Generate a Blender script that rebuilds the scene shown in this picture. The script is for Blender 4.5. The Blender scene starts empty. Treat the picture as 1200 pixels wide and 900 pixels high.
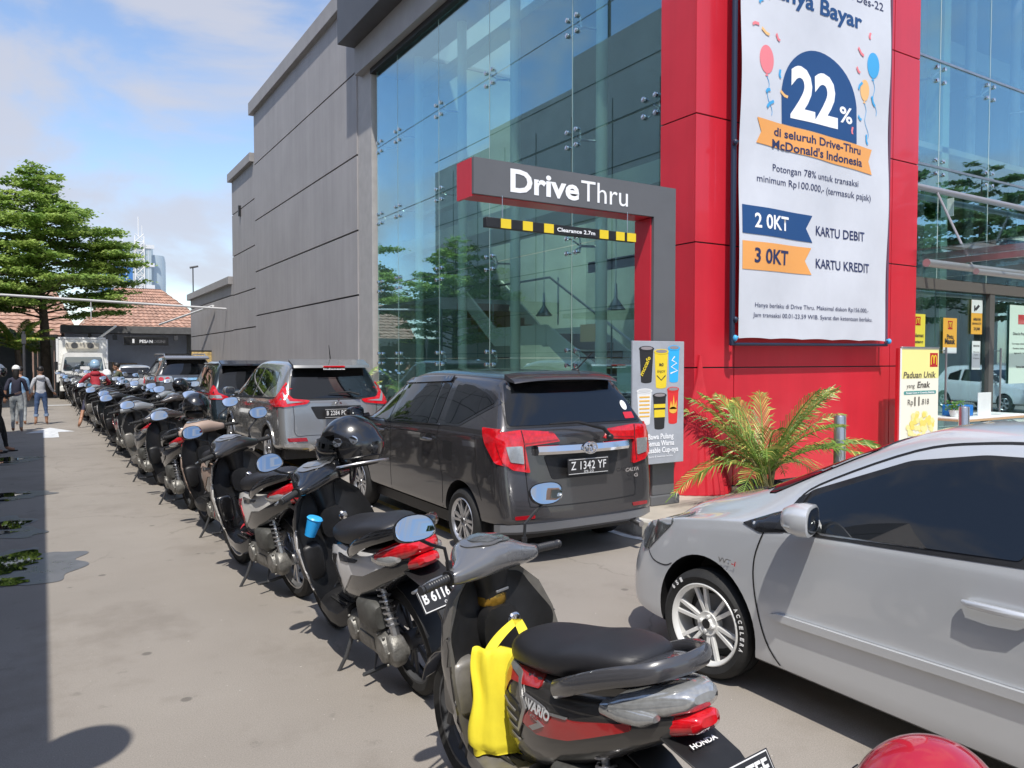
import bpy, bmesh, math, random
from math import sin, cos, pi, radians, sqrt, atan2
from mathutils import Vector, Matrix, Euler
from mathutils.bvhtree import BVHTree
random.seed(7)
scene = bpy.context.scene
COL = scene.collection
V = Vector

# ---------------------------------------------------------------- materials
def _new(name):
    m = bpy.data.materials.new(name); m.use_nodes = True
    nt = m.node_tree; nt.nodes.clear()
    out = nt.nodes.new('ShaderNodeOutputMaterial')
    return m, nt, out
def mat(name, col, rough=0.5, metal=0.0, coat=0.0, var=0.0, vscale=4.0, bump=0.0, bscale=60.0,
        rvar=0.0, emit=0.0, spec=0.5, trans=0.0, dirt=None, streak=0.0):
    m, nt, out = _new(name)
    b = nt.nodes.new('ShaderNodeBsdfPrincipled')
    b.inputs['Base Color'].default_value = (*col, 1)
    b.inputs['Roughness'].default_value = rough
    b.inputs['Metallic'].default_value = metal
    b.inputs['Coat Weight'].default_value = coat
    b.inputs['Coat Roughness'].default_value = 0.04
    b.inputs['Specular IOR Level'].default_value = spec
    if trans: b.inputs['Transmission Weight'].default_value = trans
    if emit:
        b.inputs['Emission Color'].default_value = (*col, 1); b.inputs['Emission Strength'].default_value = emit
    nt.links.new(b.outputs[0], out.inputs[0])
    if var or bump or rvar or dirt or streak:
        tc = nt.nodes.new('ShaderNodeTexCoord')
    if var or dirt or rvar:
        n = nt.nodes.new('ShaderNodeTexNoise'); n.inputs['Scale'].default_value = vscale
        n.inputs['Detail'].default_value = 6; n.inputs['Roughness'].default_value = 0.6
        nt.links.new(tc.outputs['Object'], n.inputs['Vector'])
        mx = nt.nodes.new('ShaderNodeMix'); mx.data_type = 'RGBA'
        lo = tuple(c * (1 - var) for c in col); hi = tuple(min(1, c * (1 + var)) for c in col)
        if dirt: hi = dirt
        mx.inputs[6].default_value = (*lo, 1); mx.inputs[7].default_value = (*hi, 1)
        r = nt.nodes.new('ShaderNodeMapRange')
        r.inputs[1].default_value = 0.35 if not dirt else 0.5; r.inputs[2].default_value = 0.7
        nt.links.new(n.outputs[0], r.inputs[0]); nt.links.new(r.outputs[0], mx.inputs[0])
        if var or dirt: nt.links.new(mx.outputs[2], b.inputs['Base Color'])
        if rvar:
            r2 = nt.nodes.new('ShaderNodeMapRange'); r2.inputs[1].default_value = .3; r2.inputs[2].default_value = .7
            r2.inputs[3].default_value = max(0, rough - rvar); r2.inputs[4].default_value = min(1, rough + rvar)
            nt.links.new(n.outputs[0], r2.inputs[0]); nt.links.new(r2.outputs[0], b.inputs['Roughness'])
    if streak:
        mp = nt.nodes.new('ShaderNodeMapping'); mp.inputs['Scale'].default_value = (1.6, 1.6, .10)
        n3 = nt.nodes.new('ShaderNodeTexNoise'); n3.inputs['Scale'].default_value = 2.2; n3.inputs['Detail'].default_value = 8; n3.inputs['Roughness'].default_value = .7
        nt.links.new(tc.outputs['Object'], mp.inputs[0]); nt.links.new(mp.outputs[0], n3.inputs[0])
        r3 = nt.nodes.new('ShaderNodeMapRange'); r3.inputs[1].default_value = .42; r3.inputs[2].default_value = .72; r3.inputs[3].default_value = 1; r3.inputs[4].default_value = 1 - streak
        nt.links.new(n3.outputs[0], r3.inputs[0])
        m3 = nt.nodes.new('ShaderNodeMix'); m3.data_type = 'RGBA'; m3.blend_type = 'MULTIPLY'; m3.inputs[0].default_value = 1
        src = b.inputs['Base Color'].links[0].from_socket if b.inputs['Base Color'].links else None
        if src: nt.links.new(src, m3.inputs[6])
        else: m3.inputs[6].default_value = (*col, 1)
        nt.links.new(r3.outputs[0], m3.inputs[7]); nt.links.new(m3.outputs[2], b.inputs['Base Color'])
    if bump:
        n2 = nt.nodes.new('ShaderNodeTexNoise'); n2.inputs['Scale'].default_value = bscale
        n2.inputs['Detail'].default_value = 4
        nt.links.new(tc.outputs['Object'], n2.inputs['Vector'])
        bp = nt.nodes.new('ShaderNodeBump'); bp.inputs['Strength'].default_value = bump
        bp.inputs['Distance'].default_value = 0.01
        nt.links.new(n2.outputs[0], bp.inputs['Height']); nt.links.new(bp.outputs[0], b.inputs['Normal'])
    return m
def glass_mat(name, tint, refl=(1, 1, 1), base=0.12, boost=1.0, rough=0.0):
    m, nt, out = _new(name)
    t = nt.nodes.new('ShaderNodeBsdfTransparent'); t.inputs[0].default_value = (*tint, 1)
    g = nt.nodes.new('ShaderNodeBsdfGlossy'); g.inputs[0].default_value = (*refl, 1); g.inputs['Roughness'].default_value = rough
    lw = nt.nodes.new('ShaderNodeLayerWeight'); lw.inputs[0].default_value = .5
    f = nt.nodes.new('ShaderNodeMath'); f.operation = 'POWER'; f.inputs[1].default_value = 3.0; nt.links.new(lw.outputs['Facing'], f.inputs[0])
    ma = nt.nodes.new('ShaderNodeMath'); ma.operation = 'MULTIPLY_ADD'; ma.use_clamp = True
    ma.inputs[1].default_value = boost; ma.inputs[2].default_value = base
    mx = nt.nodes.new('ShaderNodeMixShader')
    nt.links.new(f.outputs[0], ma.inputs[0]); nt.links.new(ma.outputs[0], mx.inputs[0])
    nt.links.new(t.outputs[0], mx.inputs[1]); nt.links.new(g.outputs[0], mx.inputs[2])
    nt.links.new(mx.outputs[0], out.inputs[0])
    return m

# ---------------------------------------------------------------- mesh builder
def frame_of(d):
    d = d.normalized()
    a = V((0, 0, 1)) if abs(d.z) < 0.95 else V((0, 1, 0))
    x = d.cross(a).normalized(); y = x.cross(d).normalized()
    return x, y
class MB:
    def __init__(s): s.bm = bmesh.new()
    def face(s, vs, mi=0):
        try:
            f = s.bm.faces.new(vs); f.material_index = mi; return f
        except ValueError: return None
    def poly(s, pts, mi=0): return s.face([s.bm.verts.new(p) for p in pts], mi)
    def box(s, x0, x1, y0, y1, z0, z1, mi=0, M=None):
        c = [V((x, y, z)) for z in (z0, z1) for y in (y0, y1) for x in (x0, x1)]
        if M: c = [M @ p for p in c]
        v = [s.bm.verts.new(p) for p in c]
        for q in ((0, 2, 3, 1), (4, 5, 7, 6), (0, 1, 5, 4), (2, 6, 7, 3), (0, 4, 6, 2), (1, 3, 7, 5)):
            s.face([v[i] for i in q], mi)
        return s
    def loft(s, rings, cap=True, mi=0, closed=True):
        R = [[s.bm.verts.new(p) for p in r] for r in rings]
        n = len(R[0])
        for a, b in zip(R, R[1:]):
            for i in range(n if closed else n - 1):
                j = (i + 1) % n
                s.face([a[i], a[j], b[j], b[i]], mi)
        if cap and closed:
            s.face(list(reversed(R[0])), mi); s.face(R[-1], mi)
        return R
    def tube(s, pts, r, seg=8, mi=0, cap=True, squash=1.0):
        pts = [V(p) for p in pts]
        rs = r if isinstance(r, (list, tuple)) else [r] * len(pts)
        rings = []; px = None
        for i, p in enumerate(pts):
            d = (pts[min(i + 1, len(pts) - 1)] - pts[max(i - 1, 0)])
            if d.length < 1e-9: d = V((0, 0, 1))
            x, y = frame_of(d)
            if px is not None:
                x = (px - d.normalized() * px.dot(d.normalized())).normalized(); y = x.cross(d.normalized()).normalized()
            px = x
            rings.append([p + (x * cos(2 * pi * k / seg) + y * sin(2 * pi * k / seg) * squash) * rs[i] for k in range(seg)])
        s.loft(rings, cap, mi); return s
    def lathe(s, prof, origin=(0, 0, 0), axis='z', seg=24, mi=0, cap=False, M=None):
        o = V(origin); rings = []
        for r, h in prof:
            ring = []
            for k in range(seg):
                a = 2 * pi * k / seg; c, d = r * cos(a), r * sin(a)
                p = V((c, d, h)) if axis == 'z' else (V((h, c, d)) if axis == 'x' else V((d, h, c)))
                p = o + p
                if M: p = M @ p
                ring.append(p)
            rings.append(ring)
        s.loft(rings, cap, mi); return s
    def prism(s, poly, h0, h1, M=None, mi=0, axes='xy'):
        def P(a, b, h):
            p = {'xy': V((a, b, h)), 'xz': V((a, h, b)), 'yz': V((h, a, b))}[axes]
            return M @ p if M else p
        lo = [s.bm.verts.new(P(a, b, h0)) for a, b in poly]; hi = [s.bm.verts.new(P(a, b, h1)) for a, b in poly]
        n = len(poly)
        s.face(list(reversed(lo)), mi); s.face(hi, mi)
        for i in range(n): s.face([lo[i], lo[(i + 1) % n], hi[(i + 1) % n], hi[i]], mi)
        return s
    def ball(s, c, r, seg=16, rings=10, mi=0, M=None, z0=-1.0, z1=1.0):
        c = V(c); r = V(r) if not isinstance(r, (int, float)) else V((r, r, r))
        rr = []
        a0, a1 = math.asin(z0), math.asin(z1)
        for i in range(rings + 1):
            a = a0 + (a1 - a0) * i / rings
            k = max(cos(a), 0.002)
            rg = [c + V((r.x * k * cos(2 * pi * j / seg), r.y * k * sin(2 * pi * j / seg), r.z * sin(a))) for j in range(seg)]
            if M: rg = [M @ p for p in rg]
            rr.append(rg)
        s.loft(rr, True, mi); return s
    def build(s, name, m, parent=None, smooth=35, bev=0.0, sub=0, label=None, weld=False, bevseg=2):
        if weld: bmesh.ops.remove_doubles(s.bm, verts=s.bm.verts, dist=1e-5)
        bmesh.ops.recalc_face_normals(s.bm, faces=s.bm.faces)
        me = bpy.data.meshes.new(name); s.bm.to_mesh(me); s.bm.free()
        for x in (m if isinstance(m, (list, tuple)) else [m]): me.materials.append(x)
        if smooth:
            me.shade_smooth()
            if smooth < 180: me.set_sharp_from_angle(angle=radians(smooth))
        o = bpy.data.objects.new(name, me); COL.objects.link(o)
        if parent: o.parent = parent
        if bev:
            b = o.modifiers.new('Bevel', 'BEVEL'); b.width = bev; b.segments = bevseg; b.limit_method = 'ANGLE'; b.angle_limit = radians(40)
            b.harden_normals = False
        if sub:
            b = o.modifiers.new('Subsurf', 'SUBSURF'); b.levels = sub; b.render_levels = sub
        if label: o['label'] = label
        return o
def ell_ring(cx, cy, cz, w, h, n=16, p=2.4, axis='y', tilt=0.0):
    out = []
    for k in range(n):
        a = 2 * pi * k / n; c, s_ = cos(a), sin(a)
        u = w * math.copysign(abs(c) ** (2 / p), c); v = h * math.copysign(abs(s_) ** (2 / p), s_)
        if axis == 'y': out.append(V((cx + u, cy + v * tilt, cz + v)))
        elif axis == 'x': out.append(V((cx, cy + u, cz + v)))
        else: out.append(V((cx + u, cy + v, cz)))
    return out
def thing(name, label, cat, loc=(0, 0, 0), rz=0.0, group=None, tilt=None):
    o = bpy.data.objects.new(name, None); COL.objects.link(o); o.empty_display_size = .2
    o.location = loc; o.rotation_euler = tilt if tilt else (0, 0, rz)
    tag(o, label, cat, group); return o
def tag(o, label, cat, group=None, kind=None):
    if label: o['label'] = label
    if cat: o['category'] = cat
    if group: o['group'] = group
    if kind: o['kind'] = kind
    return o
def part_empty(name, parent, loc=(0, 0, 0)):
    o = bpy.data.objects.new(name, None); COL.objects.link(o); o.parent = parent; o.location = loc; return o
def struct(o, label=None):
    o['kind'] = 'structure'
    if label: o['label'] = label
    return o
def copy_tree(o, parent=None):
    c = o.copy(); COL.objects.link(c); c.parent = parent
    for ch in list(o.children): copy_tree(ch, c)
    return c
def apply_mods(o):
    dg = bpy.context.evaluated_depsgraph_get(); dg.update()
    me = bpy.data.meshes.new_from_object(o.evaluated_get(dg), preserve_all_data_layers=True, depsgraph=dg)
    old = o.data; o.modifiers.clear(); o.data = me
    return o
def resample(pts, closed=True, per=6):
    """Catmull-Rom through 2D points"""
    out = []; n = len(pts)
    for i in range(n if closed else n - 1):
        p0, p1, p2, p3 = [pts[(i + k) % n] if closed else pts[min(max(i + k, 0), n - 1)] for k in (-1, 0, 1, 2)]
        for j in range(per):
            t = j / per
            out.append(tuple(0.5 * ((2 * b) + (-a + c) * t + (2 * a - 5 * b + 4 * c - d) * t * t + (-a + 3 * b - 3 * c + d) * t ** 3)
                             for a, b, c, d in zip(p0, p1, p2, p3)))
    if not closed: out.append(tuple(pts[-1]))
    return out
def rounded(poly, r, seg=4):
    out = []; n = len(poly)
    for i in range(n):
        a, b, c = V(poly[i - 1]), V(poly[i]), V(poly[(i + 1) % n])
        u = (a - b); w = (c - b); rr = min(r, u.length * .45, w.length * .45)
        p, q = b + u.normalized() * rr, b + w.normalized() * rr
        for k in range(seg + 1):
            t = k / seg
            out.append(tuple((1 - t) ** 2 * p + 2 * t * (1 - t) * b + t * t * q))
    return out
def arc3(p, q, r, n=8):
    """quadratic curve p -> (control q) -> r"""
    p, q, r = V(p), V(q), V(r)
    return [(1 - t) ** 2 * p + 2 * t * (1 - t) * q + t * t * r for t in [i / n for i in range(n + 1)]]

def bvh_of(o):
    bm = bmesh.new(); bm.from_mesh(o.data); b = BVHTree.FromBMesh(bm); bm.free(); return b
def patch(bvh, poly, O, U, W, D, off=0.004, grid=0.06, skirt=0.012, name='panel', m=None, parent=None, maxd=3.0, flip=False):
    """conforming panel: 2D polygon in plane (O,U,W) projected along D on to a body surface"""
    O, U, W, D = V(O), V(U), V(W), V(D).normalized()
    # densified outline + interior grid, constrained triangulation
    pts = []; n0 = len(poly)
    for i in range(n0):
        a, c = V(poly[i]), V(poly[(i + 1) % n0]); k = max(1, int((c - a).length / grid + .5))
        for q in range(k):
            p = a.lerp(c, q / k)
            if not pts or (V(pts[-1]) - p).length > 1e-4: pts.append((p.x, p.y))
    if (V(pts[0]) - V(pts[-1])).length < 1e-4: pts.pop()
    nb = len(pts)
    def inside(x, y):
        r_ = False; j_ = nb - 1
        for i_ in range(nb):
            (xi, yi), (xj, yj) = pts[i_], pts[j_]
            if (yi > y) != (yj > y) and x < (xj - xi) * (y - yi) / (yj - yi) + xi: r_ = not r_
            j_ = i_
        return r_
    def near(x, y, d2):
        return any((px_ - x) ** 2 + (py_ - y) ** 2 < d2 for px_, py_ in pts[:nb])
    xs = [p[0] for p in pts]; ys = [p[1] for p in pts]; gi = []
    x = min(xs) + grid * .5
    while x < max(xs):
        y = min(ys) + grid * .5
        while y < max(ys):
            if inside(x, y) and not near(x, y, (grid * .4) ** 2): gi.append((x, y))
            y += grid
        x += grid
    from mathutils.geometry import delaunay_2d_cdt
    vo, eo, fo, _, _, _ = delaunay_2d_cdt([V(p) for p in pts + gi], [(i, (i + 1) % nb) for i in range(nb)], [list(range(nb))], 1, 1e-6)
    bm = bmesh.new(); bvv = [bm.verts.new((p.x, p.y, 0)) for p in vo]
    for f in fo:
        try: bm.faces.new([bvv[i] for i in f])
        except ValueError: pass
    bad = []
    for v in bm.verts:
        p = O + U * v.co.x + W * v.co.y
        loc, no, idx, d = bvh.ray_cast(p, D, maxd)
        if loc is None or abs(no.dot(D)) < .13:
            bad.append(v); continue
        if no.dot(D) > 0: no = -no
        v.co = loc + no * off - D * (off * .3)
    if bad: bmesh.ops.delete(bm, geom=bad, context='VERTS')
    lo = [v for v in bm.verts if not v.link_faces]
    if lo: bmesh.ops.delete(bm, geom=lo, context='VERTS')
    if skirt:
        ed = [e for e in bm.edges if e.is_boundary]
        r = bmesh.ops.extrude_edge_only(bm, edges=ed)
        for v in [g for g in r['geom'] if isinstance(g, bmesh.types.BMVert)]: v.co += D * skirt
    bmesh.ops.recalc_face_normals(bm, faces=bm.faces)
    # orient outward
    s = sum((fc.normal.dot(D) * fc.calc_area()) for fc in bm.faces)
    if s > 0: bmesh.ops.reverse_faces(bm, faces=bm.faces[:])
    me = bpy.data.meshes.new(name); bm.to_mesh(me); bm.free()
    me.materials.append(m); me.shade_smooth(); me.set_sharp_from_angle(angle=radians(50))
    o = bpy.data.objects.new(name, me); COL.objects.link(o); o.parent = parent
    return o
def strip_poly(pts, w):
    """2D polyline -> thin polygon"""
    L, R = [], []
    n = len(pts)
    for i, p in enumerate(pts):
        a = V(pts[max(i - 1, 0)]); b = V(pts[min(i + 1, n - 1)]); d = (b - a).normalized(); nn = V((-d.y, d.x)) * w / 2
        L.append(tuple(V(p) + nn)); R.append(tuple(V(p) - nn))
    return L + R[::-1]

# ---------------------------------------------------------------- writing
def text(s, M, m, h=0.1, w=None, bold=0.0, name='lettering', parent=None, align='c', ext=0.002, shear=0.0, space=1.0):
    """M maps local x right / y up / z out. h = cap height; w = fitted total width"""
    cu = bpy.data.curves.new('t', 'FONT'); cu.body = s; cu.size = 1.0; cu.extrude = 0.0; cu.offset = bold; cu.resolution_u = 3
    cu.space_character = space; cu.shear = shear; cu.align_x = 'LEFT'
    ob = bpy.data.objects.new('t', cu); COL.objects.link(ob)
    dg = bpy.context.evaluated_depsgraph_get(); dg.update()
    me = bpy.data.meshes.new_from_object(ob.evaluated_get(dg), depsgraph=dg)
    bpy.data.objects.remove(ob); bpy.data.curves.remove(cu)
    xs = [v.co.x for v in me.vertices]
    if not xs: return None
    x0, x1 = min(xs), max(xs); ky = h / 0.70; kx = (w / (x1 - x0)) if w else ky
    ax = {'l': x0, 'c': (x0 + x1) / 2, 'r': x1}[align]
    for v in me.vertices: v.co = M @ V(((v.co.x - ax) * kx, v.co.y * ky, ext))
    me.materials.clear(); me.materials.append(m)
    o = bpy.data.objects.new(name, me); COL.objects.link(o); o.parent = parent; me.name = name
    return o
def frameM(o, right, up):
    r = V(right).normalized(); u = V(up).normalized(); n = r.cross(u).normalized(); u = n.cross(r).normalized()
    return Matrix(((r.x, u.x, n.x, o[0]), (r.y, u.y, n.y, o[1]), (r.z, u.z, n.z, o[2]), (0, 0, 0, 1)))
def flat(poly, M, m, name, parent, z=0.0, t=0.001):
    b = MB(); b.prism(poly, z, z + t, M=M)
    return b.build(name, m, parent, smooth=0)
def circ(cx, cy, rx, ry=None, n=24, a0=0, a1=2 * pi):
    ry = ry or rx
    full = abs(a1 - a0 - 2 * pi) < 1e-6
    return [(cx + rx * cos(a0 + (a1 - a0) * k / (n if full else n - 1)), cy + ry * sin(a0 + (a1 - a0) * k / (n if full else n - 1))) for k in range(n)]
def rect(x0, x1, y0, y1): return [(x0, y0), (x1, y0), (x1, y1), (x0, y1)]

# ---------------------------------------------------------------- shared materials
K = dict(
 black=mat('black plastic', (.012, .012, .013), .45, var=.3, vscale=14, bump=.05, bscale=300),
 gloss_black=mat('gloss black', (.008, .008, .009), .22, coat=1, rvar=.06, vscale=10),
 rubber=mat('tyre rubber', (.014, .014, .014), .75, var=.35, vscale=9, bump=.2, bscale=90),
 chrome=mat('chrome', (.75, .75, .76), .08, metal=1, rvar=.04, vscale=20),
 alloy=mat('alloy', (.55, .55, .56), .32, metal=.85, var=.15, vscale=12),
 cast=mat('cast aluminium', (.23, .225, .21), .5, metal=.6, var=.35, vscale=22, bump=.25, bscale=120),
 steel=mat('brushed steel', (.45, .45, .46), .3, metal=.9, var=.1, vscale=8),
 white=mat('white paint', (.78, .78, .77), .4, var=.04, vscale=6),
 whiteplas=mat('white plastic', (.72, .73, .74), .35),
 grey=mat('grey metal', (.18, .18, .19), .45, var=.1),
 darkgrey=mat('dark grey metal', (.055, .057, .062), .5, var=.12, vscale=5),
 red_lens=mat('red lens', (.55, .006, .012), .08, coat=1, var=.25, vscale=30),
 darkred_lens=mat('dark red lens', (.28, .006, .012), .1, coat=1, var=.2, vscale=30),
 clear_lens=mat('clear lens', (.42, .43, .43), .12, metal=.55, coat=1, var=.12, vscale=60),
 amber=mat('amber lens', (.75, .22, .02), .12, coat=1),
 tint=mat('tinted window', (.004, .005, .006), .015, spec=.6, coat=.35),
 plate=mat('plate black', (.02, .02, .022), .35, var=.2, vscale=20),
 plate_w=mat('plate white', (.7, .7, .7), .4),
 ink=mat('ink', (.03, .03, .035), .6),
 skin=mat('skin', (.36, .19, .12), .5, var=.1, vscale=9),
 hair=mat('hair', (.012, .010, .009), .5),
 yellow=mat('yellow', (.75, .55, .02), .45),
 red=mat('red plastic', (.5, .012, .02), .25, coat=.7),
 seam=mat('panel gap', (.006, .006, .007), .6),
 mirror=mat('mirror glass', (.56, .60, .62), .03, metal=1),
)
EXPO = 0.86; SUN = 2.8; SKY = 0.15; CLOUD_LOC = (2.3, 0.7, 0.1); CLOUD_COL = (2.35, 2.42, 2.75, 1)
# ================================================================ camera, sky, sun
cam_d = bpy.data.cameras.new('camera'); cam = bpy.data.objects.new('camera', cam_d); COL.objects.link(cam); scene.camera = cam
cam_d.sensor_width = 36; cam_d.lens = 890 / 1200 * 36; cam_d.clip_end = 3000; cam_d.clip_start = 0.05
yaw = atan2(550, 890); pit = atan2(29, 890)
cam.location = (0, 0, 1.70); cam.rotation_euler = (pi / 2 - pit, 0, -yaw)
scene.view_settings.view_transform = 'Standard'; scene.view_settings.look = 'None'; scene.view_settings.exposure = EXPO; scene.view_settings.gamma = 1
SUNDIR = V((0.30, 0.52, -1.02)).normalized()
el = math.asin(-SUNDIR.z); az = atan2(-SUNDIR.x, -SUNDIR.y)     # azimuth of the sun from +Y towards +X
sl = bpy.data.lights.new('sun', 'SUN'); sl.energy = SUN; sl.angle = radians(.6); sl.color = (1, .95, .87)
so = bpy.data.objects.new('sun', sl); COL.objects.link(so); so.rotation_euler = SUNDIR.to_track_quat('-Z', 'Y').to_euler()
w = bpy.data.worlds.new('World'); scene.world = w; w.use_nodes = True
nt = w.node_tree; nt.nodes.clear()
wo = nt.nodes.new('ShaderNodeOutputWorld'); bg = nt.nodes.new('ShaderNodeBackground'); bg.inputs[1].default_value = SKY
sk = nt.nodes.new('ShaderNodeTexSky'); sk.sky_type = 'NISHITA'; sk.sun_disc = False; sk.sun_elevation = el; sk.sun_rotation = az
sk.air_density = 1.0; sk.dust_density = .7; sk.ozone_density = 1.6
tc = nt.nodes.new('ShaderNodeTexCoord'); mp = nt.nodes.new('ShaderNodeMapping'); mp.inputs['Scale'].default_value = (1.5, 1.5, 3.2)
mp.inputs['Location'].default_value = CLOUD_LOC
n1 = nt.nodes.new('ShaderNodeTexNoise'); n1.inputs['Scale'].default_value = 2.1; n1.inputs['Detail'].default_value = 7; n1.inputs['Roughness'].default_value = .52
n1.inputs['Distortion'].default_value = .35
rp = nt.nodes.new('ShaderNodeValToRGB'); rp.color_ramp.interpolation = 'EASE'
rp.color_ramp.elements[0].position = .44; rp.color_ramp.elements[0].color = (0.0, 0.0, 0.0, 1)
rp.color_ramp.elements[1].position = .60; rp.color_ramp.elements[1].color = (.85, .85, .85, 1)
mx = nt.nodes.new('ShaderNodeMix'); mx.data_type = 'RGBA'; mx.inputs[7].default_value = CLOUD_COL
nt.links.new(tc.outputs['Generated'], mp.inputs[0]); nt.links.new(mp.outputs[0], n1.inputs[0]); nt.links.new(n1.outputs[0], rp.inputs[0])
g_ = nt.nodes.new('ShaderNodeMix'); g_.data_type = 'RGBA'; g_.blend_type = 'MULTIPLY'; g_.inputs[0].default_value = 1; g_.inputs[7].default_value = (.80, .80, .82, 1)
nt.links.new(sk.outputs[0], g_.inputs[6]); nt.links.new(rp.outputs[0], mx.inputs[0]); nt.links.new(g_.outputs[2], mx.inputs[6]); nt.links.new(mx.outputs[2], bg.inputs[0]); nt.links.new(bg.outputs[0], wo.inputs[0])
# ================================================================ ground
def asphalt_mat():
    m, nt, out = _new('worn concrete asphalt')
    b = nt.nodes.new('ShaderNodeBsdfPrincipled'); nt.links.new(b.outputs[0], out.inputs[0])
    tc = nt.nodes.new('ShaderNodeTexCoord')
    def noise(sc, det=6, rough=.6, loc=(0, 0, 0)):
        mp = nt.nodes.new('ShaderNodeMapping'); mp.inputs['Location'].default_value = loc
        n = nt.nodes.new('ShaderNodeTexNoise'); n.inputs['Scale'].default_value = sc; n.inputs['Detail'].default_value = det; n.inputs['Roughness'].default_value = rough
        nt.links.new(tc.outputs['Object'], mp.inputs[0]); nt.links.new(mp.outputs[0], n.inputs[0]); return n
    def rng(n, a, b_, c=0, d=1):
        r = nt.nodes.new('ShaderNodeMapRange'); r.inputs[1].default_value = a; r.inputs[2].default_value = b_; r.inputs[3].default_value = c; r.inputs[4].default_value = d
        nt.links.new(n.outputs[0], r.inputs[0]); return r
    def mix(fac, a, b_, blend='MIX'):
        x = nt.nodes.new('ShaderNodeMix'); x.data_type = 'RGBA'; x.blend_type = blend
        if isinstance(fac, float): x.inputs[0].default_value = fac
        else: nt.links.new(fac.outputs[0], x.inputs[0])
        for i, v in ((6, a), (7, b_)):
            if isinstance(v, tuple): x.inputs[i].default_value = v
            else: nt.links.new(v.outputs[2] if v.bl_idname == 'ShaderNodeMix' else v.outputs[0], x.inputs[i])
        return x
    base = mix(rng(noise(.35, 8, .65), .3, .7), (.235, .212, .186, 1), (.30, .272, .240, 1))
    fine = mix(rng(noise(160, 3, .8), .35, .65), (.55, .55, .55, 1), (1.3, 1.3, 1.3, 1))
    c = mix(.5, base, fine, 'MULTIPLY')
    sp = mix(rng(noise(5.5, 4, .6, (3, 8, 1)), .66, .74), c, (.075, .068, .06, 1))      # oil and dirt spots
    spots = mix(.32, c, sp)
    pale = mix(rng(noise(45, 2, .5, (9, 2, 4)), .74, .78), spots, (.5, .47, .42, 1))     # leaf litter and grit
    # worn black drip marks in the car lane
    vor = nt.nodes.new('ShaderNodeTexVoronoi'); vor.inputs['Scale'].default_value = 2.3; nt.links.new(tc.outputs['Object'], vor.inputs[0])
    r = nt.nodes.new('ShaderNodeMapRange'); r.inputs[1].default_value = .05; r.inputs[2].default_value = .075; r.inputs[3].default_value = .55; r.inputs[4].default_value = 0
    nt.links.new(vor.outputs[0], r.inputs[0])
    fin = mix(r, pale, (.05, .045, .04, 1))
    vc = nt.nodes.new('ShaderNodeTexVoronoi'); vc.feature = 'DISTANCE_TO_EDGE'; vc.inputs['Scale'].default_value = .42
    dn = noise(1.4, 5, .6, (5, 1, 0)); dm = nt.nodes.new('ShaderNodeMix'); dm.data_type = 'RGBA'; dm.blend_type = 'ADD'; dm.inputs[0].default_value = .55
    nt.links.new(tc.outputs['Object'], dm.inputs[6]); nt.links.new(dn.outputs[1], dm.inputs[7]); nt.links.new(dm.outputs[2], vc.inputs[0])
    rc_ = nt.nodes.new('ShaderNodeMapRange'); rc_.inputs[1].default_value = .0; rc_.inputs[2].default_value = .006; rc_.inputs[3].default_value = .42; rc_.inputs[4].default_value = 0; nt.links.new(vc.outputs[0], rc_.inputs[0])
    gate = nt.nodes.new('ShaderNodeMath'); gate.operation = 'MULTIPLY'; nt.links.new(rc_.outputs[0], gate.inputs[0]); nt.links.new(rng(noise(.5, 3, .5, (2, 9, 0)), .48, .56).outputs[0], gate.inputs[1])
    fin = mix(gate, fin, (.10, .085, .07, 1))
    stain = mix(rng(noise(1.7, 6, .65, (7, 3, 2)), .52, .66, 0, .30), fin, (.13, .11, .09, 1)); fin = stain
    nt.links.new(fin.outputs[2], b.inputs['Base Color'])
    b.inputs['Roughness'].default_value = .82
    bp = nt.nodes.new('ShaderNodeBump'); bp.inputs['Strength'].default_value = .35; bp.inputs['Distance'].default_value = .004
    nt.links.new(noise(220, 4, .7).outputs[0], bp.inputs['Height']); nt.links.new(bp.outputs[0], b.inputs['Normal'])
    return m
A = asphalt_mat()
b = MB(); b.poly([(-400, -400, 0), (400, -400, 0), (400, 600, 0), (-400, 600, 0)]); struct(b.build('ground', A, smooth=0))
paver = mat('pale concrete paving', (.40, .36, .30), .8, var=.22, vscale=1.6, bump=.2, bscale=80)
kerbm = mat('kerb concrete', (.46, .44, .40), .75, var=.3, vscale=3, bump=.3, bscale=60)
wpaint = mat('worn white road paint', (.62, .64, .66), .6, var=.25, vscale=9)
# pavement along the restaurant, rounded at its near end
def kerb_line():
    return [(30, 4.55), (7.2, 4.55), (5.6, 4.75), (5.05, 5.1), (4.92, 5.6), (4.92, 6.4), (5.05, 12), (5.2, 16.5), (5.6, 17.2), (6.6, 17.4)]
kl = kerb_line()
b = MB(); b.prism(kl + [(6.6, 30), (30, 30)], -.1, .13); struct(b.build('pavement', paver, smooth=0))
b = MB(); L = strip_poly(kl, .14); n = len(kl)
for i in range(n - 1): b.prism([L[i], L[i + 1], L[2 * n - 2 - i], L[2 * n - 1 - i]], -.08, .145)
struct(b.build('kerb', kerbm, smooth=0, bev=.012))
b = MB(); kl2 = [(x - (.17 if y > 4.7 and x < 6 else 0), y - (.2 if x > 5.4 else .03)) for x, y in kl[:8]]; L = strip_poly(kl2, .09); n = len(kl2)
for i in range(n - 1): b.poly([(x, y, .004) for x, y in (L[i], L[i + 1], L[2 * n - 2 - i], L[2 * n - 1 - i])])
struct(b.build('road_marking', wpaint, smooth=0), 'white painted edge line along the kerb')
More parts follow.
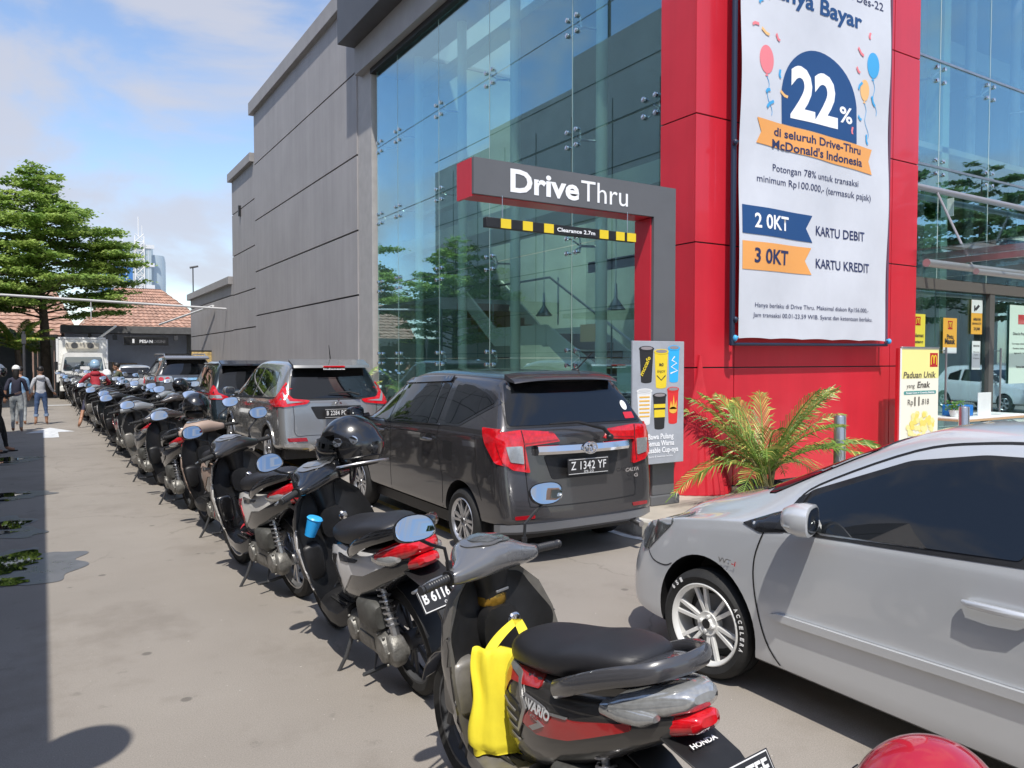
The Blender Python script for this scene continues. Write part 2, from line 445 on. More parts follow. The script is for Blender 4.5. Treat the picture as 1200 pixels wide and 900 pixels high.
# direction arrow and bar
b = MB(); b.poly([(x, y, .004) for x, y in ((-.02, 19.2), (.28, 19.2), (.28, 20.6), (.62, 20.6), (.13, 22.0), (-.36, 20.6), (-.02, 20.6))])
struct(b.build('road_marking', wpaint, smooth=0), 'white painted arrow on the lane')
b = MB(); b.poly([(x, y, .004) for x, y in ((.1, 32.5), (1.6, 32.5), (1.6, 32.9), (.1, 32.9))]); struct(b.build('road_marking', wpaint, smooth=0), 'white painted bar across the far lane')
yl = mat('yellow kerb paint', (.70, .46, .06), .6, var=.2)
b = MB()
b.poly([(3.35, 5.9, .005), (3.43, 5.9, .005), (3.43, 9.4, .005), (3.35, 9.4, .005)])
b.poly([(3.35, 11.0, .005), (3.43, 11.0, .005), (3.43, 15, .005), (3.35, 15, .005)])
struct(b.build('road_marking', yl, smooth=0), 'yellow lane line under the parked cars')
# puddles
wet = mat('wet concrete', (.12, .12, .125), .34, var=.2, vscale=5, rvar=.12)
water = mat('puddle water', (.012, .014, .012), .015, spec=1.0)
def blob(cx, cy, rx, ry, seed, n=150, amp=.20):
    rnd = random.Random(seed); ph = [(rnd.uniform(0, 6.28), rnd.uniform(.5, 1)) for _ in range(18)]
    out = []
    for k in range(n):
        a = 2 * pi * k / n; r = 1 + amp * sum(w_ * sin((i + 2) * a + p) / (1 + i * .55) for i, (p, w_) in enumerate(ph))
        out.append((cx + rx * r * cos(a), cy + ry * r * sin(a)))
    return out
for i, (cx, cy, rx, ry, sd) in enumerate([(-.38, 7.35, .52, .72, 3), (-.5, 9.2, .48, .48, 5), (-.6, 11.2, .5, .42, 8), (-.72, 15.3, .6, .6, 9)]):
    b = MB(); b.poly([(x, y, .004) for x, y in blob(cx, cy, rx * 1.05, ry * 1.12, sd)]); struct(b.build('damp_patch', wet, smooth=0))
    b = MB()
    b.poly([(x, y, .008) for x, y in blob(cx - .02, cy + .12, rx * .74, ry * .50, sd + 20, amp=.22)])
    b.poly([(x, y, .0085) for x, y in blob(cx + .06, cy - ry * .62, rx * .40, ry * .16, sd + 30, amp=.2)])
    struct(b.build('puddle', water, smooth=0))

# ================================================================ restaurant
CLAD = mat('grey wall cladding', (.34, .325, .325), .62, streak=.16, var=.07, vscale=.7, bump=.08, bscale=40)
CAP = mat('parapet grey', (.30, .288, .285), .6, var=.08, vscale=2)
DARKC = mat('dark fascia', (.062, .062, .066), .45, var=.1, vscale=1.5)
LINE = mat('wall joint', (.03, .03, .032), .7)
REDP = mat('red aluminium panel', (.60, .022, .04), .34, streak=.10, var=.07, vscale=.9, coat=.35, rvar=.05)
PALE = mat('pale interior steel', (.50, .58, .54), .5)
INDARK = mat('interior wall dark', (.05, .055, .06), .6, var=.2)
CEIL = mat('interior ceiling', (.42, .42, .41), .8)
GLASS = glass_mat('facade glass', (.86, .98, .93), (.62, .85, .97), base=.19, boost=.9)
GLASS2 = glass_mat('clear glass', (.90, .96, .94), (.85, .93, 1.0), base=.06, boost=.9)
REST = thing('restaurant_building', 'grey restaurant building with tall glass front, red entrance portal and stepped grey side wall', 'building', (6.5, 12, 0))
def RB(bm, name, m, **k):
    """build in world coordinates, parented to the building"""
    bmesh.ops.translate(bm.bm, verts=bm.bm.verts, vec=(-6.5, -12, 0))
    return bm.build(name, m, REST, **k)
# side wall in three steps with recessed joints: strips of cladding over a dark core
def wallseg(y0, y1, top, joints, x=6.5):
    b = MB(); zs = [0.0] + joints + [top]; g = .022
    for a, c in zip(zs, zs[1:]): b.box(x, x + .06, y0, y1, a + (g if a else 0), c - (g if c != top else 0))
    b.box(x + .062, x + 1.2, y0 + .002, y1 - .002, 0, top, mi=1)
    return RB(b, 'side_wall', [CLAD, LINE], smooth=0)
wallseg(17.6, 27.9, 10.35, [3.25, 4.8, 6.6, 8.57])
wallseg(27.9, 31.8, 8.75, [2.87, 4.25, 5.78, 7.43], 6.53)
wallseg(31.8, 42.0, 4.72, [2.85, 4.27], 6.53)
b = MB()
b.box(6.36, 8.0, 17.62, 28.12, 10.35, 10.78); b.box(6.39, 7.9, 28.125, 32.0, 8.75, 9.07); b.box(6.39, 7.9, 32.005, 42.3, 4.72, 5.03)
RB(b, 'parapet_cap', CAP, smooth=0, bev=.01)
b = MB(); b.box(6.53, 7.6, 16.72, 17.597, 0, 8.9); RB(b, 'pilaster', mat('pilaster grey', (.37, .355, .345), .6, var=.08), smooth=0)
# small wall lamp
b = MB(); b.box(6.44, 6.53, 30.2, 30.3, 7.15, 7.55); RB(b, 'wall_vent', K['black'])
b = MB(); b.tube([(6.6, 41.6, 5.0), (6.6, 41.6, 6.4)], .03); b.tube([(6.45, 41.6, 6.35), (6.85, 41.6, 6.45)], .05); RB(b, 'roof_pipe', K['darkgrey'])
# header over the glass: dark fascia, recessed light band
b = MB(); b.box(5.95, 7.6, 6.95, 17.35, 9.0, 12.5); RB(b, 'fascia', DARKC, smooth=0, bev=.01)
b = MB(); b.box(6.35, 7.4, 7.12, 17.3, 8.36, 8.995); RB(b, 'header_beam', CAP, smooth=0)
b = MB(); b.box(6.5, 7.3, 7.12, 16.715, 8.24, 8.355); RB(b, 'header_trim', K['black'], smooth=0)
# glass wall
cols = [16.55, 15.38, 13.38, 11.42, 9.02, 7.13]; zs = [.14, 1.72, 3.36, 4.9, 6.52, 8.24]
g = .008
for a, c in zip(cols, cols[1:]):
    for z0, z1 in zip(zs, zs[1:]):
        b = MB(); tl = random.uniform(-.012, .012)
        b.box(6.6, 6.612, c + g, a - g, z0 + g, z1 - g); RB(b, 'glass_pane', GLASS, smooth=0)
for y in cols[:-1]:
    b = MB(); b.box(6.602, 6.61, y - .006, y + .006, .14, 8.24); RB(b, 'glass_joint', PALE, smooth=0)
for y in cols[1:-1]:
    b = MB(); b.tube([(7.05, y - .12, .1), (7.05, y - .12, 8.3)], .09, 14); RB(b, 'steel_column', PALE)
def fitting(x, y, z, along='y'):
    b = MB()
    for sy in (-1, 1):
        for sz in (-1, 1):
            e = (x + .16, y, z) if along == 'y' else (x, y + .16, z)
            q = (x - .0, y + .11 * sy, z + .11 * sz) if along == 'y' else (x + .11 * sy, y, z + .11 * sz)
            b.tube([e, (q[0] + (.06 if along == 'y' else 0), q[1] + (0 if along == 'y' else .06), q[2]), q], .014, 6)
            b.lathe([(.0, -.035), (.034, -.03), (.038, -.012), (.038, -.004)], q, 'x' if along == 'y' else 'y', 10)
    e0 = (x + .14, y, z) if along == 'y' else (x, y + .14, z); e1 = (x + .4, y - .1, z) if along == 'y' else (x - .05, y + .4, z)
    b.tube([e0, e1], .02, 6)
    RB(b, 'glass_fitting', K['chrome'])
for y in cols[1:-1] + [7.35, 16.4]:
    for z in zs[1:-1]: fitting(6.6, y, z)
# interior behind the glass
b = MB(); b.box(7.28, 8.4, 7.4, 16.7, 4.15, 4.2); b.box(7.28, 7.5, 7.4, 16.7, 4.2, 4.46); RB(b, 'upper_floor', mat('floor edge', (.5, .52, .47), .6), smooth=0)
b = MB(); b.box(7.6, 7.85, 7.4, 16.7, 5.05, 5.12); b.box(7.6, 7.9, 7.4, 16.7, 7.95, 8.12); RB(b, 'interior_beam', PALE, smooth=0)
b = MB(); b.box(7.55, 7.7, 7.4, 12.1, 4.47, 7.9); RB(b, 'roller_blind', mat('grey blind', (.20, .19, .18), .7), smooth=0)
b = MB(); b.box(13, 13.2, 7.2, 17.3, .1, 12); b.box(6.95, 13, 17.1, 17.3, .1, 9.0); b.box(13, 13.02, 7, 17, 4.1, 4.4); RB(b, 'interior_wall', mat('interior partition', (.36, .44, .41), .7, var=.25, vscale=.6), smooth=0)
b = MB(); b.box(7, 25, 6.95, 17.1, .1, .14); RB(b, 'interior_floor', mat('interior tiles', (.35, .33, .3), .3), smooth=0)
b = MB()
for i in range(11): b.box(8.9, 10.2, 15.2 + i * .36, 15.6 + i * .36, 2.2 + i * .185 - .03, 2.2 + i * .185 + .16, mi=1) if 15.6 + i * .36 < 17.1 else None
for x in (8.85, 10.2):
    b.prism([(13.0, 2.0), (15.1, 2.0), (17.08, 3.35), (17.08, 3.75), (15.1, 2.42), (13.0, 2.42)], x, x + .06, axes='yz')
for i in range(12): b.box(8.95, 10.15, 9.4 + i * .3, 9.72 + i * .3, .14 + i * .175, .3 + i * .175, mi=1)
for x in (8.87, 10.18): b.prism([(9.2, .16), (9.8, .16), (13.0, 2.02), (13.0, 2.42), (9.2, .5)], x, x + .04, axes='yz')
st = RB(b, 'staircase', [mat('stair stringer', (.80, .86, .80), .5), mat('stair tread', (.30, .2, .12), .5)], smooth=0)
b = MB(); 
for yy, zz in ((9.3, .5), (10.9, 1.4), (12.6, 2.4), (14.2, 2.4), (15.2, 2.5), (16.6, 3.3)): b.tube([(8.88, yy, zz), (8.88, yy, zz + .95)], .018, 6)
b.tube([(8.88, 9.3, 1.45), (8.88, 12.9, 3.38), (8.88, 15.1, 3.38), (8.88, 16.9, 4.4)], .025, 8); b.build('handrail', K['steel'], st).location = (-6.5, -12, 0)
for y in (8.2, 10.2, 12.4):
    b = MB(); b.lathe([(.02, .45), (.03, .2), (.17, 0)], (8.4, y, 2.55), 'z', 18); b.tube([(8.4, y, 3.0), (8.4, y, 4.15)], .008, 5); RB(b, 'pendant_lamp', K['steel'])
b = MB(); b.box(7.6, 8.4, 7.5, 11.9, .14, 1.25); RB(b, 'interior_counter', mat('counter navy', (.02, .035, .07), .4), smooth=0)
b = MB()
for y0 in (7.7, 8.25, 14.1): b.box(6.63, 6.635, y0, y0 + .32, 1.25, 1.62)
RB(b, 'window_notice', mat('pale notice', (.5, .62, .6), .6), smooth=0)
b = MB(); b.box(6.63, 6.635, 8.5, 8.85, 1.95, 2.2); RB(b, 'window_notice', mat('tan notice', (.6, .42, .2), .6), smooth=0)
# red portal: separate panels with dark joints
pz = [.14, 1.6, 3.08, 4.58, 6.12, 7.7, 9.0]; px = [6.55, 7.22, 10.46, 11.1]; gg = .008
b = MB(); b.box(6.57, 11.09, 6.52, 7.08, .13, 8.995); RB(b, 'portal_core', LINE, smooth=0)
for z0, z1 in zip(pz, pz[1:]):
    for x0, x1 in zip(px, px[1:]):
        b = MB(); b.box(x0 + (gg if x0 > 6.6 else 0), x1 - (gg if x1 < 11 else 0), 6.5, 6.518, z0 + gg, z1 - gg); RB(b, 'red_panel', REDP, smooth=0, bev=.003)
    b = MB(); b.box(6.55, 6.568, 6.5205, 7.1, z0 + gg, z1 - gg); RB(b, 'red_panel', REDP, smooth=0)
    b = MB(); b.box(11.091, 11.11, 6.5205, 7.1, z0 + gg, z1 - gg); RB(b, 'red_panel', REDP, smooth=0)
# right hand glazing above and beside the doors
rc = [11.2, 12.72, 14.3, 15.9, 17.5, 19.1, 20.7]; rz = [3.05, 4.88, 6.62, 8.95]
for a, c in zip(rc, rc[1:]):
    for z0, z1 in zip(rz, rz[1:]):
        b = MB(); b.box(a + g, c - g, 7.1, 7.112, z0 + g, z1 - g); RB(b, 'glass_pane', GLASS, smooth=0)
for x in rc[1:-1]:
    for z in (4.88, 6.4): fitting(x, 7.1, z, 'x')
    b = MB(); b.tube([(x + .12, 7.5, .1), (x + .12, 7.5, 9)], .09, 12); RB(b, 'steel_column', K['grey'])
for x in rc[1:-1]:
    b = MB(); b.box(x - .007, x + .007, 7.101, 7.109, 3.05, 8.9); RB(b, 'glass_joint', PALE, smooth=0)
b = MB()
for z in (4.88, 6.62): b.box(11.11, 21, 7.085, 7.12, z - .018, z + .018)
RB(b, 'glazing_rail', K['steel'], smooth=0)
b = MB(); b.tube([(11.1, 6.9, 4.42), (22, 6.9, 4.42)], .05, 12); b.tube([(11.1, 6.35, 3.12), (22, 6.35, 3.12)], .06, 12); b.tube([(11.6, 5.9, 2.98), (22, 5.9, 2.98)], .045, 12)
b.tube([(12.3, 6.9, 4.42), (12.3, 6.3, 3.1)], .02, 8); b.tube([(15.5, 6.9, 4.42), (15.5, 6.3, 3.1)], .02, 8); RB(b, 'canopy_tube', mat('canopy tube', (.38, .36, .37), .35, metal=.5))
b = MB(); b.box(11.0, 22, 4.9, 7.05, 3.3, 3.32); RB(b, 'canopy_glass', GLASS2, smooth=0)
b = MB()
for x in (12.2, 14, 16, 18): b.box(x, x + .05, 4.95, 7.05, 3.2, 3.295)
RB(b, 'canopy_bracket', K['steel'], smooth=0)
b = MB(); b.box(11.11, 21, 7.04, 7.2, 2.86, 3.03); RB(b, 'door_header', mat('bronze frame', (.13, .11, .10), .5), smooth=0)
b = MB()
for x in (11.12, 14.35, 16.6, 18.8): b.box(x, x + .16, 7.05, 7.19, .13, 2.858)
RB(b, 'door_post', mat('bronze post', (.11, .10, .095), .5), smooth=0)
for x0, x1 in ((11.3, 12.7), (12.74, 14.33), (14.53, 16.58), (16.78, 18.78)):
    b = MB(); b.box(x0, x1, 7.11, 7.122, .18, 2.85); d = RB(b, 'glass_door', GLASS, smooth=0)
    b = MB(); hx = x1 - .2 if x0 < 12 else x0 + .2
    b.tube([(hx, 7.04, .75), (hx, 7.04, 1.9)], .018, 8); b.tube([(hx, 7.04, .8), (hx, 7.11, .8)], .01); b.tube([(hx, 7.04, 1.85), (hx, 7.11, 1.85)], .01)
    o = b.build('door_handle', K['steel'], d); o.location = (-6.5, -12, 0)
b = MB(); b.box(11.1, 22, 12.0, 12.2, .1, 9); b.box(11.1, 22, 7.2, 12, 5.2, 5.3); RB(b, 'interior_wall', mat('hall back wall', (.40, .37, .34), .7, var=.4, vscale=.7), smooth=0)
b = MB(); b.box(11.15, 22, 7.25, 12, 8.9, 8.95); b.box(11.15, 22, 8.8, 9.1, 7.9, 8.3); RB(b, 'interior_ceiling', CEIL, smooth=0)
b = MB(); b.box(7.8, 22, 17.32, 31.7, .1, 8.6); RB(b, 'rear_wall', CLAD, smooth=0)
b = MB(); b.box(13.0, 22, 7.3, 30, 9.02, 9.1); b.box(7.6, 13, 17.1, 30, 9.02, 9.1); RB(b, 'roof', CAP, smooth=0)
b = MB(); b.box(7.6, 12.99, 7.1, 17.09, 9.04, 9.06); RB(b, 'added_glass_roof', GLASS2, smooth=0)  # unseen glass roof, added so daylight brightens the interior
b = MB(); b.box(21, 21.2, 7, 30, .1, 9.0); RB(b, 'rear_wall', CLAD, smooth=0)

# red flared skirt at the foot of the portal
b = MB(); rings = []
for z, w_ in ((.135, .44), (.5, .34), (1.0, .18), (1.5, .04), (1.75, .01)):
    r = []
    for k in range(25):
        a = k / 24; amp = .012 if k % 2 else -.012
        r.append((6.62 + w_ * (1 - a) * -1.1 + w_ * a * 1.2, 6.48 - (w_ * sin(pi * a) * .75 + amp * (w_ / .4)) - .01, z))
    rings.append(r + [(6.62 + w_ * 1.2, 6.49, z), (6.62 - w_ * 1.1, 6.49, z)])
b.loft(rings); tag(b.build('red_fabric_skirt', mat('red fabric', (.50, .012, .025), .6, var=.1), smooth=20), 'pleated red fabric cone draped at the foot of the red portal corner', 'fabric')

# ================================================================ drive thru gate
GATEG = mat('gate grey', (.115, .118, .125), .42, var=.06, vscale=2)
GATE = thing('drive_thru_gate', 'grey and red drive-thru gate arm with white lettering beside the red portal', 'gate', (5.7, 6.3, .13))
def GB(bm, name, m, par=GATE, **k):
    bmesh.ops.translate(bm.bm, verts=bm.bm.verts, vec=(-5.7, -6.3, -.13)); return bm.build(name, m, par, **k)
b = MB(); b.box(5.54, 5.85, 6.1, 6.14, .24, 3.54); b.box(3.36, 5.54, 6.1, 6.14, 3.21, 3.54); b.box(5.83, 5.85, 6.14, 6.4, .24, 3.54); b.box(3.4, 5.83, 6.14, 6.4, 3.52, 3.54)
GB(b, 'grey_cladding', GATEG, smooth=0)
b = MB(); b.box(5.525, 5.825, 6.142, 6.39, .14, 3.2); GB(b, 'post', REDP, smooth=0)
b = MB(); b.box(3.38, 5.82, 6.142, 6.39, 3.205, 3.515); b.box(3.355, 3.379, 6.1405, 6.42, 3.19, 3.54); GB(b, 'beam', REDP, smooth=0)
b = MB(); b.box(5.49, 5.90, 6.06, 6.44, .13, .235); GB(b, 'foot', GATEG, smooth=0, bev=.01)
lm = mat('sign white', (.85, .86, .88), .5)
Tg = Matrix.Translation((-5.7, -6.3, -.13))
text('Drive', Tg @ frameM((4.55, 6.098, 3.275), (1, 0, 0), (0, 0, 1)), lm, h=.205, w=.80, bold=.03, parent=GATE, align='r')
text('Thru', Tg @ frameM((4.575, 6.098, 3.275), (1, 0, 0), (0, 0, 1)), lm, h=.205, w=.60, parent=GATE, align='l')
CB = thing('clearance_bar', 'black and yellow striped height clearance bar hanging under the gate arm', 'clearance bar', (4.34, 6.06, 2.95))
b = MB(); b.box(-.89, .89, -.03, .03, -.045, .045); b.build('bar', K['black'], CB, bev=.004)
for x in (-.68, -.44, -.20, .47, .68, .87 - .04):
    b = MB(); b.box(x - .055 if x < .8 else x - .06, x + .055, -.0345, -.0305, -.043, .043); b.build('yellow_stripe', K['yellow'], CB, smooth=0)
text('Clearance 2.7m', frameM((.125, -.0335, -.018), (1, 0, 0), (0, 0, 1)), lm, h=.036, w=.46, bold=.02, parent=CB)
b = MB(); b.tube([(-.7, 0, .04), (-.7, 0, .26)], .004, 5); b.tube([(.8, 0, .04), (.8, 0, .26)], .004, 5); b.build('hanger', K['steel'], CB)

# ================================================================ banner
BAN = thing('promotion_banner', 'tall white vinyl discount banner with blue 22% badge tied to the red portal', 'banner', (8.55, 6.3, 1.95))
def drape_y(x, z):
    u, v = (x + 1.48) / 2.96, z / 6.6
    return .009 * sin(u * 21 + v * 5) * (.3 + .7 * sin(pi * min(v * 2, 1))) + .010 * sin(u * 9 - v * 17) + .007 * sin(v * 23 + u * 4) + .004 * max(0, 1 - z / .5) * sin(u * 34)
def cloth(w_, h_, m, parent, name):
    b = MB(); nx, nz = 70, 110; vs = []
    for j in range(nz + 1):
        for i in range(nx + 1):
            u, v = i / nx, j / nz
            x = -w_ / 2 + u * w_; z = v * h_ + (.012 * abs(sin(u * pi * 5)) if j == 0 else 0)
            vs.append(b.bm.verts.new((x, drape_y(x, z), z)))
    for j in range(nz):
        for i in range(nx):
            k = j * (nx + 1) + i; b.face([vs[k], vs[k + 1], vs[k + nx + 2], vs[k + nx + 1]])
    return b.build(name, m, parent, smooth=180)
def drape(o, lift=.004):
    bm = bmesh.new(); bm.from_mesh(o.data)
    xs = [v.co.x for v in bm.verts]; zs_ = [v.co.z for v in bm.verts]; st = .06
    for ax, lo, hi in ((0, min(xs), max(xs)), (2, min(zs_), max(zs_))):
        c = lo + st * .5
        while c < hi:
            co = [0, 0, 0]; no = [0, 0, 0]; co[ax] = c; no[ax] = 1
            bmesh.ops.bisect_plane(bm, geom=bm.verts[:] + bm.edges[:] + bm.faces[:], plane_co=co, plane_no=no); c += st
    for v in bm.verts: v.co.y = v.co.y + drape_y(v.co.x, v.co.z)
    bm.to_mesh(o.data); bm.free(); return o
BW = 2.96
VINYL = mat('banner vinyl', (.60, .62, .67), .45, var=.03, vscale=3)
cloth(BW, 6.6, VINYL, BAN, 'banner_sheet')
NAVY = mat('navy print', (.012, .065, .20), .5); ORNG = mat('orange print', (.80, .36, .10), .5); PINK = mat('pink print', (.8, .22, .25), .5)
SKYB = mat('sky print', (.06, .38, .72), .5); PTXT = mat('text navy', (.02, .03, .10), .6); ORL = mat('apricot print', (.85, .5, .2), .5)
SX = .31
def bflat(poly, m, name, z=0.004): 
    o = flat([(x + SX, y) for x, y in poly], frameM((0, 0, 0), (1, 0, 0), (0, 0, 1)), m, name, BAN, z=z, t=.0015); return drape(o)
def btext(s_, x, z, h, w_=None, bold=0.0, m=None, al='l', lift=.005):
    return drape(text(s_, frameM((x + SX, -lift, z), (1, 0, 0), (0, 0, 1)), m or PTXT, h=h, w=w_, bold=bold, parent=BAN, align=al, ext=0))
btext('Hanya Bayar', .53, 4.15, .20, 2.0, .025, NAVY, 'r')
btext('Promo s/d Des-22', 1.0, 4.50, .11, 1.5, .0, PTXT, 'r')
import itertools
bd = [(-1.05, 2.66), (-1.07, 3.05)] + [(-.32 + .75 * cos(a), 3.0 + .68 * sin(a)) for a in [pi - .15 - k * (pi - .3) / 22 for k in range(23)]] + [(.43, 2.62)]
bflat(bd, NAVY, 'blue_badge')
btext('22', -.9, 2.78, .62, .92, .035, lm, 'l', .009)
btext('%', .06, 2.86, .2, .26, .02, lm, 'l', .009)
bflat([(-1.51, 2.66), (.8, 2.60), (.72, 2.43), (.8, 2.26), (-1.51, 2.36), (-1.43, 2.5)], ORNG, 'orange_ribbon', .006)
btext('di seluruh Drive-Thru', -1.2, 2.49, .1, 1.72, .022, PTXT, 'l', .010)
btext("McDonald's Indonesia", -1.23, 2.335, .105, 1.79, .022, PTXT, 'l', .010)
btext('Potongan 78% untuk transaksi', -1.21, 2.06, .085, 1.70)
btext('minimum Rp100.000,- (termasuk pajak)', -1.49, 1.90, .085, 2.27)
bflat([(-1.74, 1.60), (-.46, 1.58), (-.58, 1.41), (-.45, 1.24), (-1.74, 1.26)], NAVY, 'blue_flag')
bflat([(-1.74, 1.17), (-.47, 1.17), (-.59, 1.0), (-.46, .83), (-1.74, .83)], ORNG, 'orange_flag')
btext('2 0KT', -1.54, 1.345, .17, .62, .02, lm, 'l', .009)
btext('3 0KT', -1.54, .925, .17, .62, .025, PTXT, 'l', .009)
btext('KARTU DEBIT', -.38, 1.345, .12, 1.02, .014)
btext('KARTU KREDIT', -.38, .925, .12, 1.13, .014)
btext('Hanya berlaku di Drive Thru. Maksimal diskon Rp156.000,-', -1.5, .385, .055, 2.25)
btext('Jam transaksi 00.01-23.59 WIB. Syarat dan ketentuan berlaku.', -1.53, .265, .055, 2.38)
def balloon(x, z, rx, rz_, m):
    bflat(circ(x, z, rx, rz_), m, 'balloon_print'); bflat([(x - .03, z - rz_ - .03), (x + .03, z - rz_ - .03), (x, z - rz_ + .01)], m, 'balloon_print')
    pts = [(x + .03 * sin(k * .9) + .01 * k, z - rz_ - .03 - k * .045) for k in range(11)]
    bflat(strip_poly(pts, .008), SKYB, 'balloon_string')
balloon(-1.36, 3.37, .13, .17, PINK); balloon(.77, 3.72, .13, .17, SKYB); balloon(.6, 3.36, .1, .14, ORL)
rr = random.Random(4)
for (x, z, m) in ((-1.45, 4.05, SKYB), (-1.3, 4.15, PINK), (-1.55, 3.75, PINK), (-1.38, 3.7, ORL), (-1.15, 3.68, PINK), (-1.1, 3.25, SKYB), (-1.33, 3.0, SKYB), (-1.28, 2.85, SKYB), (.5, 3.85, PINK), (.45, 3.6, PINK), (.5, 3.4, SKYB), (.8, 3.25, SKYB), (.5, 2.98, SKYB), (.68, 2.72, SKYB), (.33, 2.78, PINK), (.7, 4.1, PINK), (-1.02, 3.02, ORL)):
    a = rr.uniform(0, 3); c_, s_ = cos(a), sin(a); l = rr.uniform(.04, .08); w2 = .018
    bflat([(x + c_ * u - s_ * v, z + s_ * u + c_ * v) for u, v in ((-l, -w2), (-l * .2, -w2 + .015), (l, -w2), (l, w2), (-l * .2, w2 + .015), (-l, w2))], m, 'confetti_print', .007)
PIPE = mat('banner pole blue black', (.02, .03, .06), .4, metal=.3)
b = MB(); b.tube([(-1.56, .03, -.08), (-1.56, .03, 6.6)], .035, 10); b.build('banner_pole', PIPE, BAN)
b = MB(); b.tube([(1.54, .03, -.05), (1.54, .03, 6.6)], .022, 10); b.build('banner_pole', mat('pole mauve', (.12, .05, .09), .5), BAN)
b = MB(); b.tube([(-1.58, .03, -.07), (1.56, .03, -.05)], .02, 8); b.build('banner_pole', PIPE, BAN)
for x, z in ((-1.55, 0.0), (1.55, .0), (-1.55, .22), (-1.58, 2.3)):
    b = MB(); b.ball((x, -.01, z), (.028, .035, .04), 10, 6); b.tube([(x, -.01, z), (x * .965, -.01, z + .02)], .01, 5); b.build('rope_knot', SKYB if z < .1 else PIPE, BAN)
# ================================================================ cars
def paint(name, c, metal=.55, rough=.28, dust=.0):
    return mat(name, c, rough, metal=metal, coat=1, var=.03, vscale=2)
def tyre_wheel(parent, x, y, R, rr, w_, side, style, rimm, white=False, steer=0.0):
    """side = -1 left, +1 right; R tyre radius, rr rim radius"""
    wh = part_empty('wheel', parent, (x, y, R)); 
    if steer: wh.rotation_euler = (0, 0, steer)
    s = side
    b = MB(); h = w_ / 2
    prof = [(rr - .005, -h * .8), (rr + .01, -h * .95), (rr + (R - rr) * .5, -h * 1.03), (R - .02, -h * .9), (R - .004, -h * .62), (R, 0), (R - .004, h * .62), (R - .02, h * .9), (rr + (R - rr) * .5, h * 1.03), (rr + .01, h * .95), (rr - .005, h * .8)]
    b.lathe(prof, (0, 0, 0), 'x', 64)
    for k in (-.4, 0, .4): b.lathe([(R + .001, h * k - .004), (R + .0015, h * k), (R + .001, h * k + .004)], (0, 0, 0), 'x', 48, mi=1)
    b.build('tyre', [K['rubber'], K['seam']], wh)
    b = MB(); o = s * h
    b.lathe([(rr * .93, -s * h * .7), (rr * .93, o * .45), (rr * .9, o * .7), (rr * .96, o * .93), (rr, o * .98), (rr + .006, o * .9), (rr, -s * h * .7)], (0, 0, 0), 'x', 56)
    face = o * .62 if style == 'six' else o * .8
    hub = .30 * rr
    b.lathe([(0, face + s * .004), (.13 * rr, face + s * .006), (.15 * rr, face - s * .01), (hub, face), (hub, face - s * .05)], (0, 0, 0), 'x', 32)
    def spoke(a, w0, w1, r0, r1, d0, d1):
        c_, s_ = cos(a), sin(a); p = []
        for r_, ww, dd in ((r0, w0, d0), (r1, w1, d1)):
            for q in (-1, 1):
                for e in (0, -s * .022): p.append(V((dd + e, c_ * r_ - s_ * ww * q, s_ * r_ + c_ * ww * q)))
        v = [b.bm.verts.new(q) for q in p]
        for f in ((0, 1, 3, 2), (4, 6, 7, 5), (0, 4, 5, 1), (2, 3, 7, 6), (0, 2, 6, 4), (1, 5, 7, 3)): b.face([v[i] for i in f])
    if style == 'six':
        for k in range(6):
            for q in (-1, 1): 
                a = 2 * pi * k / 6 + .3
                spoke(a + q * .16, .0105, .010, hub * .8, rr * .93, face - s * .008, face + s * .0 + o * .12)
            b.lathe([(0, face + s * .012), (.011, face + s * .01), (.011, face - s * .01)], (0, cos(2 * pi * k / 4 + .2) * hub * .62, sin(2 * pi * k / 4 + .2) * hub * .62), 'x', 10) if k < 4 else None
    elif style == 'split':
        for k in range(6):
            for q in (-1, 1): spoke(2 * pi * k / 6 + .1 + q * .17, .013, .011, hub * .7, rr * .94, face, face)
    else:
        for k in range(5):
            a = 2 * pi * k / 5 + .2; spoke(a - .12, .02, .012, hub * .7, rr * .94, face, face); spoke(a + .12, .02, .018, hub * .7, rr * .94, face, face - s * .01)
    b.build('rim', rimm, wh, bev=.002 if style == 'six' else 0)
    b = MB(); b.lathe([(0, face - s * .07), (rr * .68, face - s * .07), (rr * .68, face - s * .085), (0, face - s * .085)], (0, 0, 0), 'x', 32); b.build('brake_disc', K['grey'], wh)
    b = MB(); b.lathe([(0, -s * h * .5), (rr * .92, -s * h * .5)], (0, 0, 0), 'x', 32); b.lathe([(0, face + s * .009), (.12 * rr, face + s * .008)], (0, 0, 0), 'x', 20); b.build('hub_cap', K['black'], wh)
    if white:
        Rm = (R + rr) / 2 + .004
        for word, a0, fl in (('651', 2 * pi * .14, 1), ('ACCELERA', -2 * pi * .16, -1)):
            # seen from the left: forward (+Y) is to the viewer's left; angle from top, positive = forward
            for i, ch in enumerate(word):
                ang = a0 + (-1 if fl > 0 else -1) * i * (.14 if fl > 0 else .115)
                up = V((0, sin(ang), cos(ang))); rt = V((0, -cos(ang), sin(ang)))
                text(ch, frameM(V((-h * 1.05, 0, 0)) + up * (Rm - .012), rt, up), K['white'], h=.022, w=.017, bold=.05, parent=wh, ext=.001)
    return wh

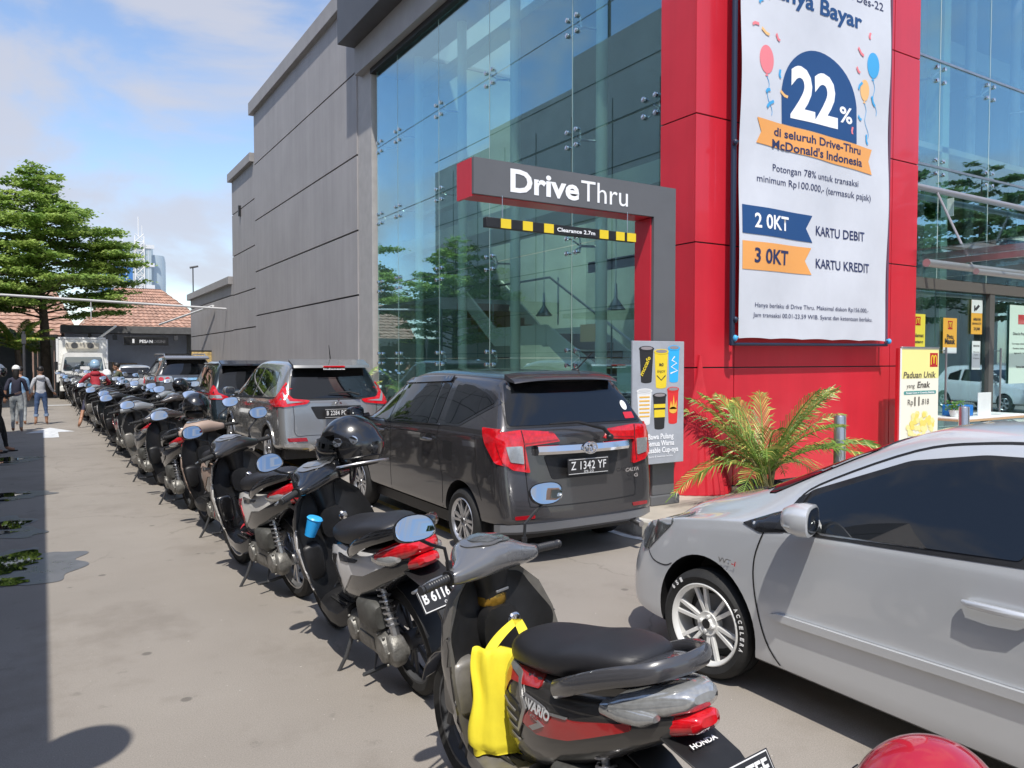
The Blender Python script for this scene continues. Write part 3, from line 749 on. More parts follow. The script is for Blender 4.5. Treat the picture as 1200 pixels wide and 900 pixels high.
def car_body(spec, paintm, parent):
    st = spec['st']; rings = []
    for (sl, sb, stp, zb, zm, zbelt, ztop, wl, wm, wb, wt, cr) in st:
        half = [(0, zb, sl), (wl * .72, zb, sl), (wl, zb + .07, sl), (wm, zm, (sl * .6 + sb * .4)), (wb + .004, zbelt - .045, sb), (wb - .012, zbelt + .012, sb * .96 + stp * .04),
                (wt + .012, ztop - .075, sb * .12 + stp * .88), (wt - .07, ztop - .006, stp), (wt * .55, ztop + cr * .8, stp), (0, ztop + cr, stp)]
        ring = [V((x, s, z)) for x, z, s in half] + [V((-x, s, z)) for x, z, s in half[-2:0:-1]]
        rings.append(ring)
    bm = bmesh.new(); R = [[bm.verts.new(p) for p in r] for r in rings]; n = len(R[0])
    cre = bm.edges.layers.float.new('crease_edge')
    for a, c in zip(R, R[1:]):
        for i in range(n): bm.faces.new([a[i], c[i], c[(i + 1) % n], a[(i + 1) % n]])
    m_ = n // 2
    for r, fl in ((R[0], 1), (R[-1], 0)):
        bm.faces.new([r[0], r[1], r[n - 1]] if fl else [r[0], r[n - 1], r[1]])
        for i in range(1, m_ - 1):
            q = [r[i], r[i + 1], r[n - i - 1], r[n - i]]; bm.faces.new(q if fl else q[::-1])
        q = [r[m_ - 1], r[m_], r[m_ + 1]]; bm.faces.new(q if fl else q[::-1])
    bm.edges.ensure_lookup_table()
    def crease(row, idxs, val):
        for a, c in zip(row, row[1:]):
            for i in idxs:
                for ii in (i, (n - i) % n):
                    e = bm.edges.get([a[ii], c[ii]]); 
                    if e: e[cre] = val
    crease(R, (2,), .5); crease(R, (4, 5), .55); crease(R, (6,), .25)
    for e in bm.edges:
        pass
    bmesh.ops.recalc_face_normals(bm, faces=bm.faces)
    me = bpy.data.meshes.new('body'); bm.to_mesh(me); bm.free(); me.materials.append(paintm); me.materials.append(K['black'])
    o = bpy.data.objects.new('body', me); COL.objects.link(o)
    s = o.modifiers.new('s', 'SUBSURF'); s.levels = 3; s.render_levels = 3; apply_mods(o)
    bv = bvh_of(o)
    # wheel wells
    cut = MB()
    for ay in spec['axles']:
        for sd in (-1, 1):
            w2 = spec['hw']
            cut.lathe([(0, sd * (w2 - .30)), (spec['arch'], sd * (w2 - .30)), (spec['arch'], sd * (w2 + .15)), (0, sd * (w2 + .15))], (0, ay, spec['R'] + .02), 'x', 48)
    c = cut.build('cut', K['black'], None, smooth=0, weld=True)
    bo = o.modifiers.new('b', 'BOOLEAN'); bo.operation = 'DIFFERENCE'; bo.object = c; bo.solver = 'EXACT'; bo.material_mode = 'TRANSFER'
    apply_mods(o); bpy.data.objects.remove(c)
    o.data.shade_smooth(); o.data.set_sharp_from_angle(angle=radians(32)); o.parent = parent
    return o, bv

class Car:
    def __init__(s, name, label, spec, paintm, loc, rz=0.0, group='cars queued along the restaurant kerb', cat='car'):
        s.t = thing(name, label, cat, loc, rz, group); s.spec = spec; s.body, s.bv = car_body(spec, paintm, s.t); s.pm = paintm; s.L = spec['L']
    def side(s, name, poly, m, off=.004, grid=.06, both=True, rnd=0, skirt=.012, parent=None, sides=(-1, 1)):
        out = []
        for sd in sides:
            p = rounded(poly, rnd) if rnd else poly
            # plane: x = sd*3, axes (y, z), direction -sd x
            out.append(patch(s.bv, p, (sd * 2.0, 0, 0), (0, 1, 0), (0, 0, 1), (-sd, 0, 0), off, grid, skirt, name, m, parent or s.t))
        return out
    def rear(s, name, poly, m, off=.004, grid=.06, rnd=0, skirt=.012, parent=None, zd=0.0):
        p = rounded(poly, rnd) if rnd else poly
        return patch(s.bv, p, (0, -2.0, 0), (1, 0, 0), (0, 0, 1), (0, 1, zd), off, grid, skirt, name, m, parent or s.t)
    def front(s, name, poly, m, off=.004, grid=.06, rnd=0, skirt=.012, parent=None):
        p = rounded(poly, rnd) if rnd else poly
        return patch(s.bv, p, (0, s.L + 2.0, 0), (1, 0, 0), (0, 0, 1), (0, -1, 0), off, grid, skirt, name, m, parent or s.t)
    def top(s, name, poly, m, off=.004, grid=.06, rnd=0, skirt=.012):
        p = rounded(poly, rnd) if rnd else poly
        return patch(s.bv, p, (0, 0, 4.0), (1, 0, 0), (0, 1, 0), (0, 0, -1), off, grid, skirt, name, m, s.t)
    def line(s, pts, w_=.007, where='side', name='panel_gap', sm=True, **k):
        p = resample(pts, closed=False, per=5) if sm else pts
        if where == 'side': return s.side(name, strip_poly(p, w_), K['seam'], off=.0016, grid=.05, skirt=0, **k)
        if where == 'rear': return s.rear(name, strip_poly(p, w_), K['seam'], off=.0016, grid=.05, skirt=0)
        if where == 'top': return s.top(name, strip_poly(p, w_), K['seam'], off=.0016, grid=.05, skirt=0)
    def wheels(s, rr, w_, style, rimm, sides=(-1, 1), white=False):
        sp = s.spec
        for i, ay in enumerate(sp['axles']):
            for sd in sides: tyre_wheel(s.t, sd * (sp['hw'] - w_ / 2 - .012), ay, sp['R'], rr, w_, sd, style, rimm, white=white and sd < 0 and i == 1, steer=radians(5) if white and i == 1 else 0)
    def plate(s, txt, y, z, m=K['plate'], tm=None, w_=.43, sub=None, rz=0):
        b = MB(); b.box(-w_ / 2, w_ / 2, y - .012, y, z - .07, z + .07); p = b.build('number_plate', m, s.t, bev=.004)
        b = MB(); b.box(-w_ / 2 + .008, w_ / 2 - .008, y - .0135, y - .0125, z + .058, z + .062); b.box(-w_ / 2 + .008, w_ / 2 - .008, y - .0135, y - .0125, z - .062, z - .058); b.build('plate_rim', K['plate_w'], p, smooth=0)
        text(txt, frameM((0, y - .013, z - .025), (1, 0, 0), (0, 0, 1)), tm or K['plate_w'], h=.068, w=w_ * .86, bold=.01, parent=p, space=1.1)
        if sub: text(sub, frameM((0, y - .013, z - .055), (1, 0, 0), (0, 0, 1)), tm or K['plate_w'], h=.02, w=.1, parent=p)
        return p
    def mirror(s, y, z, x, m, sx=.11, sides=(-1, 1)):
        for sd in sides:
            R_ = Matrix.Translation((sd * (x + .10), y, z)) @ Matrix.Rotation(sd * radians(-22), 4, 'Z')
            def rg(yy, w_, h_, p=3.0, dx=0): return [R_ @ (V(q) + V((sd * dx, 0, 0))) for q in ell_ring(0, yy, 0, w_, h_, 20, p)]
            b = MB(); b.loft([rg(-.045, .098, .062), rg(-.04, .105, .069), rg(.0, .106, .072), rg(.045, .095, .064, 2.6, -.004), rg(.08, .07, .046, 2.3, -.012), rg(.095, .03, .02, 2, -.02)])
            b.tube([(sd * (x - .08), y + .05, z - .04), (sd * (x + .03), y + .02, z - .045)], [.035, .028], 10)
            o = b.build('door_mirror', m, s.t)
            b = MB(); b.loft([rg(-.047, .088, .055), rg(-.0465, .09, .057)]); b.build('mirror_glass', K['mirror'], o)
            b = MB(); b.loft([rg(.03, .100, .012, 3, .002), rg(.06, .092, .010, 3, -.004)], True); o2 = b.build('indicator', K['clear_lens'], o); o2.location = (0, 0, -.022)

# ---- station tuples: s_low, s_belt, s_top, z_bottom, z_mid, z_belt, z_top, w_low, w_mid, w_belt, w_top, crown
def mpv(L, hw, H, zb=.26, belt=.98, rake=.40, nose=.72, hood=1.0, cowl=.84, roofw=.60, rake_f=.98):
    a = hw
    return [(.06, .14, .14 + rake, zb + .08, .60, belt, H - .07, a - .10, a - .045, a - .075, roofw - .03, .03),
            (.02 + .10, .22, .24 + rake, zb + .02, .60, belt, H - .03, a - .03, a - .01, a - .02, roofw, .03),
            (.50, .55, .75 + rake * .6, zb, .58, belt, H - .012, a - .025, a, a - .012, roofw + .01, .03),
            (1.25, 1.3, 1.5, zb, .58, belt - .01, H, a - .03, a, a - .012, roofw + .015, .03),
            (L * .5, L * .5, L * .5, zb, .58, belt - .03, H, a - .03, a, a - .012, roofw + .01, .03),
            (L - 1.45, L - 1.45, L - cowl - rake_f, zb, .58, belt - .05, H - .055, a - .03, a, a - .014, roofw - .01, .025),
            (L - 1.0, L - 1.02, L - cowl, zb, .58, belt - .05, hood + .015, a - .03, a - .005, a - .02, roofw + .06, .03),
            (L - .62, L - .62, L - .55, zb, .57, belt - .09, hood - .03, a - .03, a - .015, a - .04, roofw + .03, .03),
            (L - .24, L - .24, L - .25, zb, .55, nose + .02, nose + .10, a - .05, a - .04, a - .12, roofw - .08, .03),
            (L - .04, L - .03, L - .10, zb + .06, .5, nose - .08, nose, a - .16, a - .14, a - .22, roofw - .2, .02)]

def window_set(c, polys, rubber=.014, name='side_window'):
    for p in polys:
        cx = sum(q[0] for q in p) / len(p); cy = sum(q[1] for q in p) / len(p)
        c.side('window_seal', [(cx + (x - cx) * (1 + rubber * 2 / .6), cy + (y - cy) * (1 + rubber * 2 / .35)) for x, y in p], K['black'], off=.002, rnd=.05, skirt=.003)
        c.side(name, p, K['tint'], off=.0045, rnd=.045, skirt=.003)

# ---------------------------------------------------------------- dark grey MPV (second from the viewer)
CG = paint('charcoal brown metallic', (.062, .060, .063), metal=.5, rough=.22)
sp = dict(L=4.07, hw=.828, axles=(.80, 3.325), arch=.335, R=.285, st=mpv(4.07, .828, 1.585, belt=1.10, rake=.26, cowl=.72, rake_f=.95, hood=1.04, roofw=.62))
c = Car('parked_car', 'charcoal MPV with wide red tail lamps and plate Z 1342 YF', sp, CG, (3.92, 5.07, 0)); CALYA = c
c.side('window_seal', [(3.42, 1.03), (2.38, 1.04), (1.22, 1.095), (.86, 1.11), (.34, 1.33), (.52, 1.42), (.86, 1.485), (1.3, 1.505), (2.2, 1.49), (2.55, 1.455), (3.05, 1.27)], K['gloss_black'], off=.0025, rnd=.03, skirt=.003)
for p in ([(3.36, 1.05), (2.45, 1.06), (2.40, 1.44), (2.56, 1.43), (3.02, 1.245)], [(2.32, 1.062), (1.50, 1.09), (1.47, 1.475), (2.28, 1.465)], [(1.46, 1.092), (1.30, 1.098), (1.27, 1.478), (1.43, 1.476)], [(1.16, 1.12), (.88, 1.13), (.42, 1.33), (.56, 1.40), (.86, 1.465), (1.15, 1.48)]):
    c.side('side_window', p, K['tint'], off=.005, rnd=.035, skirt=.003)
c.side('window_line', strip_poly([(3.36, 1.035), (2.38, 1.05), (1.22, 1.10)], .010), K['chrome'], off=.006, skirt=.002)
c.line([(2.38, 1.50), (2.38, 1.04), (2.38, .6), (2.40, .30)]); c.line([(1.24, 1.1), (1.27, .95), (1.22, .78), (1.16, .6), (1.2, .30)]); c.line([(3.36, .98), (3.34, .6), (3.22, .30)]); c.line([(1.3, 1.0), (2.5, .985), (3.3, .96)], .006)
c.line([(.55, 1.06), (.52, .72), (.44, .52)], .006)
for y0 in (1.34, 2.50):
    b = MB(); b.tube([(-.835, y0, .95), (-.868, y0 + .03, .952), (-.872, y0 + .1, .952), (-.868, y0 + .17, .95), (-.83, y0 + .20, .948)], [.012, .016, .017, .016, .012], 8); b.build('door_handle', CG, c.t)
    c.side('handle_recess', circ(y0 + .11, .955, .075, .04), K['black'], off=.0022, skirt=0)
c.side('fuel_flap', strip_poly([(.98, .96), (1.14, .96), (1.14, .80), (.98, .80), (.98, .96)], .006), K['seam'], off=.0016, skirt=0, sides=(-1,))
c.side('sill_moulding', rect(1.22, 2.95, .25, .31), CG, off=.012, skirt=.02)
c.side('rain_visor', [(3.05, 1.30), (2.62, 1.485), (1.3, 1.535), (1.3, 1.49), (2.58, 1.435), (2.99, 1.26)], K['gloss_black'], off=.018, skirt=.016)
# rear
c.rear('window_seal', [(-.72, 1.13), (.72, 1.13), (.68, 1.30), (.60, 1.515), (-.60, 1.515), (-.68, 1.30)], K['black'], off=.002, rnd=.04, skirt=.003)
c.rear('rear_window', [(-.70, 1.15), (.70, 1.15), (.66, 1.30), (.585, 1.50), (-.585, 1.50), (-.66, 1.30)], K['tint'], off=.005, rnd=.04, skirt=.004)
def lamp(sd):
    q = lambda p: [(sd * x, z) for x, z in p]
    l = c.rear('tail_lamp', q([(.235, 1.01), (.58, .985), (.545, .77), (.70, .80), (.775, .86), (.81, 1.10), (.60, 1.115), (.30, 1.09)]), K['red_lens'], off=.016, rnd=.015, skirt=.03, grid=.04)
    c.rear('clear_window', q([(.605, .99), (.745, .99), (.72, .865), (.60, .845)]), K['clear_lens'], off=.022, rnd=.015, grid=.04, parent=l)
    c.rear('lamp_line', q([(.26, 1.02), (.59, 1.0), (.59, 1.012), (.26, 1.03)]), K['darkred_lens'], off=.018, grid=.04, parent=l)
    c.rear('lamp_line', strip_poly(q([(.60, 1.11), (.585, 1.0), (.59, .80)]), .008), K['seam'], off=.018, grid=.04, parent=l, skirt=.002)
    c.side('tail_lamp', [(.08, 1.12), (.44, 1.13), (.36, 1.0), (.22, .86), (.09, .80)], K['red_lens'], off=.014, rnd=.02, skirt=.02, sides=(sd,))
lamp(-1); lamp(1)
b = MB(); b.loft([[V((x, .045 + .05 * (abs(x) / .48) ** 2 + dy, z)) for dy, z in ((.03, .905), (-.01, .915), (-.02, .94), (-.005, .985), (.03, .99))] for x in [-.48 + .96 * k / 20 for k in range(21)]]); b.build('garnish', K['chrome'], c.t)
c.rear('plate_recess', [(-.33, .70), (.33, .70), (.40, .90), (-.40, .90)], K['black'], off=.003, rnd=.03, skirt=0)
PY = .02
c.plate('Z 1342 YF', .05, .80, sub='09-23')
e = MB(); e.tube([(.07 * cos(a), .012, .955 + .048 * sin(a)) for a in [k * pi / 10 for k in range(21)]], .007, 6); e.tube([(.052 * cos(a), .01, .972 + .017 * sin(a)) for a in [k * pi / 8 for k in range(17)]], .006, 6); e.tube([(.022 * cos(a), .008, .955 + .042 * sin(a)) for a in [k * pi / 8 for k in range(17)]], .006, 6)
e.build('emblem', K['chrome'], c.t)
text('CALYA', frameM((.50, .062, .715), (1, .12, .0), (0, 0, 1)), K['chrome'], h=.03, w=.17, bold=.03, shear=.2, parent=c.t); text('G', frameM((.55, .07, .66), (1, .12, .0), (0, 0, 1)), K['chrome'], h=.03, w=.05, bold=.03, parent=c.t)
c.line([(-.58, .80), (-.57, .62), (-.56, .52), (-.50, .49), (0, .48), (.50, .49), (.56, .52), (.57, .62), (.58, .80)], .008, 'rear')
b = MB(); b.loft([[V((x, .16 - .14 * (1 - (abs(x) / .80) ** 4) + dy, z)) for (dy, z) in ((0, .30), (.05, .27), (.10, .29), (.1, .345), (.0, .36))] for x in [-.80 + 1.6 * k / 24 for k in range(25)]]); b.build('bumper_lip', mat('satin lip', (.22, .23, .25), .3, metal=.6), c.t)
c.rear('reflector', rounded(rect(-.70, -.52, .40, .43), .01), K['darkred_lens'], off=.006); c.rear('reflector', rounded(rect(.52, .70, .40, .43), .01), K['darkred_lens'], off=.006)
b = MB(); b.loft([[V((x, .30 + dy + .08 * (abs(x) / .58) ** 3, z - .03 * (abs(x) / .55) ** 3)) for dy, z in ((-.03, 1.525), (-.015, 1.545), (.14, 1.60), (.14, 1.55))] for x in [-.55 + 1.10 * k / 16 for k in range(17)]]); b.build('roof_spoiler', CG, c.t)
b = MB(); b.tube([(.24, .05, 1.04), (.17, .055, 1.11), (-.08, .085, 1.17), (-.36, .10, 1.165)], [.02, .018, .012, .006], 8); b.ball((.24, .05, 1.03), (.035, .03, .03)); b.build('wiper', K['black'], c.t)
b = MB(); b.tube([(.20, .5, 1.60), (.30, .38, 1.76)], [.008, .004], 6); b.ball((.2, .5, 1.6), (.03, .05, .02)); b.build('antenna', K['black'], c.t)
b = MB(); b.tube([(-.02 + .02 * sin(k), .40 - .03 * k, 1.50 - .115 * k) for k in range(5)], .0035, 5); b.build('antenna_cable', K['black'], c.t)
b = MB(); b.tube([(.55, .2, .28), (.55, -.01, .25)], .028, 12); b.build('exhaust', K['steel'], c.t)
for (z0, mm, tt) in ((1.28, K['whiteplas'], 'o'), (1.19, K['red'], 'x')):
    c.rear('sticker', circ(.575, z0, .036, .042) if tt == 'o' else rounded(rect(.53, .645, 1.165, 1.22), .01), mm, off=.008, skirt=.001)
b = MB(); b.box(-.70, .70, .3, 3.8, .18, .30); b.build('underbody', K['black'], c.t, smooth=0)
c.wheels(.195, .175, 'split', K['alloy']); c.mirror(3.15, 1.10, .83, K['gloss_black'])
c.side('mud_flap', rect(.3, .38, .2, .3), K['black'])

# ---------------------------------------------------------------- silver sedan (nearest)
SV = paint('silver metallic', (.60, .62, .64), metal=.4, rough=.30)
L = 4.30; a = .85
st = [(.05, .10, .30, .30, .58, .90, 1.02, a - .14, a - .10, a - .14, .56, .03),
      (.16, .22, .45, .16, .58, .95, 1.06, a - .05, a - .02, a - .06, .60, .03),
      (.55, .6, .78, .14, .58, .965, 1.09, a - .03, a, a - .03, .62, .03),
      (.95, 1.0, 1.55, .14, .58, .965, 1.38, a - .03, a, a - .025, .55, .03),
      (1.9, 1.9, 1.95, .14, .56, .955, 1.415, a - .03, a + .002, a - .02, .575, .035),
      (2.5, 2.5, 2.40, .14, .56, .935, 1.40, a - .03, a + .002, a - .02, .565, .035),
      (2.95, 3.0, 2.62, .14, .56, .90, 1.345, a - .035, a, a - .025, .55, .03),
      (3.25, 3.28, 3.36, .14, .56, .87, .985, a - .035, a, a - .04, .68, .03),
      (3.62, 3.62, 3.6, .14, .55, .82, .92, a - .03, a - .005, a - .045, .66, .035),
      (3.95, 3.95, 3.9, .14, .5, .76, .83, a - .04, a - .03, a - .10, .58, .04),
      (4.17, 4.17, 4.12, .16, .45, .66, .735, a - .12, a - .11, a - .20, .46, .03),
      (4.28, 4.30, 4.26, .20, .42, .56, .61, a - .26, a - .24, a - .32, .36, .01)]
sp = dict(L=L, hw=.855, axles=(.93, 3.49), arch=.345, R=.290, st=st)
c = Car('parked_car', 'silver sedan nearest the viewer with white lettered tyres and dark tinted side window', sp, SV, (3.80, -.62, 0)); VIOS = c
c.side('window_seal', [(3.06, .875), (1.92, .95), (1.90, 1.325), (2.20, 1.315), (2.50, 1.26), (2.95, 1.07)], K['black'], off=.002, rnd=.03, skirt=.003)
c.side('side_window', [(2.99, .90), (1.96, .97), (1.94, 1.305), (2.2, 1.295), (2.48, 1.24), (2.91, 1.05)], K['tint'], off=.005, rnd=.02, skirt=.004)
c.side('window_seal', [(1.87, .955), (1.0, .975), (1.12, 1.09), (1.4, 1.22), (1.85, 1.325)], K['black'], off=.002, rnd=.03, skirt=.003)
c.side('side_window', [(1.84, .975), (1.08, .992), (1.18, 1.08), (1.42, 1.195), (1.82, 1.295)], K['tint'], off=.005, rnd=.03, skirt=.004)
c.side('corner_window', [(3.25, .875), (3.13, .85), (2.98, .88), (2.95, 1.0), (3.08, .95)], K['gloss_black'], off=.004, rnd=.015, grid=.03)
c.side('pillar_trim', [(3.04, .885), (2.98, .89), (2.94, 1.06), (2.99, 1.03)], K['black'], off=.006, grid=.03)
c.line([(3.10, .87), (3.15, .72), (3.14, .55), (3.08, .33), (2.97, .195)], .009); c.line([(1.90, 1.0), (1.88, .6), (1.90, .23)], .009); c.line([(2.97, .195), (1.90, .19), (1.3, .195)], .008)
c.line([(3.0, 1.0), (2.92, 1.10), (2.5, 1.30), (2.2, 1.36), (1.9, 1.375)], .010)
c.side('rub_strip', [(3.05, .475), (3.0, .492), (1.0, .54), (1.0, .50), (2.9, .458), (3.0, .458)], SV, off=.016, rnd=.008, skirt=.018)
for y0 in (2.02, 1.05):
    b = MB(); b.tube([(-.860, y0 + .12, .785), (-.876, y0 + .09, .787), (-.880, y0, .79), (-.876, y0 - .10, .792), (-.860, y0 - .13, .794)], [.010, .015, .016, .015, .010], 10); b.build('door_handle', SV, c.t)
b = MB(); 
# headlamps
for sd in (-1, 1):
    hl = patch(c.bv, rounded([(sd * .50, .58), (sd * .66, .58), (sd * .70, .68), (sd * .66, .715), (sd * .48, .66)], .02), (0, L + 2, 0), (1, 0, 0), (0, 0, 1), (0, -1, 0), .006, .04, .012, 'headlamp', K['clear_lens'], c.t)
    patch(c.bv, rounded([(4.04, .57), (4.12, .64), (4.02, .735), (3.90, .79), (3.77, .815), (3.78, .77), (3.88, .68), (3.98, .59)], .012), (sd * 2, 0, 0), (0, 1, 0), (0, 0, 1), (-sd, 0, 0), .006, .04, .012, 'headlamp', mat('smoked lamp' + str(sd), (.13, .14, .14), .10, metal=.35, coat=1, var=.6, vscale=9), c.t)
c.line([(4.02, .60), (3.92, .54), (3.80, .535), (3.74, .56)], .006)
c.line([(-.74, 3.4), (-.66, 3.8), (-.5, 4.12), (0, 4.2), (.5, 4.12), (.66, 3.8), (.74, 3.4)], .008, 'top')
c.top('windscreen', [(-.66, 3.28), (0, 3.36), (.66, 3.28), (.50, 2.70), (0, 2.66), (-.50, 2.70)], K['tint'], off=.005, rnd=.04)
c.top('cowl_trim', [(-.72, 3.36), (0, 3.44), (.72, 3.36), (.68, 3.27), (0, 3.35), (-.68, 3.27)], K['black'], off=.004)
c.front('grille', [(-.38, .58), (.38, .58), (.33, .50), (-.33, .50)], K['black'], rnd=.02); c.front('lower_grille', [(-.4, .42), (.4, .42), (.44, .30), (-.44, .30)], K['black'], rnd=.02)
b = MB(); b.tube([(-.45, 3.30, 1.045), (-.1, 3.38, 1.04)], .008, 6); b.tube([(0.1, 3.30, 1.05), (.45, 3.38, 1.02)], .008, 6); b.build('wiper', K['black'], c.t)
def bodytext(c, s_, y, z, h, w_, m, bold=0.02):
    loc, no, i, d = c.bv.ray_cast(V((-2, y, z)), V((1, 0, 0)), 3); text(s_, frameM(loc + V((-.010, 0, 0)), (no.cross(V((0, 0, 1)))) * -1 if False else V((0, -1, 0)), (0, 0, 1)), m, h=h, w=w_, bold=bold, parent=c.t, ext=.003, shear=.15)
bodytext(c, 'VVT', 3.33, .655, .026, .085, K['steel']); bodytext(c, '-i', 3.27, .655, .026, .03, K['red'])
c.wheels(.213, .19, 'six', mat('race rim silver', (.72, .72, .70), .4, metal=.25), white=True); c.mirror(2.80, .985, .83, SV)
b = MB(); b.box(-.66, .66, .3, 3.8, .18, .28); b.build('underbody', K['black'], c.t, smooth=0)
c.rear('tail_lamp', rounded([(-.83, .66), (-.55, .70), (-.55, .88), (-.83, .90)], .03), K['red_lens']); c.rear('tail_lamp', rounded([(.83, .66), (.55, .70), (.55, .88), (.83, .90)], .03), K['red_lens'])

# ---------------------------------------------------------------- silver-grey crossover MPV
XG = paint('titanium grey metallic', (.29, .29, .285), metal=.6, rough=.25)
sp = dict(L=4.48, hw=.875, axles=(.86, 3.635), arch=.36, R=.32, st=mpv(4.48, .875, 1.69, zb=.30, belt=1.08, rake=.30, nose=.85, hood=1.12))
c = Car('parked_car', 'grey crossover with tall L-shaped red lamps parked in front of the charcoal MPV', sp, XG, (3.80, 11.1, 0)); XP = c
window_set(c, [[(3.3, 1.06), (2.72, 1.08), (2.66, 1.52), (2.80, 1.52), (3.05, 1.36)], [(2.64, 1.08), (1.9, 1.10), (1.84, 1.545), (2.6, 1.53)], [(1.78, 1.105), (1.25, 1.12), (.98, 1.34), (1.16, 1.50), (1.74, 1.545)]])
c.side('pillar_trim', [(1.0, 1.2), (.70, 1.32), (.84, 1.5), (1.15, 1.5), (1.0, 1.36)], K['gloss_black'], off=.004, rnd=.03)
c.line([(2.68, 1.55), (2.70, 1.05), (2.66, .6), (2.7, .34)]); c.line([(1.75, 1.05), (1.4, .78), (1.35, .55), (1.4, .34)]); c.line([(3.4, 1.0), (3.38, .6), (3.25, .34)])
c.line([(3.6, 1.02), (1.0, 1.10), (.5, 1.12)], .02)
c.side('door_handle', rounded(rect(2.0, 2.2, .97, 1.005), .015), XG, off=.028, grid=.04, skirt=.03); c.side('door_handle', rounded(rect(2.9, 3.1, .955, .99), .015), XG, off=.028, grid=.04, skirt=.03)
c.side('sill_moulding', rect(1.3, 3.2, .30, .36), K['black'], off=.012, skirt=.02)
for ay in sp['axles']: c.side('arch_moulding', strip_poly([(ay + .385 * cos(x), .345 + .385 * sin(x)) for x in [pi * (k / 14) for k in range(15)]], .045), XG, off=.010, skirt=.012)
c.rear('window_seal', [(-.72, 1.08), (.72, 1.08), (.68, 1.3), (.60, 1.57), (-.60, 1.57), (-.68, 1.3)], K['black'], off=.002, rnd=.04, skirt=.003)
c.rear('rear_window', [(-.69, 1.11), (.69, 1.11), (.65, 1.3), (.58, 1.55), (-.58, 1.55), (-.65, 1.3)], K['tint'], off=.005, rnd=.05)
for sd in (-1, 1):
    q = lambda p: [(sd * x, z) for x, z in p]
    l = c.rear('tail_lamp', q([(.40, 1.08), (.45, 1.03), (.80, .99), (.86, 1.03), (.83, 1.2), (.765, 1.40), (.73, 1.40), (.71, 1.18), (.65, 1.11)]), K['red_lens'], off=.016, rnd=.02, skirt=.03, grid=.04)
    c.rear('lamp_line', q([(.48, 1.06), (.70, 1.075), (.765, 1.2), (.745, 1.36), (.755, 1.36), (.79, 1.2), (.74, 1.04)]), K['clear_lens'], off=.019, parent=l)
    c.side('tail_lamp', [(.12, 1.00), (.40, .99), (.75, 1.07), (.46, 1.10), (.36, 1.22), (.36, 1.42), (.2, 1.4)], K['red_lens'], off=.012, rnd=.02, sides=(sd,))
    c.rear('reflector', rounded(q([(.46, .48), (.74, .48), (.76, .535), (.48, .535)]), .012), K['darkred_lens'], off=.010)
    c.rear('bumper_accent', q([(.30, .32), (.42, .44), (.80, .46), (.80, .42), (.46, .39), (.38, .29), (.32, .29)]), K['alloy'], off=.02, rnd=.015, skirt=.02)
c.rear('bumper_panel', [(-.50, .30), (.50, .30), (.40, .42), (-.40, .42)], K['grey'], off=.008, rnd=.02)
c.line([(-.66, 1.06), (-.645, .85), (-.63, .58), (-.4, .565), (.4, .565), (.63, .58), (.645, .85), (.66, 1.06)], .008, 'rear')
c.rear('plate_recess', [(-.30, .80), (.30, .80), (.40, .99), (-.40, .99)], K['black'], off=.003, rnd=.03, skirt=0)
c.plate('B 2284 POQ', .045, .885)
b = MB(); 
for k in range(3):
    aa = pi / 2 + k * 2 * pi / 3; cx_, cz_ = .032 * cos(aa), 1.055 + .032 * sin(aa); px_, pz_ = cos(aa), sin(aa); qx, qz = -pz_, px_
    b.prism([(cx_ + px_ * .03, cz_ + pz_ * .03), (cx_ + qx * .018, cz_ + qz * .018), (cx_ - px_ * .03, cz_ - pz_ * .03), (cx_ - qx * .018, cz_ - qz * .018)], .03, .06, axes='xz')
b.build('emblem', K['chrome'], c.t, smooth=0)
b = MB(); b.loft([[V((x, .28 + dy + .06 * (abs(x) / .62) ** 3, z)) for dy, z in ((-.04, 1.57), (-.02, 1.61), (.25, 1.695), (.25, 1.66))] for x in [-.60 + 1.2 * k / 16 for k in range(17)]]); b.build('roof_spoiler', XG, c.t)
b = MB(); b.box(-.17, .17, .225, .26, 1.575, 1.60); b.build('brake_light', K['red_lens'], c.t, bev=.004)
text('Indonesia', frameM((0, .225, 1.54), (1, 0, 0), (0, 0, 1)), lm, h=.025, w=.34, bold=.02, parent=c.t)
b = MB(); b.tube([(.06, .6, 1.71), (.0, .48, 1.92)], [.010, .004], 6); b.build('antenna', K['black'], c.t)
b = MB(); b.tube([(.35, .10, 1.16), (.2, .13, 1.20), (-.10, .16, 1.19)], [.018, .012, .006], 8); b.build('wiper', K['black'], c.t)
b = MB(); b.box(-.74, .74, .3, 4.1, .2, .34); b.build('underbody', K['black'], c.t, smooth=0)
c.wheels(.215, .2, 'five', K['alloy']); c.mirror(3.15, 1.14, .87, XG)

# ---------------------------------------------------------------- navy MPV
NB = paint('dark teal blue metallic', (.022, .034, .042), metal=.5, rough=.2)
sp = dict(L=4.2, hw=.83, axles=(.78, 3.43), arch=.335, R=.30, st=mpv(4.2, .83, 1.66, zb=.28, belt=1.02, rake=.26))
c = Car('parked_car', 'dark blue MPV with large red and white wraparound lamps, third ahead in the queue', sp, NB, (3.88, 17.0, 0))
window_set(c, [[(3.1, 1.04), (2.6, 1.05), (2.55, 1.48), (2.66, 1.49), (2.88, 1.33)], [(2.52, 1.05), (1.75, 1.07), (1.7, 1.51), (2.48, 1.5)], [(1.66, 1.07), (.9, 1.09), (.82, 1.3), (.98, 1.46), (1.6, 1.51)]])
c.line([(2.57, 1.5), (2.57, 1.0), (2.55, .32)]); c.line([(1.7, 1.0), (1.2, .7), (1.2, .32)])
c.rear('rear_window', [(-.68, 1.05), (.68, 1.05), (.64, 1.3), (.58, 1.56), (-.58, 1.56), (-.64, 1.3)], K['tint'], off=.005, rnd=.04)
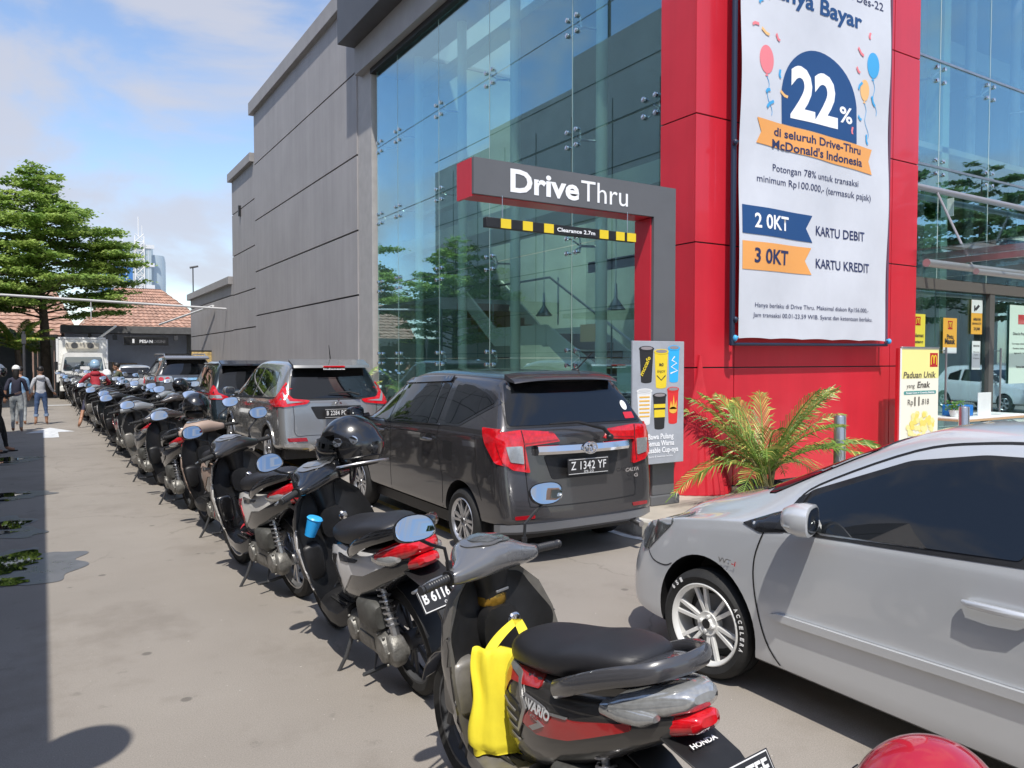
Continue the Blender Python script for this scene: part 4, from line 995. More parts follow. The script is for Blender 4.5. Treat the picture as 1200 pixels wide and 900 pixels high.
for sd in (-1, 1):
    q = lambda p: [(sd * x, z) for x, z in p]
    l = c.rear('tail_lamp', q([(.42, .82), (.82, .84), (.82, 1.12), (.74, 1.14), (.68, .98), (.5, .9)]), K['red_lens'], off=.016, rnd=.02, skirt=.03, grid=.04)
    c.rear('clear_window', q([(.60, .86), (.80, .86), (.80, .93), (.64, .93)]), K['clear_lens'], off=.02, parent=l)
    l2, = c.side('tail_lamp', [(.12, .84), (.46, .84), (.42, 1.0), (.3, 1.14), (.18, 1.12)], K['red_lens'], off=.012, rnd=.02, sides=(sd,)); c.side('clear_window', [(.14, .86), (.40, .86), (.38, .93), (.14, .93)], K['clear_lens'], off=.016, sides=(sd,), parent=l2)
c.rear('garnish', rounded(rect(-.4, .4, .93, .98), .015), K['chrome'], off=.02, skirt=.02); c.plate('B 1907 SRT', .045, .82)
b = MB(); b.loft([[V((x, .26 + dy, z)) for dy, z in ((-.06, 1.565), (-.05, 1.60), (.25, 1.675), (.25, 1.64))] for x in [-.6 + 1.2 * k / 8 for k in range(9)]]); b.build('roof_spoiler', K['gloss_black'], c.t)
c.side('roof_rail', [(3.0, 1.585), (.7, 1.60), (.7, 1.585), (3.0, 1.57)], K['alloy'], off=.03, skirt=.04)
c.wheels(.20, .18, 'five', K['alloy']); c.mirror(3.0, 1.07, .83, NB)
b = MB(); b.box(-.7, .7, .3, 3.8, .18, .3); b.build('underbody', K['black'], c.t, smooth=0)

# ---------------------------------------------------------------- grey SUV
SG = paint('bronze grey metallic', (.10, .10, .105), metal=.55, rough=.25)
sp = dict(L=4.75, hw=.91, axles=(1.0, 3.75), arch=.41, R=.375, st=mpv(4.75, .91, 1.80, zb=.38, belt=1.20, rake=.20, nose=.98, hood=1.22))
c = Car('parked_car', 'tall grey SUV with roof rails and round red lamps, fourth ahead in the queue', sp, SG, (3.86, 25.4, 0))
window_set(c, [[(3.45, 1.22), (2.9, 1.23), (2.85, 1.62), (2.95, 1.62), (3.2, 1.46)], [(2.82, 1.23), (2.0, 1.25), (1.95, 1.65), (2.78, 1.63)], [(1.9, 1.25), (.9, 1.27), (.8, 1.5), (.95, 1.62), (1.86, 1.65)]])
c.line([(2.87, 1.6), (2.87, 1.1), (2.85, .42)]); c.line([(1.93, 1.6), (1.9, 1.1), (1.55, .8), (1.5, .42)])
c.rear('rear_window', [(-.74, 1.22), (.74, 1.22), (.70, 1.42), (.63, 1.70), (-.63, 1.70), (-.70, 1.42)], K['tint'], off=.005, rnd=.05)
for sd in (-1, 1):
    q = lambda p: [(sd * x, z) for x, z in p]
    l = c.rear('tail_lamp', rounded(q([(.42, 1.0), (.90, 1.0), (.90, 1.18), (.46, 1.18)]), .04), K['clear_lens'], off=.016, skirt=.03, grid=.04)
    for xx in (.58, .76): c.rear('round_lens', circ(sd * xx, 1.09, .07, .06), K['red_lens'], off=.022, parent=l)
    l2, = c.side('tail_lamp', rounded([(.10, 1.0), (.5, 1.02), (.46, 1.16), (.16, 1.18)], .03), K['red_lens'], off=.012, sides=(sd,))
c.rear('garnish', rounded(rect(-.4, .4, 1.05, 1.12), .015), K['chrome'], off=.02, skirt=.02); c.plate('B 1165 KJA', .045, .92)
b = MB(); b.loft([[V((x, .20 + dy, z)) for dy, z in ((-.08, 1.70), (-.06, 1.745), (.25, 1.81), (.25, 1.77))] for x in [-.64 + 1.28 * k / 8 for k in range(9)]]); b.build('roof_spoiler', SG, c.t)
for x in (-.60, .60): b = MB(); b.tube([(x, .6, 1.79), (x, .7, 1.86), (x, 2.9, 1.87), (x, 3.05, 1.79)], .02, 8); b.build('roof_rail', K['alloy'], c.t)
c.wheels(.23, .24, 'five', K['alloy']); c.mirror(3.3, 1.26, .91, SG)
b = MB(); b.box(-.78, .78, .3, 4.3, .26, .42); b.build('underbody', K['black'], c.t, smooth=0)

# ---------------------------------------------------------------- far small silver car
FS = paint('pale silver', (.42, .44, .46), metal=.45, rough=.3)
sp = dict(L=3.8, hw=.8, axles=(.6, 3.1), arch=.32, R=.28, st=mpv(3.8, .80, 1.46, zb=.24, belt=.9, rake=.32))
c = Car('parked_car', 'small pale silver hatchback at the head of the queue beyond the tall grey SUV', sp, FS, (3.2, 34.0, 0))
window_set(c, [[(2.8, .93), (2.3, .94), (2.25, 1.30), (2.35, 1.30), (2.55, 1.2)], [(2.2, .94), (1.45, .96), (1.4, 1.31), (2.18, 1.31)], [(1.38, .96), (.8, .98), (.8, 1.2), (1.3, 1.31)]])
c.rear('rear_window', [(-.62, .93), (.62, .93), (.52, 1.36), (-.52, 1.36)], K['tint'], off=.005, rnd=.04)
for sd in (-1, 1): c.rear('tail_lamp', [(sd * .52, .72), (sd * .78, .74), (sd * .74, 1.10), (sd * .64, 1.10)], K['red_lens'], off=.016, rnd=.02, skirt=.03); c.side('tail_lamp', [(.12, .74), (.4, .78), (.36, 1.0), (.3, 1.12)], K['red_lens'], off=.01, sides=(sd,))
c.plate('B 1530 TKL', .05, .62); c.wheels(.19, .17, 'five', K['alloy']); c.mirror(2.75, .98, .8, FS)

# white hatchback down the street, seen mirrored in the right hand glass
WH = paint('solid white', (.75, .75, .74), metal=0, rough=.3)
sp = dict(L=3.9, hw=.83, axles=(.65, 3.15), arch=.32, R=.29, st=mpv(3.9, .83, 1.5, zb=.24, belt=.95, rake=.3))
c = Car('parked_car', 'white hatchback parked down the street and mirrored in the glass by the doors', sp, WH, (27.5, -.6, 0), radians(20), group='cars parked along the street')
window_set(c, [[(2.9, .97), (2.3, .98), (2.25, 1.33), (2.35, 1.33), (2.6, 1.22)], [(2.2, .98), (1.4, 1.0), (1.4, 1.35), (2.18, 1.34)], [(1.3, 1.0), (.8, 1.02), (.8, 1.2), (1.25, 1.35)]])
c.front('headlamp', rounded(rect(-.66, -.36, .62, .74), .03), K['clear_lens']); c.front('headlamp', rounded(rect(.36, .66, .62, .74), .03), K['clear_lens']); c.front('grille', rounded(rect(-.3, .3, .4, .52), .03), K['black'])
c.top('windscreen', [(-.62, 3.05), (0, 3.12), (.62, 3.05), (.50, 2.35), (-.50, 2.35)], K['tint'], off=.005, rnd=.04); c.wheels(.19, .17, 'five', K['alloy']); c.mirror(2.75, 1.0, .83, WH)

# ---------------------------------------------------------------- white box lorry
W = mat('lorry white', (.78, .78, .75), .45, var=.08, coat=.3)
t = thing('box_lorry', 'white refrigerated box lorry facing the viewer at the far end of the motorcycle row', 'lorry', (1.48, 37.0, 0))
b = MB(); b.box(-.95, .95, .85, 4.4, .75, 2.62); b.build('cargo_box', W, t, bev=.03)
b = MB(); b.box(-.98, -.90, .82, .86, .72, 2.65); b.box(.90, .98, .82, .86, .72, 2.65); b.box(-.98, .98, .82, .86, 2.58, 2.65); b.build('box_frame', K['whiteplas'], t, smooth=0)
b = MB(); b.loft([[V((x * k1, y, z)) for x, z in rounded([(-.86, .45), (.86, .45), (.84, 1.3), (.72, 1.98), (-.72, 1.98), (-.84, 1.3)], .1, 3)] for k1, y in ((.96, 0), (1, .08), (1, .9))]); b.build('cab', W, t)
b = MB(); b.prism(rounded([(-.76, 1.22), (.76, 1.22), (.68, 1.80), (-.68, 1.80)], .08), -.012, .02, axes='xz'); b.build('windscreen', glass_mat('lorry glass', (.25, .3, .32), (.8, .9, 1), .3, 1), t, smooth=0)
b = MB(); b.box(-.12, .28, -.018, -.013, 1.25, 1.4); b.build('windscreen_notice', K['white'], t, smooth=0)
b = MB(); b.box(-.6, .6, -.03, .02, .62, .82); b.build('grille', K['darkgrey'], t, bev=.01)
for sx in (-1, 1):
    b = MB(); b.prism(rounded(rect(sx * .72 - .12, sx * .72 + .12, .66, .86), .03), -.03, .02, axes='xz'); b.build('headlamp', K['clear_lens'], t)
    b = MB(); b.box(sx * 1.0 - .07, sx * 1.0 + .07, -.05, .0, 1.25, 1.6); b.tube([(sx * .82, .05, 1.5), (sx * 1.0, -.02, 1.5)], .012); b.build('mirror', K['black'], t, bev=.02)
b = MB(); b.box(-.88, .88, -.08, .02, .36, .56); b.build('bumper', W, t, bev=.02)
b = MB(); b.box(-.62, .62, .62, .84, 2.14, 2.42); b.build('cooling_unit', mat('cooling unit', (.45, .42, .36), .6), t, bev=.03)
for sx in (-.3, .3): b = MB(); b.lathe([(.11, 0), (.13, -.02), (0, -.015)], (sx, .615, 2.29), 'y', 20); b.build('fan', K['darkgrey'], t)
for sx in (-1, 1):
    for y in (.55, 3.6): tyre_wheel(t, sx * .80, y, .36, .2, .2, sx, 'five', K['grey'])
# ================================================================ scooters
def gw(p): return V(p)
class Pal: pass
DISP = mat('instrument lens', (.16, .17, .18), .06, metal=.3, coat=1, var=.4, vscale=8)
SEATM = mat('seat vinyl', (.018, .018, .021), .48, var=.2, vscale=5, bump=.12, bscale=350)
SATIN = mat('satin grey plastic', (.19, .18, .165), .38, metal=.25, var=.3, vscale=7, rvar=.1)
GRIP = mat('grip rubber', (.02, .02, .02), .7, bump=.4, bscale=200)
ALG = mat('silver lever', (.42, .42, .42), .35, metal=.8)
def scooter_paints():
    return dict(
     redblack=(mat('scooter dark grey', (.03, .028, .026), .28, coat=1), mat('scooter red', (.34, .015, .015), .25, coat=1), SATIN),
     white=(K['gloss_black'], mat('scooter white', (.62, .62, .63), .25, coat=1), K['black']),
     whitered=(mat('scooter red stripe', (.42, .02, .03), .25, coat=1), mat('scooter pearl white', (.66, .65, .62), .25, coat=1), K['gloss_black']),
     black=(K['gloss_black'], mat('scooter graphite', (.06, .06, .065), .3, coat=1, metal=.4), K['black']),
     blue=(mat('scooter blue', (.02, .06, .22), .25, coat=1), mat('scooter light grey', (.4, .4, .42), .3, coat=1), K['black']),
     red=(mat('scooter bright red', (.45, .015, .02), .22, coat=1), K['gloss_black'], K['black']),
     beige=(mat('scooter brown black', (.05, .04, .035), .25, coat=1), mat('scooter beige', (.35, .26, .21), .5), K['black']),
     silver=(mat('scooter pale silver', (.32, .33, .34), .3, metal=.4, coat=1), K['gloss_black'], SATIN))
SP = scooter_paints()
def bvh_mb(b):
    return BVHTree.FromBMesh(b.bm)
def make_scooter(label, pal='black', plate='B 3342 KZT', disp=DISP, top=None, mirrors=(1, 1), steer=12, name='scooter', hero=False, round_light=False, panel=0, seatm=None, cat='motor scooter', platecol=None):
    main, acc, inner = SP[pal]; top = top or inner
    t = thing(name, label, cat, (0, 0, 0), 0, 'scooters parked in a file beside the car lane')
    R = .275; ya, yf = -.63, .64
    # ---- wheels
    for y, w_, nm in ((ya, .056, 'rear'), (yf, .046, 'front')):
        wh = part_empty('wheel', t, (0, y, R))
        b = MB(); b.lathe([(R - .075, -w_ * .7), (R - .04, -w_), (R - .012, -w_ * .75), (R, 0), (R - .012, w_ * .75), (R - .04, w_), (R - .075, w_ * .7)], (0, 0, 0), 'x', 40)
        b.build('tyre', K['rubber'], wh)
        b = MB(); b.lathe([(R - .078, -w_ * .72), (R - .062, -w_ * .78), (R - .07, -w_ * .5), (R - .09, 0), (R - .07, w_ * .5), (R - .062, w_ * .78), (R - .078, w_ * .72)], (0, 0, 0), 'x', 32)
        b.lathe([(0, -.035), (.045, -.035), (.05, 0), (.045, .035), (0, .035)], (0, 0, 0), 'x', 16)
        for k in range(5):
            a = 2 * pi * k / 5
            for q in (-.16, .16): b.tube([(0, cos(a + q * .4) * .04, sin(a + q * .4) * .04), (0, cos(a + q) * (R - .085), sin(a + q) * (R - .085))], .010, 6)
        b.build('rim', K['darkgrey'] if pal != 'whitered' else K['alloy'], wh)
    # ---- front fork, fender
    fo = part_empty('front_fork', t)
    b = MB(); 
    for sx in (-.075, .075): b.tube([(sx, yf, R), (sx, .50, .62)], [.024, .02], 8)
    b.tube([(-.08, .50, .6), (.08, .50, .6)], .02); b.build('fork_leg', K['darkgrey'], fo)
    b = MB(); rings = []
    for k in range(11):
        a = radians(20 + 140 * k / 10); rr_ = R + .035
        rings.append([V((x, yf + rr_ * cos(a) - abs(x) * .0, R + rr_ * sin(a) - (x / .075) ** 2 * .03)) for x in (-.075, -.05, 0, .05, .075)] + [V((x, yf + (rr_ - .006) * cos(a), R + (rr_ - .006) * sin(a) - (x / .075) ** 2 * .03)) for x in (.073, .05, 0, -.05, -.073)])
    b.loft(rings); b.build('front_fender', main, fo)
    # ---- leg shield (crescent sections)
    b = MB(); rings = []
    for z, w_, ye, yi, yo in ((.27, .15, .31, .345, .40), (.36, .19, .285, .35, .46), (.50, .225, .262, .365, .52), (.64, .24, .27, .395, .565), (.76, .222, .315, .42, .57), (.86, .185, .36, .435, .545), (.94, .10, .395, .44, .51)):
        n = 13; inn = [V((-w_ + 2 * w_ * k / (n - 1), yi - (yi - ye) * abs(2 * k / (n - 1) - 1) ** 2.6, z)) for k in range(n)]
        out = [V((w_ * cos(pi * (k + 1) / n) * 1.0, ye + (yo - ye) * sin(pi * (k + 1) / n) ** .8 + .0, z - .0)) for k in range(n - 1)]
        rings.append(inn + out)
    b.loft(rings, mi=0)
    sh = b.build('leg_shield', inner, t, smooth=50); bv = bvh_of(sh)
    # black upper inner panel with pocket, key lock
    patch(bv, rounded([(-.20, .60), (.20, .60), (.225, .74), (.12, .91), (-.12, .91), (-.225, .74)], .03), (0, -1, 0), (1, 0, 0), (0, 0, 1), (0, 1, 0), .003, .03, .004, 'inner_panel', K['black'], t)
    b = MB(); b.loft([ell_ring(0, y, .72, .075, .085, 16, 3) for y in (.33, .345, .40)]); b.build('key_console', K['black'], t)
    b = MB(); b.lathe([(0, -.008), (.022, -.006), (.028, 0), (.03, .01)], (.055, .325, .74), 'y', 18); b.build('key_lock', K['chrome'], t)
    for sx in (-1, 1):
        b = MB(); b.loft([ell_ring(sx * .165, y, .545, w_, h_, 20, 3.6, tilt=.0) for y, w_, h_ in ((.285, .045, .085), (.295, .06, .10), (.33, .065, .105), (.37, .065, .105))]); b.build('glove_pocket', inner, t, smooth=60)
    b = MB(); b.tube([(0, .34, .60), (0, .30, .595), (0, .285, .61)], .007, 6); b.build('bag_hook', K['black'], t)
    # outer cowl colour panel
    patch(bv, rounded([(-.20, .40), (.20, .40), (.235, .70), (.12, .90), (-.12, .90), (-.235, .70)], .04), (0, 2, 0), (1, 0, 0), (0, 0, 1), (0, -1, 0), .004, .04, .01, 'front_cowl', main, t)
    for sx in (-1, 1):
        b = MB(); pts = [(.275, .40), (.262, .52), (.27, .64), (.31, .75), (.37, .72), (.40, .60), (.37, .46), (.32, .38)]
        b.bm.free(); 
        patch(bv, rounded(pts, .02), (sx * 1, 0, 0), (0, 1, 0), (0, 0, 1), (-sx, 0, 0), .004, .03, .008, 'shield_side', main if hero else acc if panel != 1 else main, t)
    hl = MB(); hl.loft([ell_ring(0, y, z, w_, h_, 18, 2.6) for y, z, w_, h_ in ((.50, .80, .14, .06), (.56, .78, .12, .055), (.58, .77, .07, .03))]); hl.build('headlamp', K['clear_lens'], t)
    # ---- floor board
    b = MB(); b.loft([ell_ring(0, y, z, w_, h_, 16, 5) for y, z, w_, h_ in ((.36, .31, .13, .035), (.28, .30, .185, .04), (.10, .29, .20, .045), (-.05, .30, .20, .05), (-.16, .34, .17, .06))]); b.build('floorboard', inner, t)
    b = MB(); [b.box(x, x + .012, -.02, .24, .338, .345) for x in (-.13, -.09, -.05, .04, .08, .12)]; b.build('foot_mat', K['rubber'], t, smooth=0)
    # ---- rear body
    b = MB(); secs = ((.055, .52, .085, .155), (.03, .53, .13, .185), (-.06, .55, .155, .185), (-.22, .575, .175, .175), (-.40, .61, .178, .15), (-.58, .655, .165, .12), (-.74, .70, .14, .088), (-.88, .735, .10, .06), (-.94, .75, .07, .04))
    b.loft([ell_ring(0, y, z, w_, h_, 24, 3.0, tilt=.25) for y, z, w_, h_ in secs]); body = b.build('rear_body', K['gloss_black'] if pal == 'whitered' or panel == 2 else main, t, smooth=60); bb = bvh_of(body)
    for sx in (-1, 1):
        P = lambda poly, m_, nm, off=.004, par=t, rnd=.015: patch(bb, rounded(poly, rnd), (sx * 1, 0, 0), (0, 1, 0), (0, 0, 1), (-sx, 0, 0), off, .035, .006, nm, m_, par)
        if hero:
            P([(.0, .70), (-.28, .74), (-.30, .70), (-.05, .665), (.01, .60), (.02, .66)], acc, 'red_side_panel')
            P([(-.26, .635), (-.52, .665), (-.80, .725), (-.80, .705), (-.5, .60), (-.30, .56), (-.18, .57)], acc, 'red_side_panel')
            P([(.0, .695), (-.12, .69), (-.20, .62), (-.16, .56), (-.13, .52), (-.145, .52), (-.185, .56), (-.225, .62), (-.13, .705), (.01, .71)], ALG, 'silver_stripe', .006, rnd=.004)
            P([(-.27, .62), (-.36, .605), (-.28, .57), (-.25, .575), (-.32, .605), (-.26, .612)], ALG, 'silver_stripe', .007, rnd=.003)
            P([(-.20, .665), (-.36, .665), (-.38, .655), (-.5, .67), (-.5, .664), (-.37, .648), (-.35, .657), (-.2, .658)], ALG, 'silver_stripe', .007, rnd=.002)
            P([(.03, .62), (-.14, .61), (-.18, .555), (-.13, .49), (.0, .45), (.03, .50)], K['black'], 'vent_panel', .003)
            for k in range(4): P([(.02 - k * .03, .59 - k * .03), (-.12 - k * .01, .585 - k * .03), (-.12 - k * .01, .578 - k * .03), (.02 - k * .03, .580 - k * .03)], SATIN, 'vent_slat', .006, rnd=.002)
            if sx < 0:
                M0 = frameM((-.1835, -.33, .632), (0, -1, -.02), (0, .1, 1)); text('VARIO', M0, K['whiteplas'], h=.034, w=.15, bold=.04, shear=.35, parent=t); text('125', frameM((-.1835, -.30, .612), (0, -1, -.02), (0, .1, 1)), SP['redblack'][1], h=.014, w=.05, bold=.04, shear=.35, parent=t)
        else:
            if panel in (0, 2): P([(.03, .68), (-.18, .72), (-.45, .735), (-.80, .765), (-.86, .745), (-.55, .64), (-.40, .62), (-.25, .52), (-.12, .45), (-.16, .56), (-.02, .63)], acc if panel == 0 else main, 'side_panel')
            if panel == 0: P([(-.06, .66), (-.18, .68), (-.14, .63), (-.20, .56), (-.16, .50), (-.10, .60)], main, 'side_stripe', .007, rnd=.006); P([(-.2, .69), (-.5, .705), (-.48, .69), (-.25, .66)], K['gloss_black'], 'side_stripe', .007, rnd=.006)
            if panel == 1: P([(.0, .66), (-.5, .70), (-.45, .66), (-.15, .60)], acc, 'side_stripe', .006); P([(-.1, .56), (-.5, .62), (-.42, .56), (-.2, .50)], acc, 'side_stripe', .006)
    # ---- seat
    b = MB(); ss = ((.075, .705, .05, .03), (.055, .725, .10, .055), (-.02, .745, .125, .065), (-.16, .765, .15, .06), (-.34, .785, .165, .06), (-.46, .815, .16, .065), (-.60, .845, .14, .055), (-.72, .86, .11, .04), (-.77, .865, .07, .022))
    b.loft([ell_ring(0, y, z, w_, h_, 22, 2.5, tilt=.2) for y, z, w_, h_ in ss]); b.build('seat', seatm or SEATM, t, smooth=70, sub=1)
    # grab rail
    b = MB(); pts = [(-.165, -.42, .735), (-.18, -.55, .785), (-.165, -.72, .845), (-.11, -.88, .885), (0, -.93, .895), (.11, -.88, .885), (.165, -.72, .845), (.18, -.55, .785), (.165, -.42, .735)]
    pts = [V(p) for p in resample(pts, closed=False, per=4)]
    b.tube(pts, .020, 10, squash=1.5); b.loft([ell_ring(0, y, z, w_, .014, 12, 3) for y, z, w_ in ((-.70, .845, .10), (-.80, .868, .09), (-.92, .89, .06))]); b.build('grab_rail', K['gloss_black'] if not hero else mat('rail grey', (.05, .05, .055), .25, coat=1), t)
    # ---- tail lamps
    b = MB(); b.loft([ell_ring(0, y, z, w_, h_, 20, 2.8, tilt=.3) for y, z, w_, h_ in ((-.72, .755, .155, .03), (-.82, .775, .135, .042), (-.92, .80, .10, .042), (-.99, .815, .065, .03), (-1.01, .82, .04, .012))]); tl = b.build('tail_lamp', K['clear_lens'] if hero else K['red_lens'], t)
    for sx in (-1, 1):
        b = MB(); b.loft([ell_ring(sx * .105, y, z, w_, h_, 14, 2.4) for y, z, w_, h_ in ((-.66, .735, .045, .026), (-.76, .745, .048, .032), (-.86, .755, .035, .026), (-.91, .765, .014, .01))]); s_ = b.build('indicator', K['clear_lens'], tl)
        b = MB(); b.ball((sx * .118, -.78, .745), (.018, .026, .016), 10, 8); b.build('bulb', K['amber'], s_)
    b = MB(); b.loft([ell_ring(0, y, z, w_, h_, 18, 3, tilt=.3) for y, z, w_, h_ in ((-.82, .715, .085, .03), (-.93, .735, .075, .034), (-1.01, .755, .055, .026), (-1.03, .76, .03, .012))]); b.build('brake_lamp', K['red_lens'], tl)
    # ---- rear fender with plate
    b = MB(); b.loft([[V((x, y + dy, z)) for x, dy in ((-w_, 0), (-w_, -.025), (w_, -.025), (w_, 0))] for y, z, w_ in ((-.80, .72, .09), (-.93, .69, .085), (-1.05, .665, .08), (-1.15, .61, .075), (-1.20, .54, .07), (-1.20, .46, .066))]); fen = b.build('rear_fender', K['black'], t, bev=.004)
    if hero:
        text('HONDA', frameM((0, -1.01, .690), (1, 0, 0), (0, .96, .28)), K['whiteplas'], h=.02, w=.095, bold=.03, parent=fen)
    py, pz = -1.165, .63
    Mp = frameM((0, py, pz), (1, 0, 0), (0, .62, .78)); b = MB(); b.box(-.135, .135, -.055, .055, -.004, 0, M=Mp); pl = b.build('number_plate', platecol or K['plate'], t, bev=.003)
    fl_ = strip_poly([(-.128, -.049), (.128, -.049), (.128, .049), (-.128, .049), (-.128, -.049)], .004); flat(fl_, Mp, K['plate_w'], 'plate_rim', pl, .0005)
    text(plate, Mp @ Matrix.Translation((0, -.012, .001)), K['plate_w'], h=.045, w=.235, bold=.03, parent=pl, ext=.001); text('08.25', Mp @ Matrix.Translation((0, -.04, .001)), K['plate_w'], h=.014, w=.06, parent=pl, ext=.001)
    # ---- engine, CVT case, air box, shock, exhaust
    b = MB(); b.loft([ell_ring(-.115, y, z, .045, h_, 18, 3.2) for y, z, h_ in ((-.10, .285, .05), (-.14, .285, .085), (-.30, .285, .085), (-.45, .28, .075), (-.60, .278, .085), (-.70, .276, .075), (-.74, .276, .03))]); eng = b.build('engine_case', K['cast'], t, smooth=50)
    b = MB()
    for y0, rr_ in ((-.20, .062), (-.62, .07)):
        b.lathe([(0, -.02), (rr_ * .9, -.018), (rr_, 0), (rr_, .02)], (-.158, y0, .283), 'x', 22)
        for k in range(6): b.lathe([(0, -.012), (.008, -.011), (.008, 0)], (-.158, y0 + cos(k * pi / 3) * rr_ * 1.12, .283 + sin(k * pi / 3) * rr_ * 1.12), 'x', 6)
    b.box(-.166, -.155, -.50, -.30, .25, .31); b.build('case_cover', K['cast'], eng, bev=.003)
    b = MB(); b.loft([ell_ring(-.125, y, z, w_, h_, 18, 4) for y, z, w_, h_ in ((-.36, .43, .04, .05), (-.40, .43, .06, .075), (-.58, .435, .062, .078), (-.62, .435, .045, .055))]); b.build('air_box', mat('airbox plastic', (.07, .07, .065), .55, var=.4, vscale=14) if 'airbox plastic' not in bpy.data.materials else bpy.data.materials['airbox plastic'], t, smooth=45)
    b = MB(); b.loft([ell_ring(0, y, z, .085, h_, 14, 3) for y, z, h_ in ((.02, .33, .06), (-.10, .31, .10), (-.3, .32, .11), (-.4, .34, .08))]); b.build('engine_block', K['darkgrey'], t)
    a0, a1 = V((-.105, -.68, .33)), V((-.105, -.60, .63)); b = MB(); b.tube([a0, a1], .014, 8); b.tube([a0, a0.lerp(a1, .3)], .022, 8)
    pts = []; d = (a1 - a0).normalized(); x_, y_ = frame_of(d)
    for k in range(97):
        s_ = k / 96; pts.append(a0.lerp(a1, .15 + .75 * s_) + (x_ * cos(s_ * 2 * pi * 8) + y_ * sin(s_ * 2 * pi * 8)) * .03)
    b.tube(pts, .0055, 5); b.build('shock_absorber', K['steel'], t)
    b = MB(); b.tube([(.10, -.05, .22), (.12, -.25, .20), (.135, -.40, .24)], .018, 8); b.tube([(.135, -.38, .24), (.145, -.50, .28), (.155, -.88, .36), (.155, -.91, .365)], [.04, .055, .06, .045], 14); b.build('exhaust', K['darkgrey'], t)
    b = MB(); b.loft([ell_ring(.175, y, z, .01, .05, 12, 3) for y, z in ((-.5, .29), (-.85, .36))]); b.build('heat_shield', K['alloy'] if pal != 'black' else K['black'], t)
    # hugger + stands
    b = MB(); rings = []
    for k in range(9):
        a = radians(75 + 95 * k / 8); rr_ = R + .03
        rings.append([V((x, ya + rr_ * cos(a), R + rr_ * sin(a))) for x in (-.06, 0, .06)] + [V((x, ya + (rr_ - .005) * cos(a), R + (rr_ - .005) * sin(a))) for x in (.06, 0, -.06)])
    b.loft(rings); b.build('rear_hugger', K['black'], t)
    b = MB(); b.tube([(-.14, -.12, .24), (-.20, -.10, .12), (-.27, -.06, .012)], [.012, .011, .010], 8); b.tube([(-.27, -.06, .012), (-.31, -.03, .01), (-.30, -.10, .01)], .010, 6); b.build('side_stand', K['darkgrey'], t)
    b = MB(); b.tube([(-.09, -.33, .2), (-.15, -.38, .10), (.15, -.38, .10), (.09, -.33, .2)], .012, 8); b.tube([(-.15, -.38, .10), (-.22, -.42, .12)], .011, 6); b.build('centre_stand', K['darkgrey'], t)
    # ---- handlebar (turned)
    hb = part_empty('handlebar', t, (0, .40, .97)); hb.rotation_euler = (0, 0, radians(steer))
    b = MB()
    prof = [(-.235, .0, .026, .024, -.015), (-.19, -.005, .038, .032, -.012), (-.15, .005, .058, .042, -.005), (-.115, .028, .09, .054, .0), (-.07, .050, .125, .064, .012), (0, .058, .14, .070, .018)]
    full = prof + [(-x, y, w_, h_, z) for x, y, w_, h_, z in prof[-2::-1]]
    b.loft([ell_ring(x, y - .01, z + .0, w_, h_, 20, 2.6, axis='x') for x, y, w_, h_, z in full]); cov = b.build('handle_cover', top, hb, smooth=70, sub=1); cb = bvh_of(cov)
    b = MB(); b.loft([ell_ring(0, y, z, w_, d_, 18, 2.6, axis='z') for y, z, w_, d_ in ((.01, -.18, .05, .045), (.015, -.10, .06, .055), (.03, -.03, .085, .075), (.04, .01, .10, .09))]); b.build('neck', K['black'], hb)
    if hero: b = MB(); b.box(-.032, .032, -.052, -.044, -.115, -.105); b.build('neck_trim', ALG, hb, bev=.002); b = MB(); b.lathe([(.052, -.17), (.057, -.16), (.057, -.135), (.052, -.125)], (0, .012, 0), 'z', 20); b.build('gold_band', mat('amber band', (.35, .2, .03), .25, metal=.6), hb)
    patch(cb, rounded([(-.085, .10), (.085, .10), (.10, .03), (.055, -.045), (-.055, -.045), (-.10, .03)], .03), (0, 0, 1), (1, 0, 0), (0, 1, 0), (0, 0, -1), .003, .02, .003, 'instrument_panel', ALG if not hero else mat('panel satin', (.17, .17, .175), .22, metal=.4, coat=1), hb)
    patch(cb, rounded([(-.06, .08), (.06, .08), (.072, .03), (.04, -.03), (-.04, -.03), (-.072, .03)], .02), (0, 0, 1), (1, 0, 0), (0, 1, 0), (0, 0, -1), .006, .02, .003, 'instrument_lens', disp, hb)
    for sx in (-1, 1):
        b = MB(); b.tube([(sx * .20, 0, -.012), (sx * .355, -.02, -.018)], .016, 12)
        for k in range(9): b.lathe([(.016, -.003), (.0178, 0), (.016, .003)], (sx * (.235 + k * .012), -.0045 - k * .0015, -.0135 - k * .0004), 'x', 12)
        b.lathe([(0, sx * .008), (.016, sx * .008), (.018, 0), (.012, -sx * .006)], (sx * .362, -.021, -.018), 'x', 12); b.build('grip', GRIP if not hero else mat('grip', (.03, .03, .032), .4), hb)
        b = MB(); b.loft([ell_ring(sx * x, -.005, -.014, .028, .026, 14, 3, axis='x') for x in (.185, .195, .225, .232)]); b.box(sx * .2 - .008, sx * .2 + .008, -.036, -.030, -.014, .002); b.build('switch_housing', K['black'], hb)
        b = MB(); b.tube([(sx * .215, .03, -.012), (sx * .26, .045, -.02), (sx * .36, .022, -.03), (sx * .37, .018, -.03)], [.009, .008, .006, .008], 6, squash=.7); b.build('brake_lever', ALG, hb)
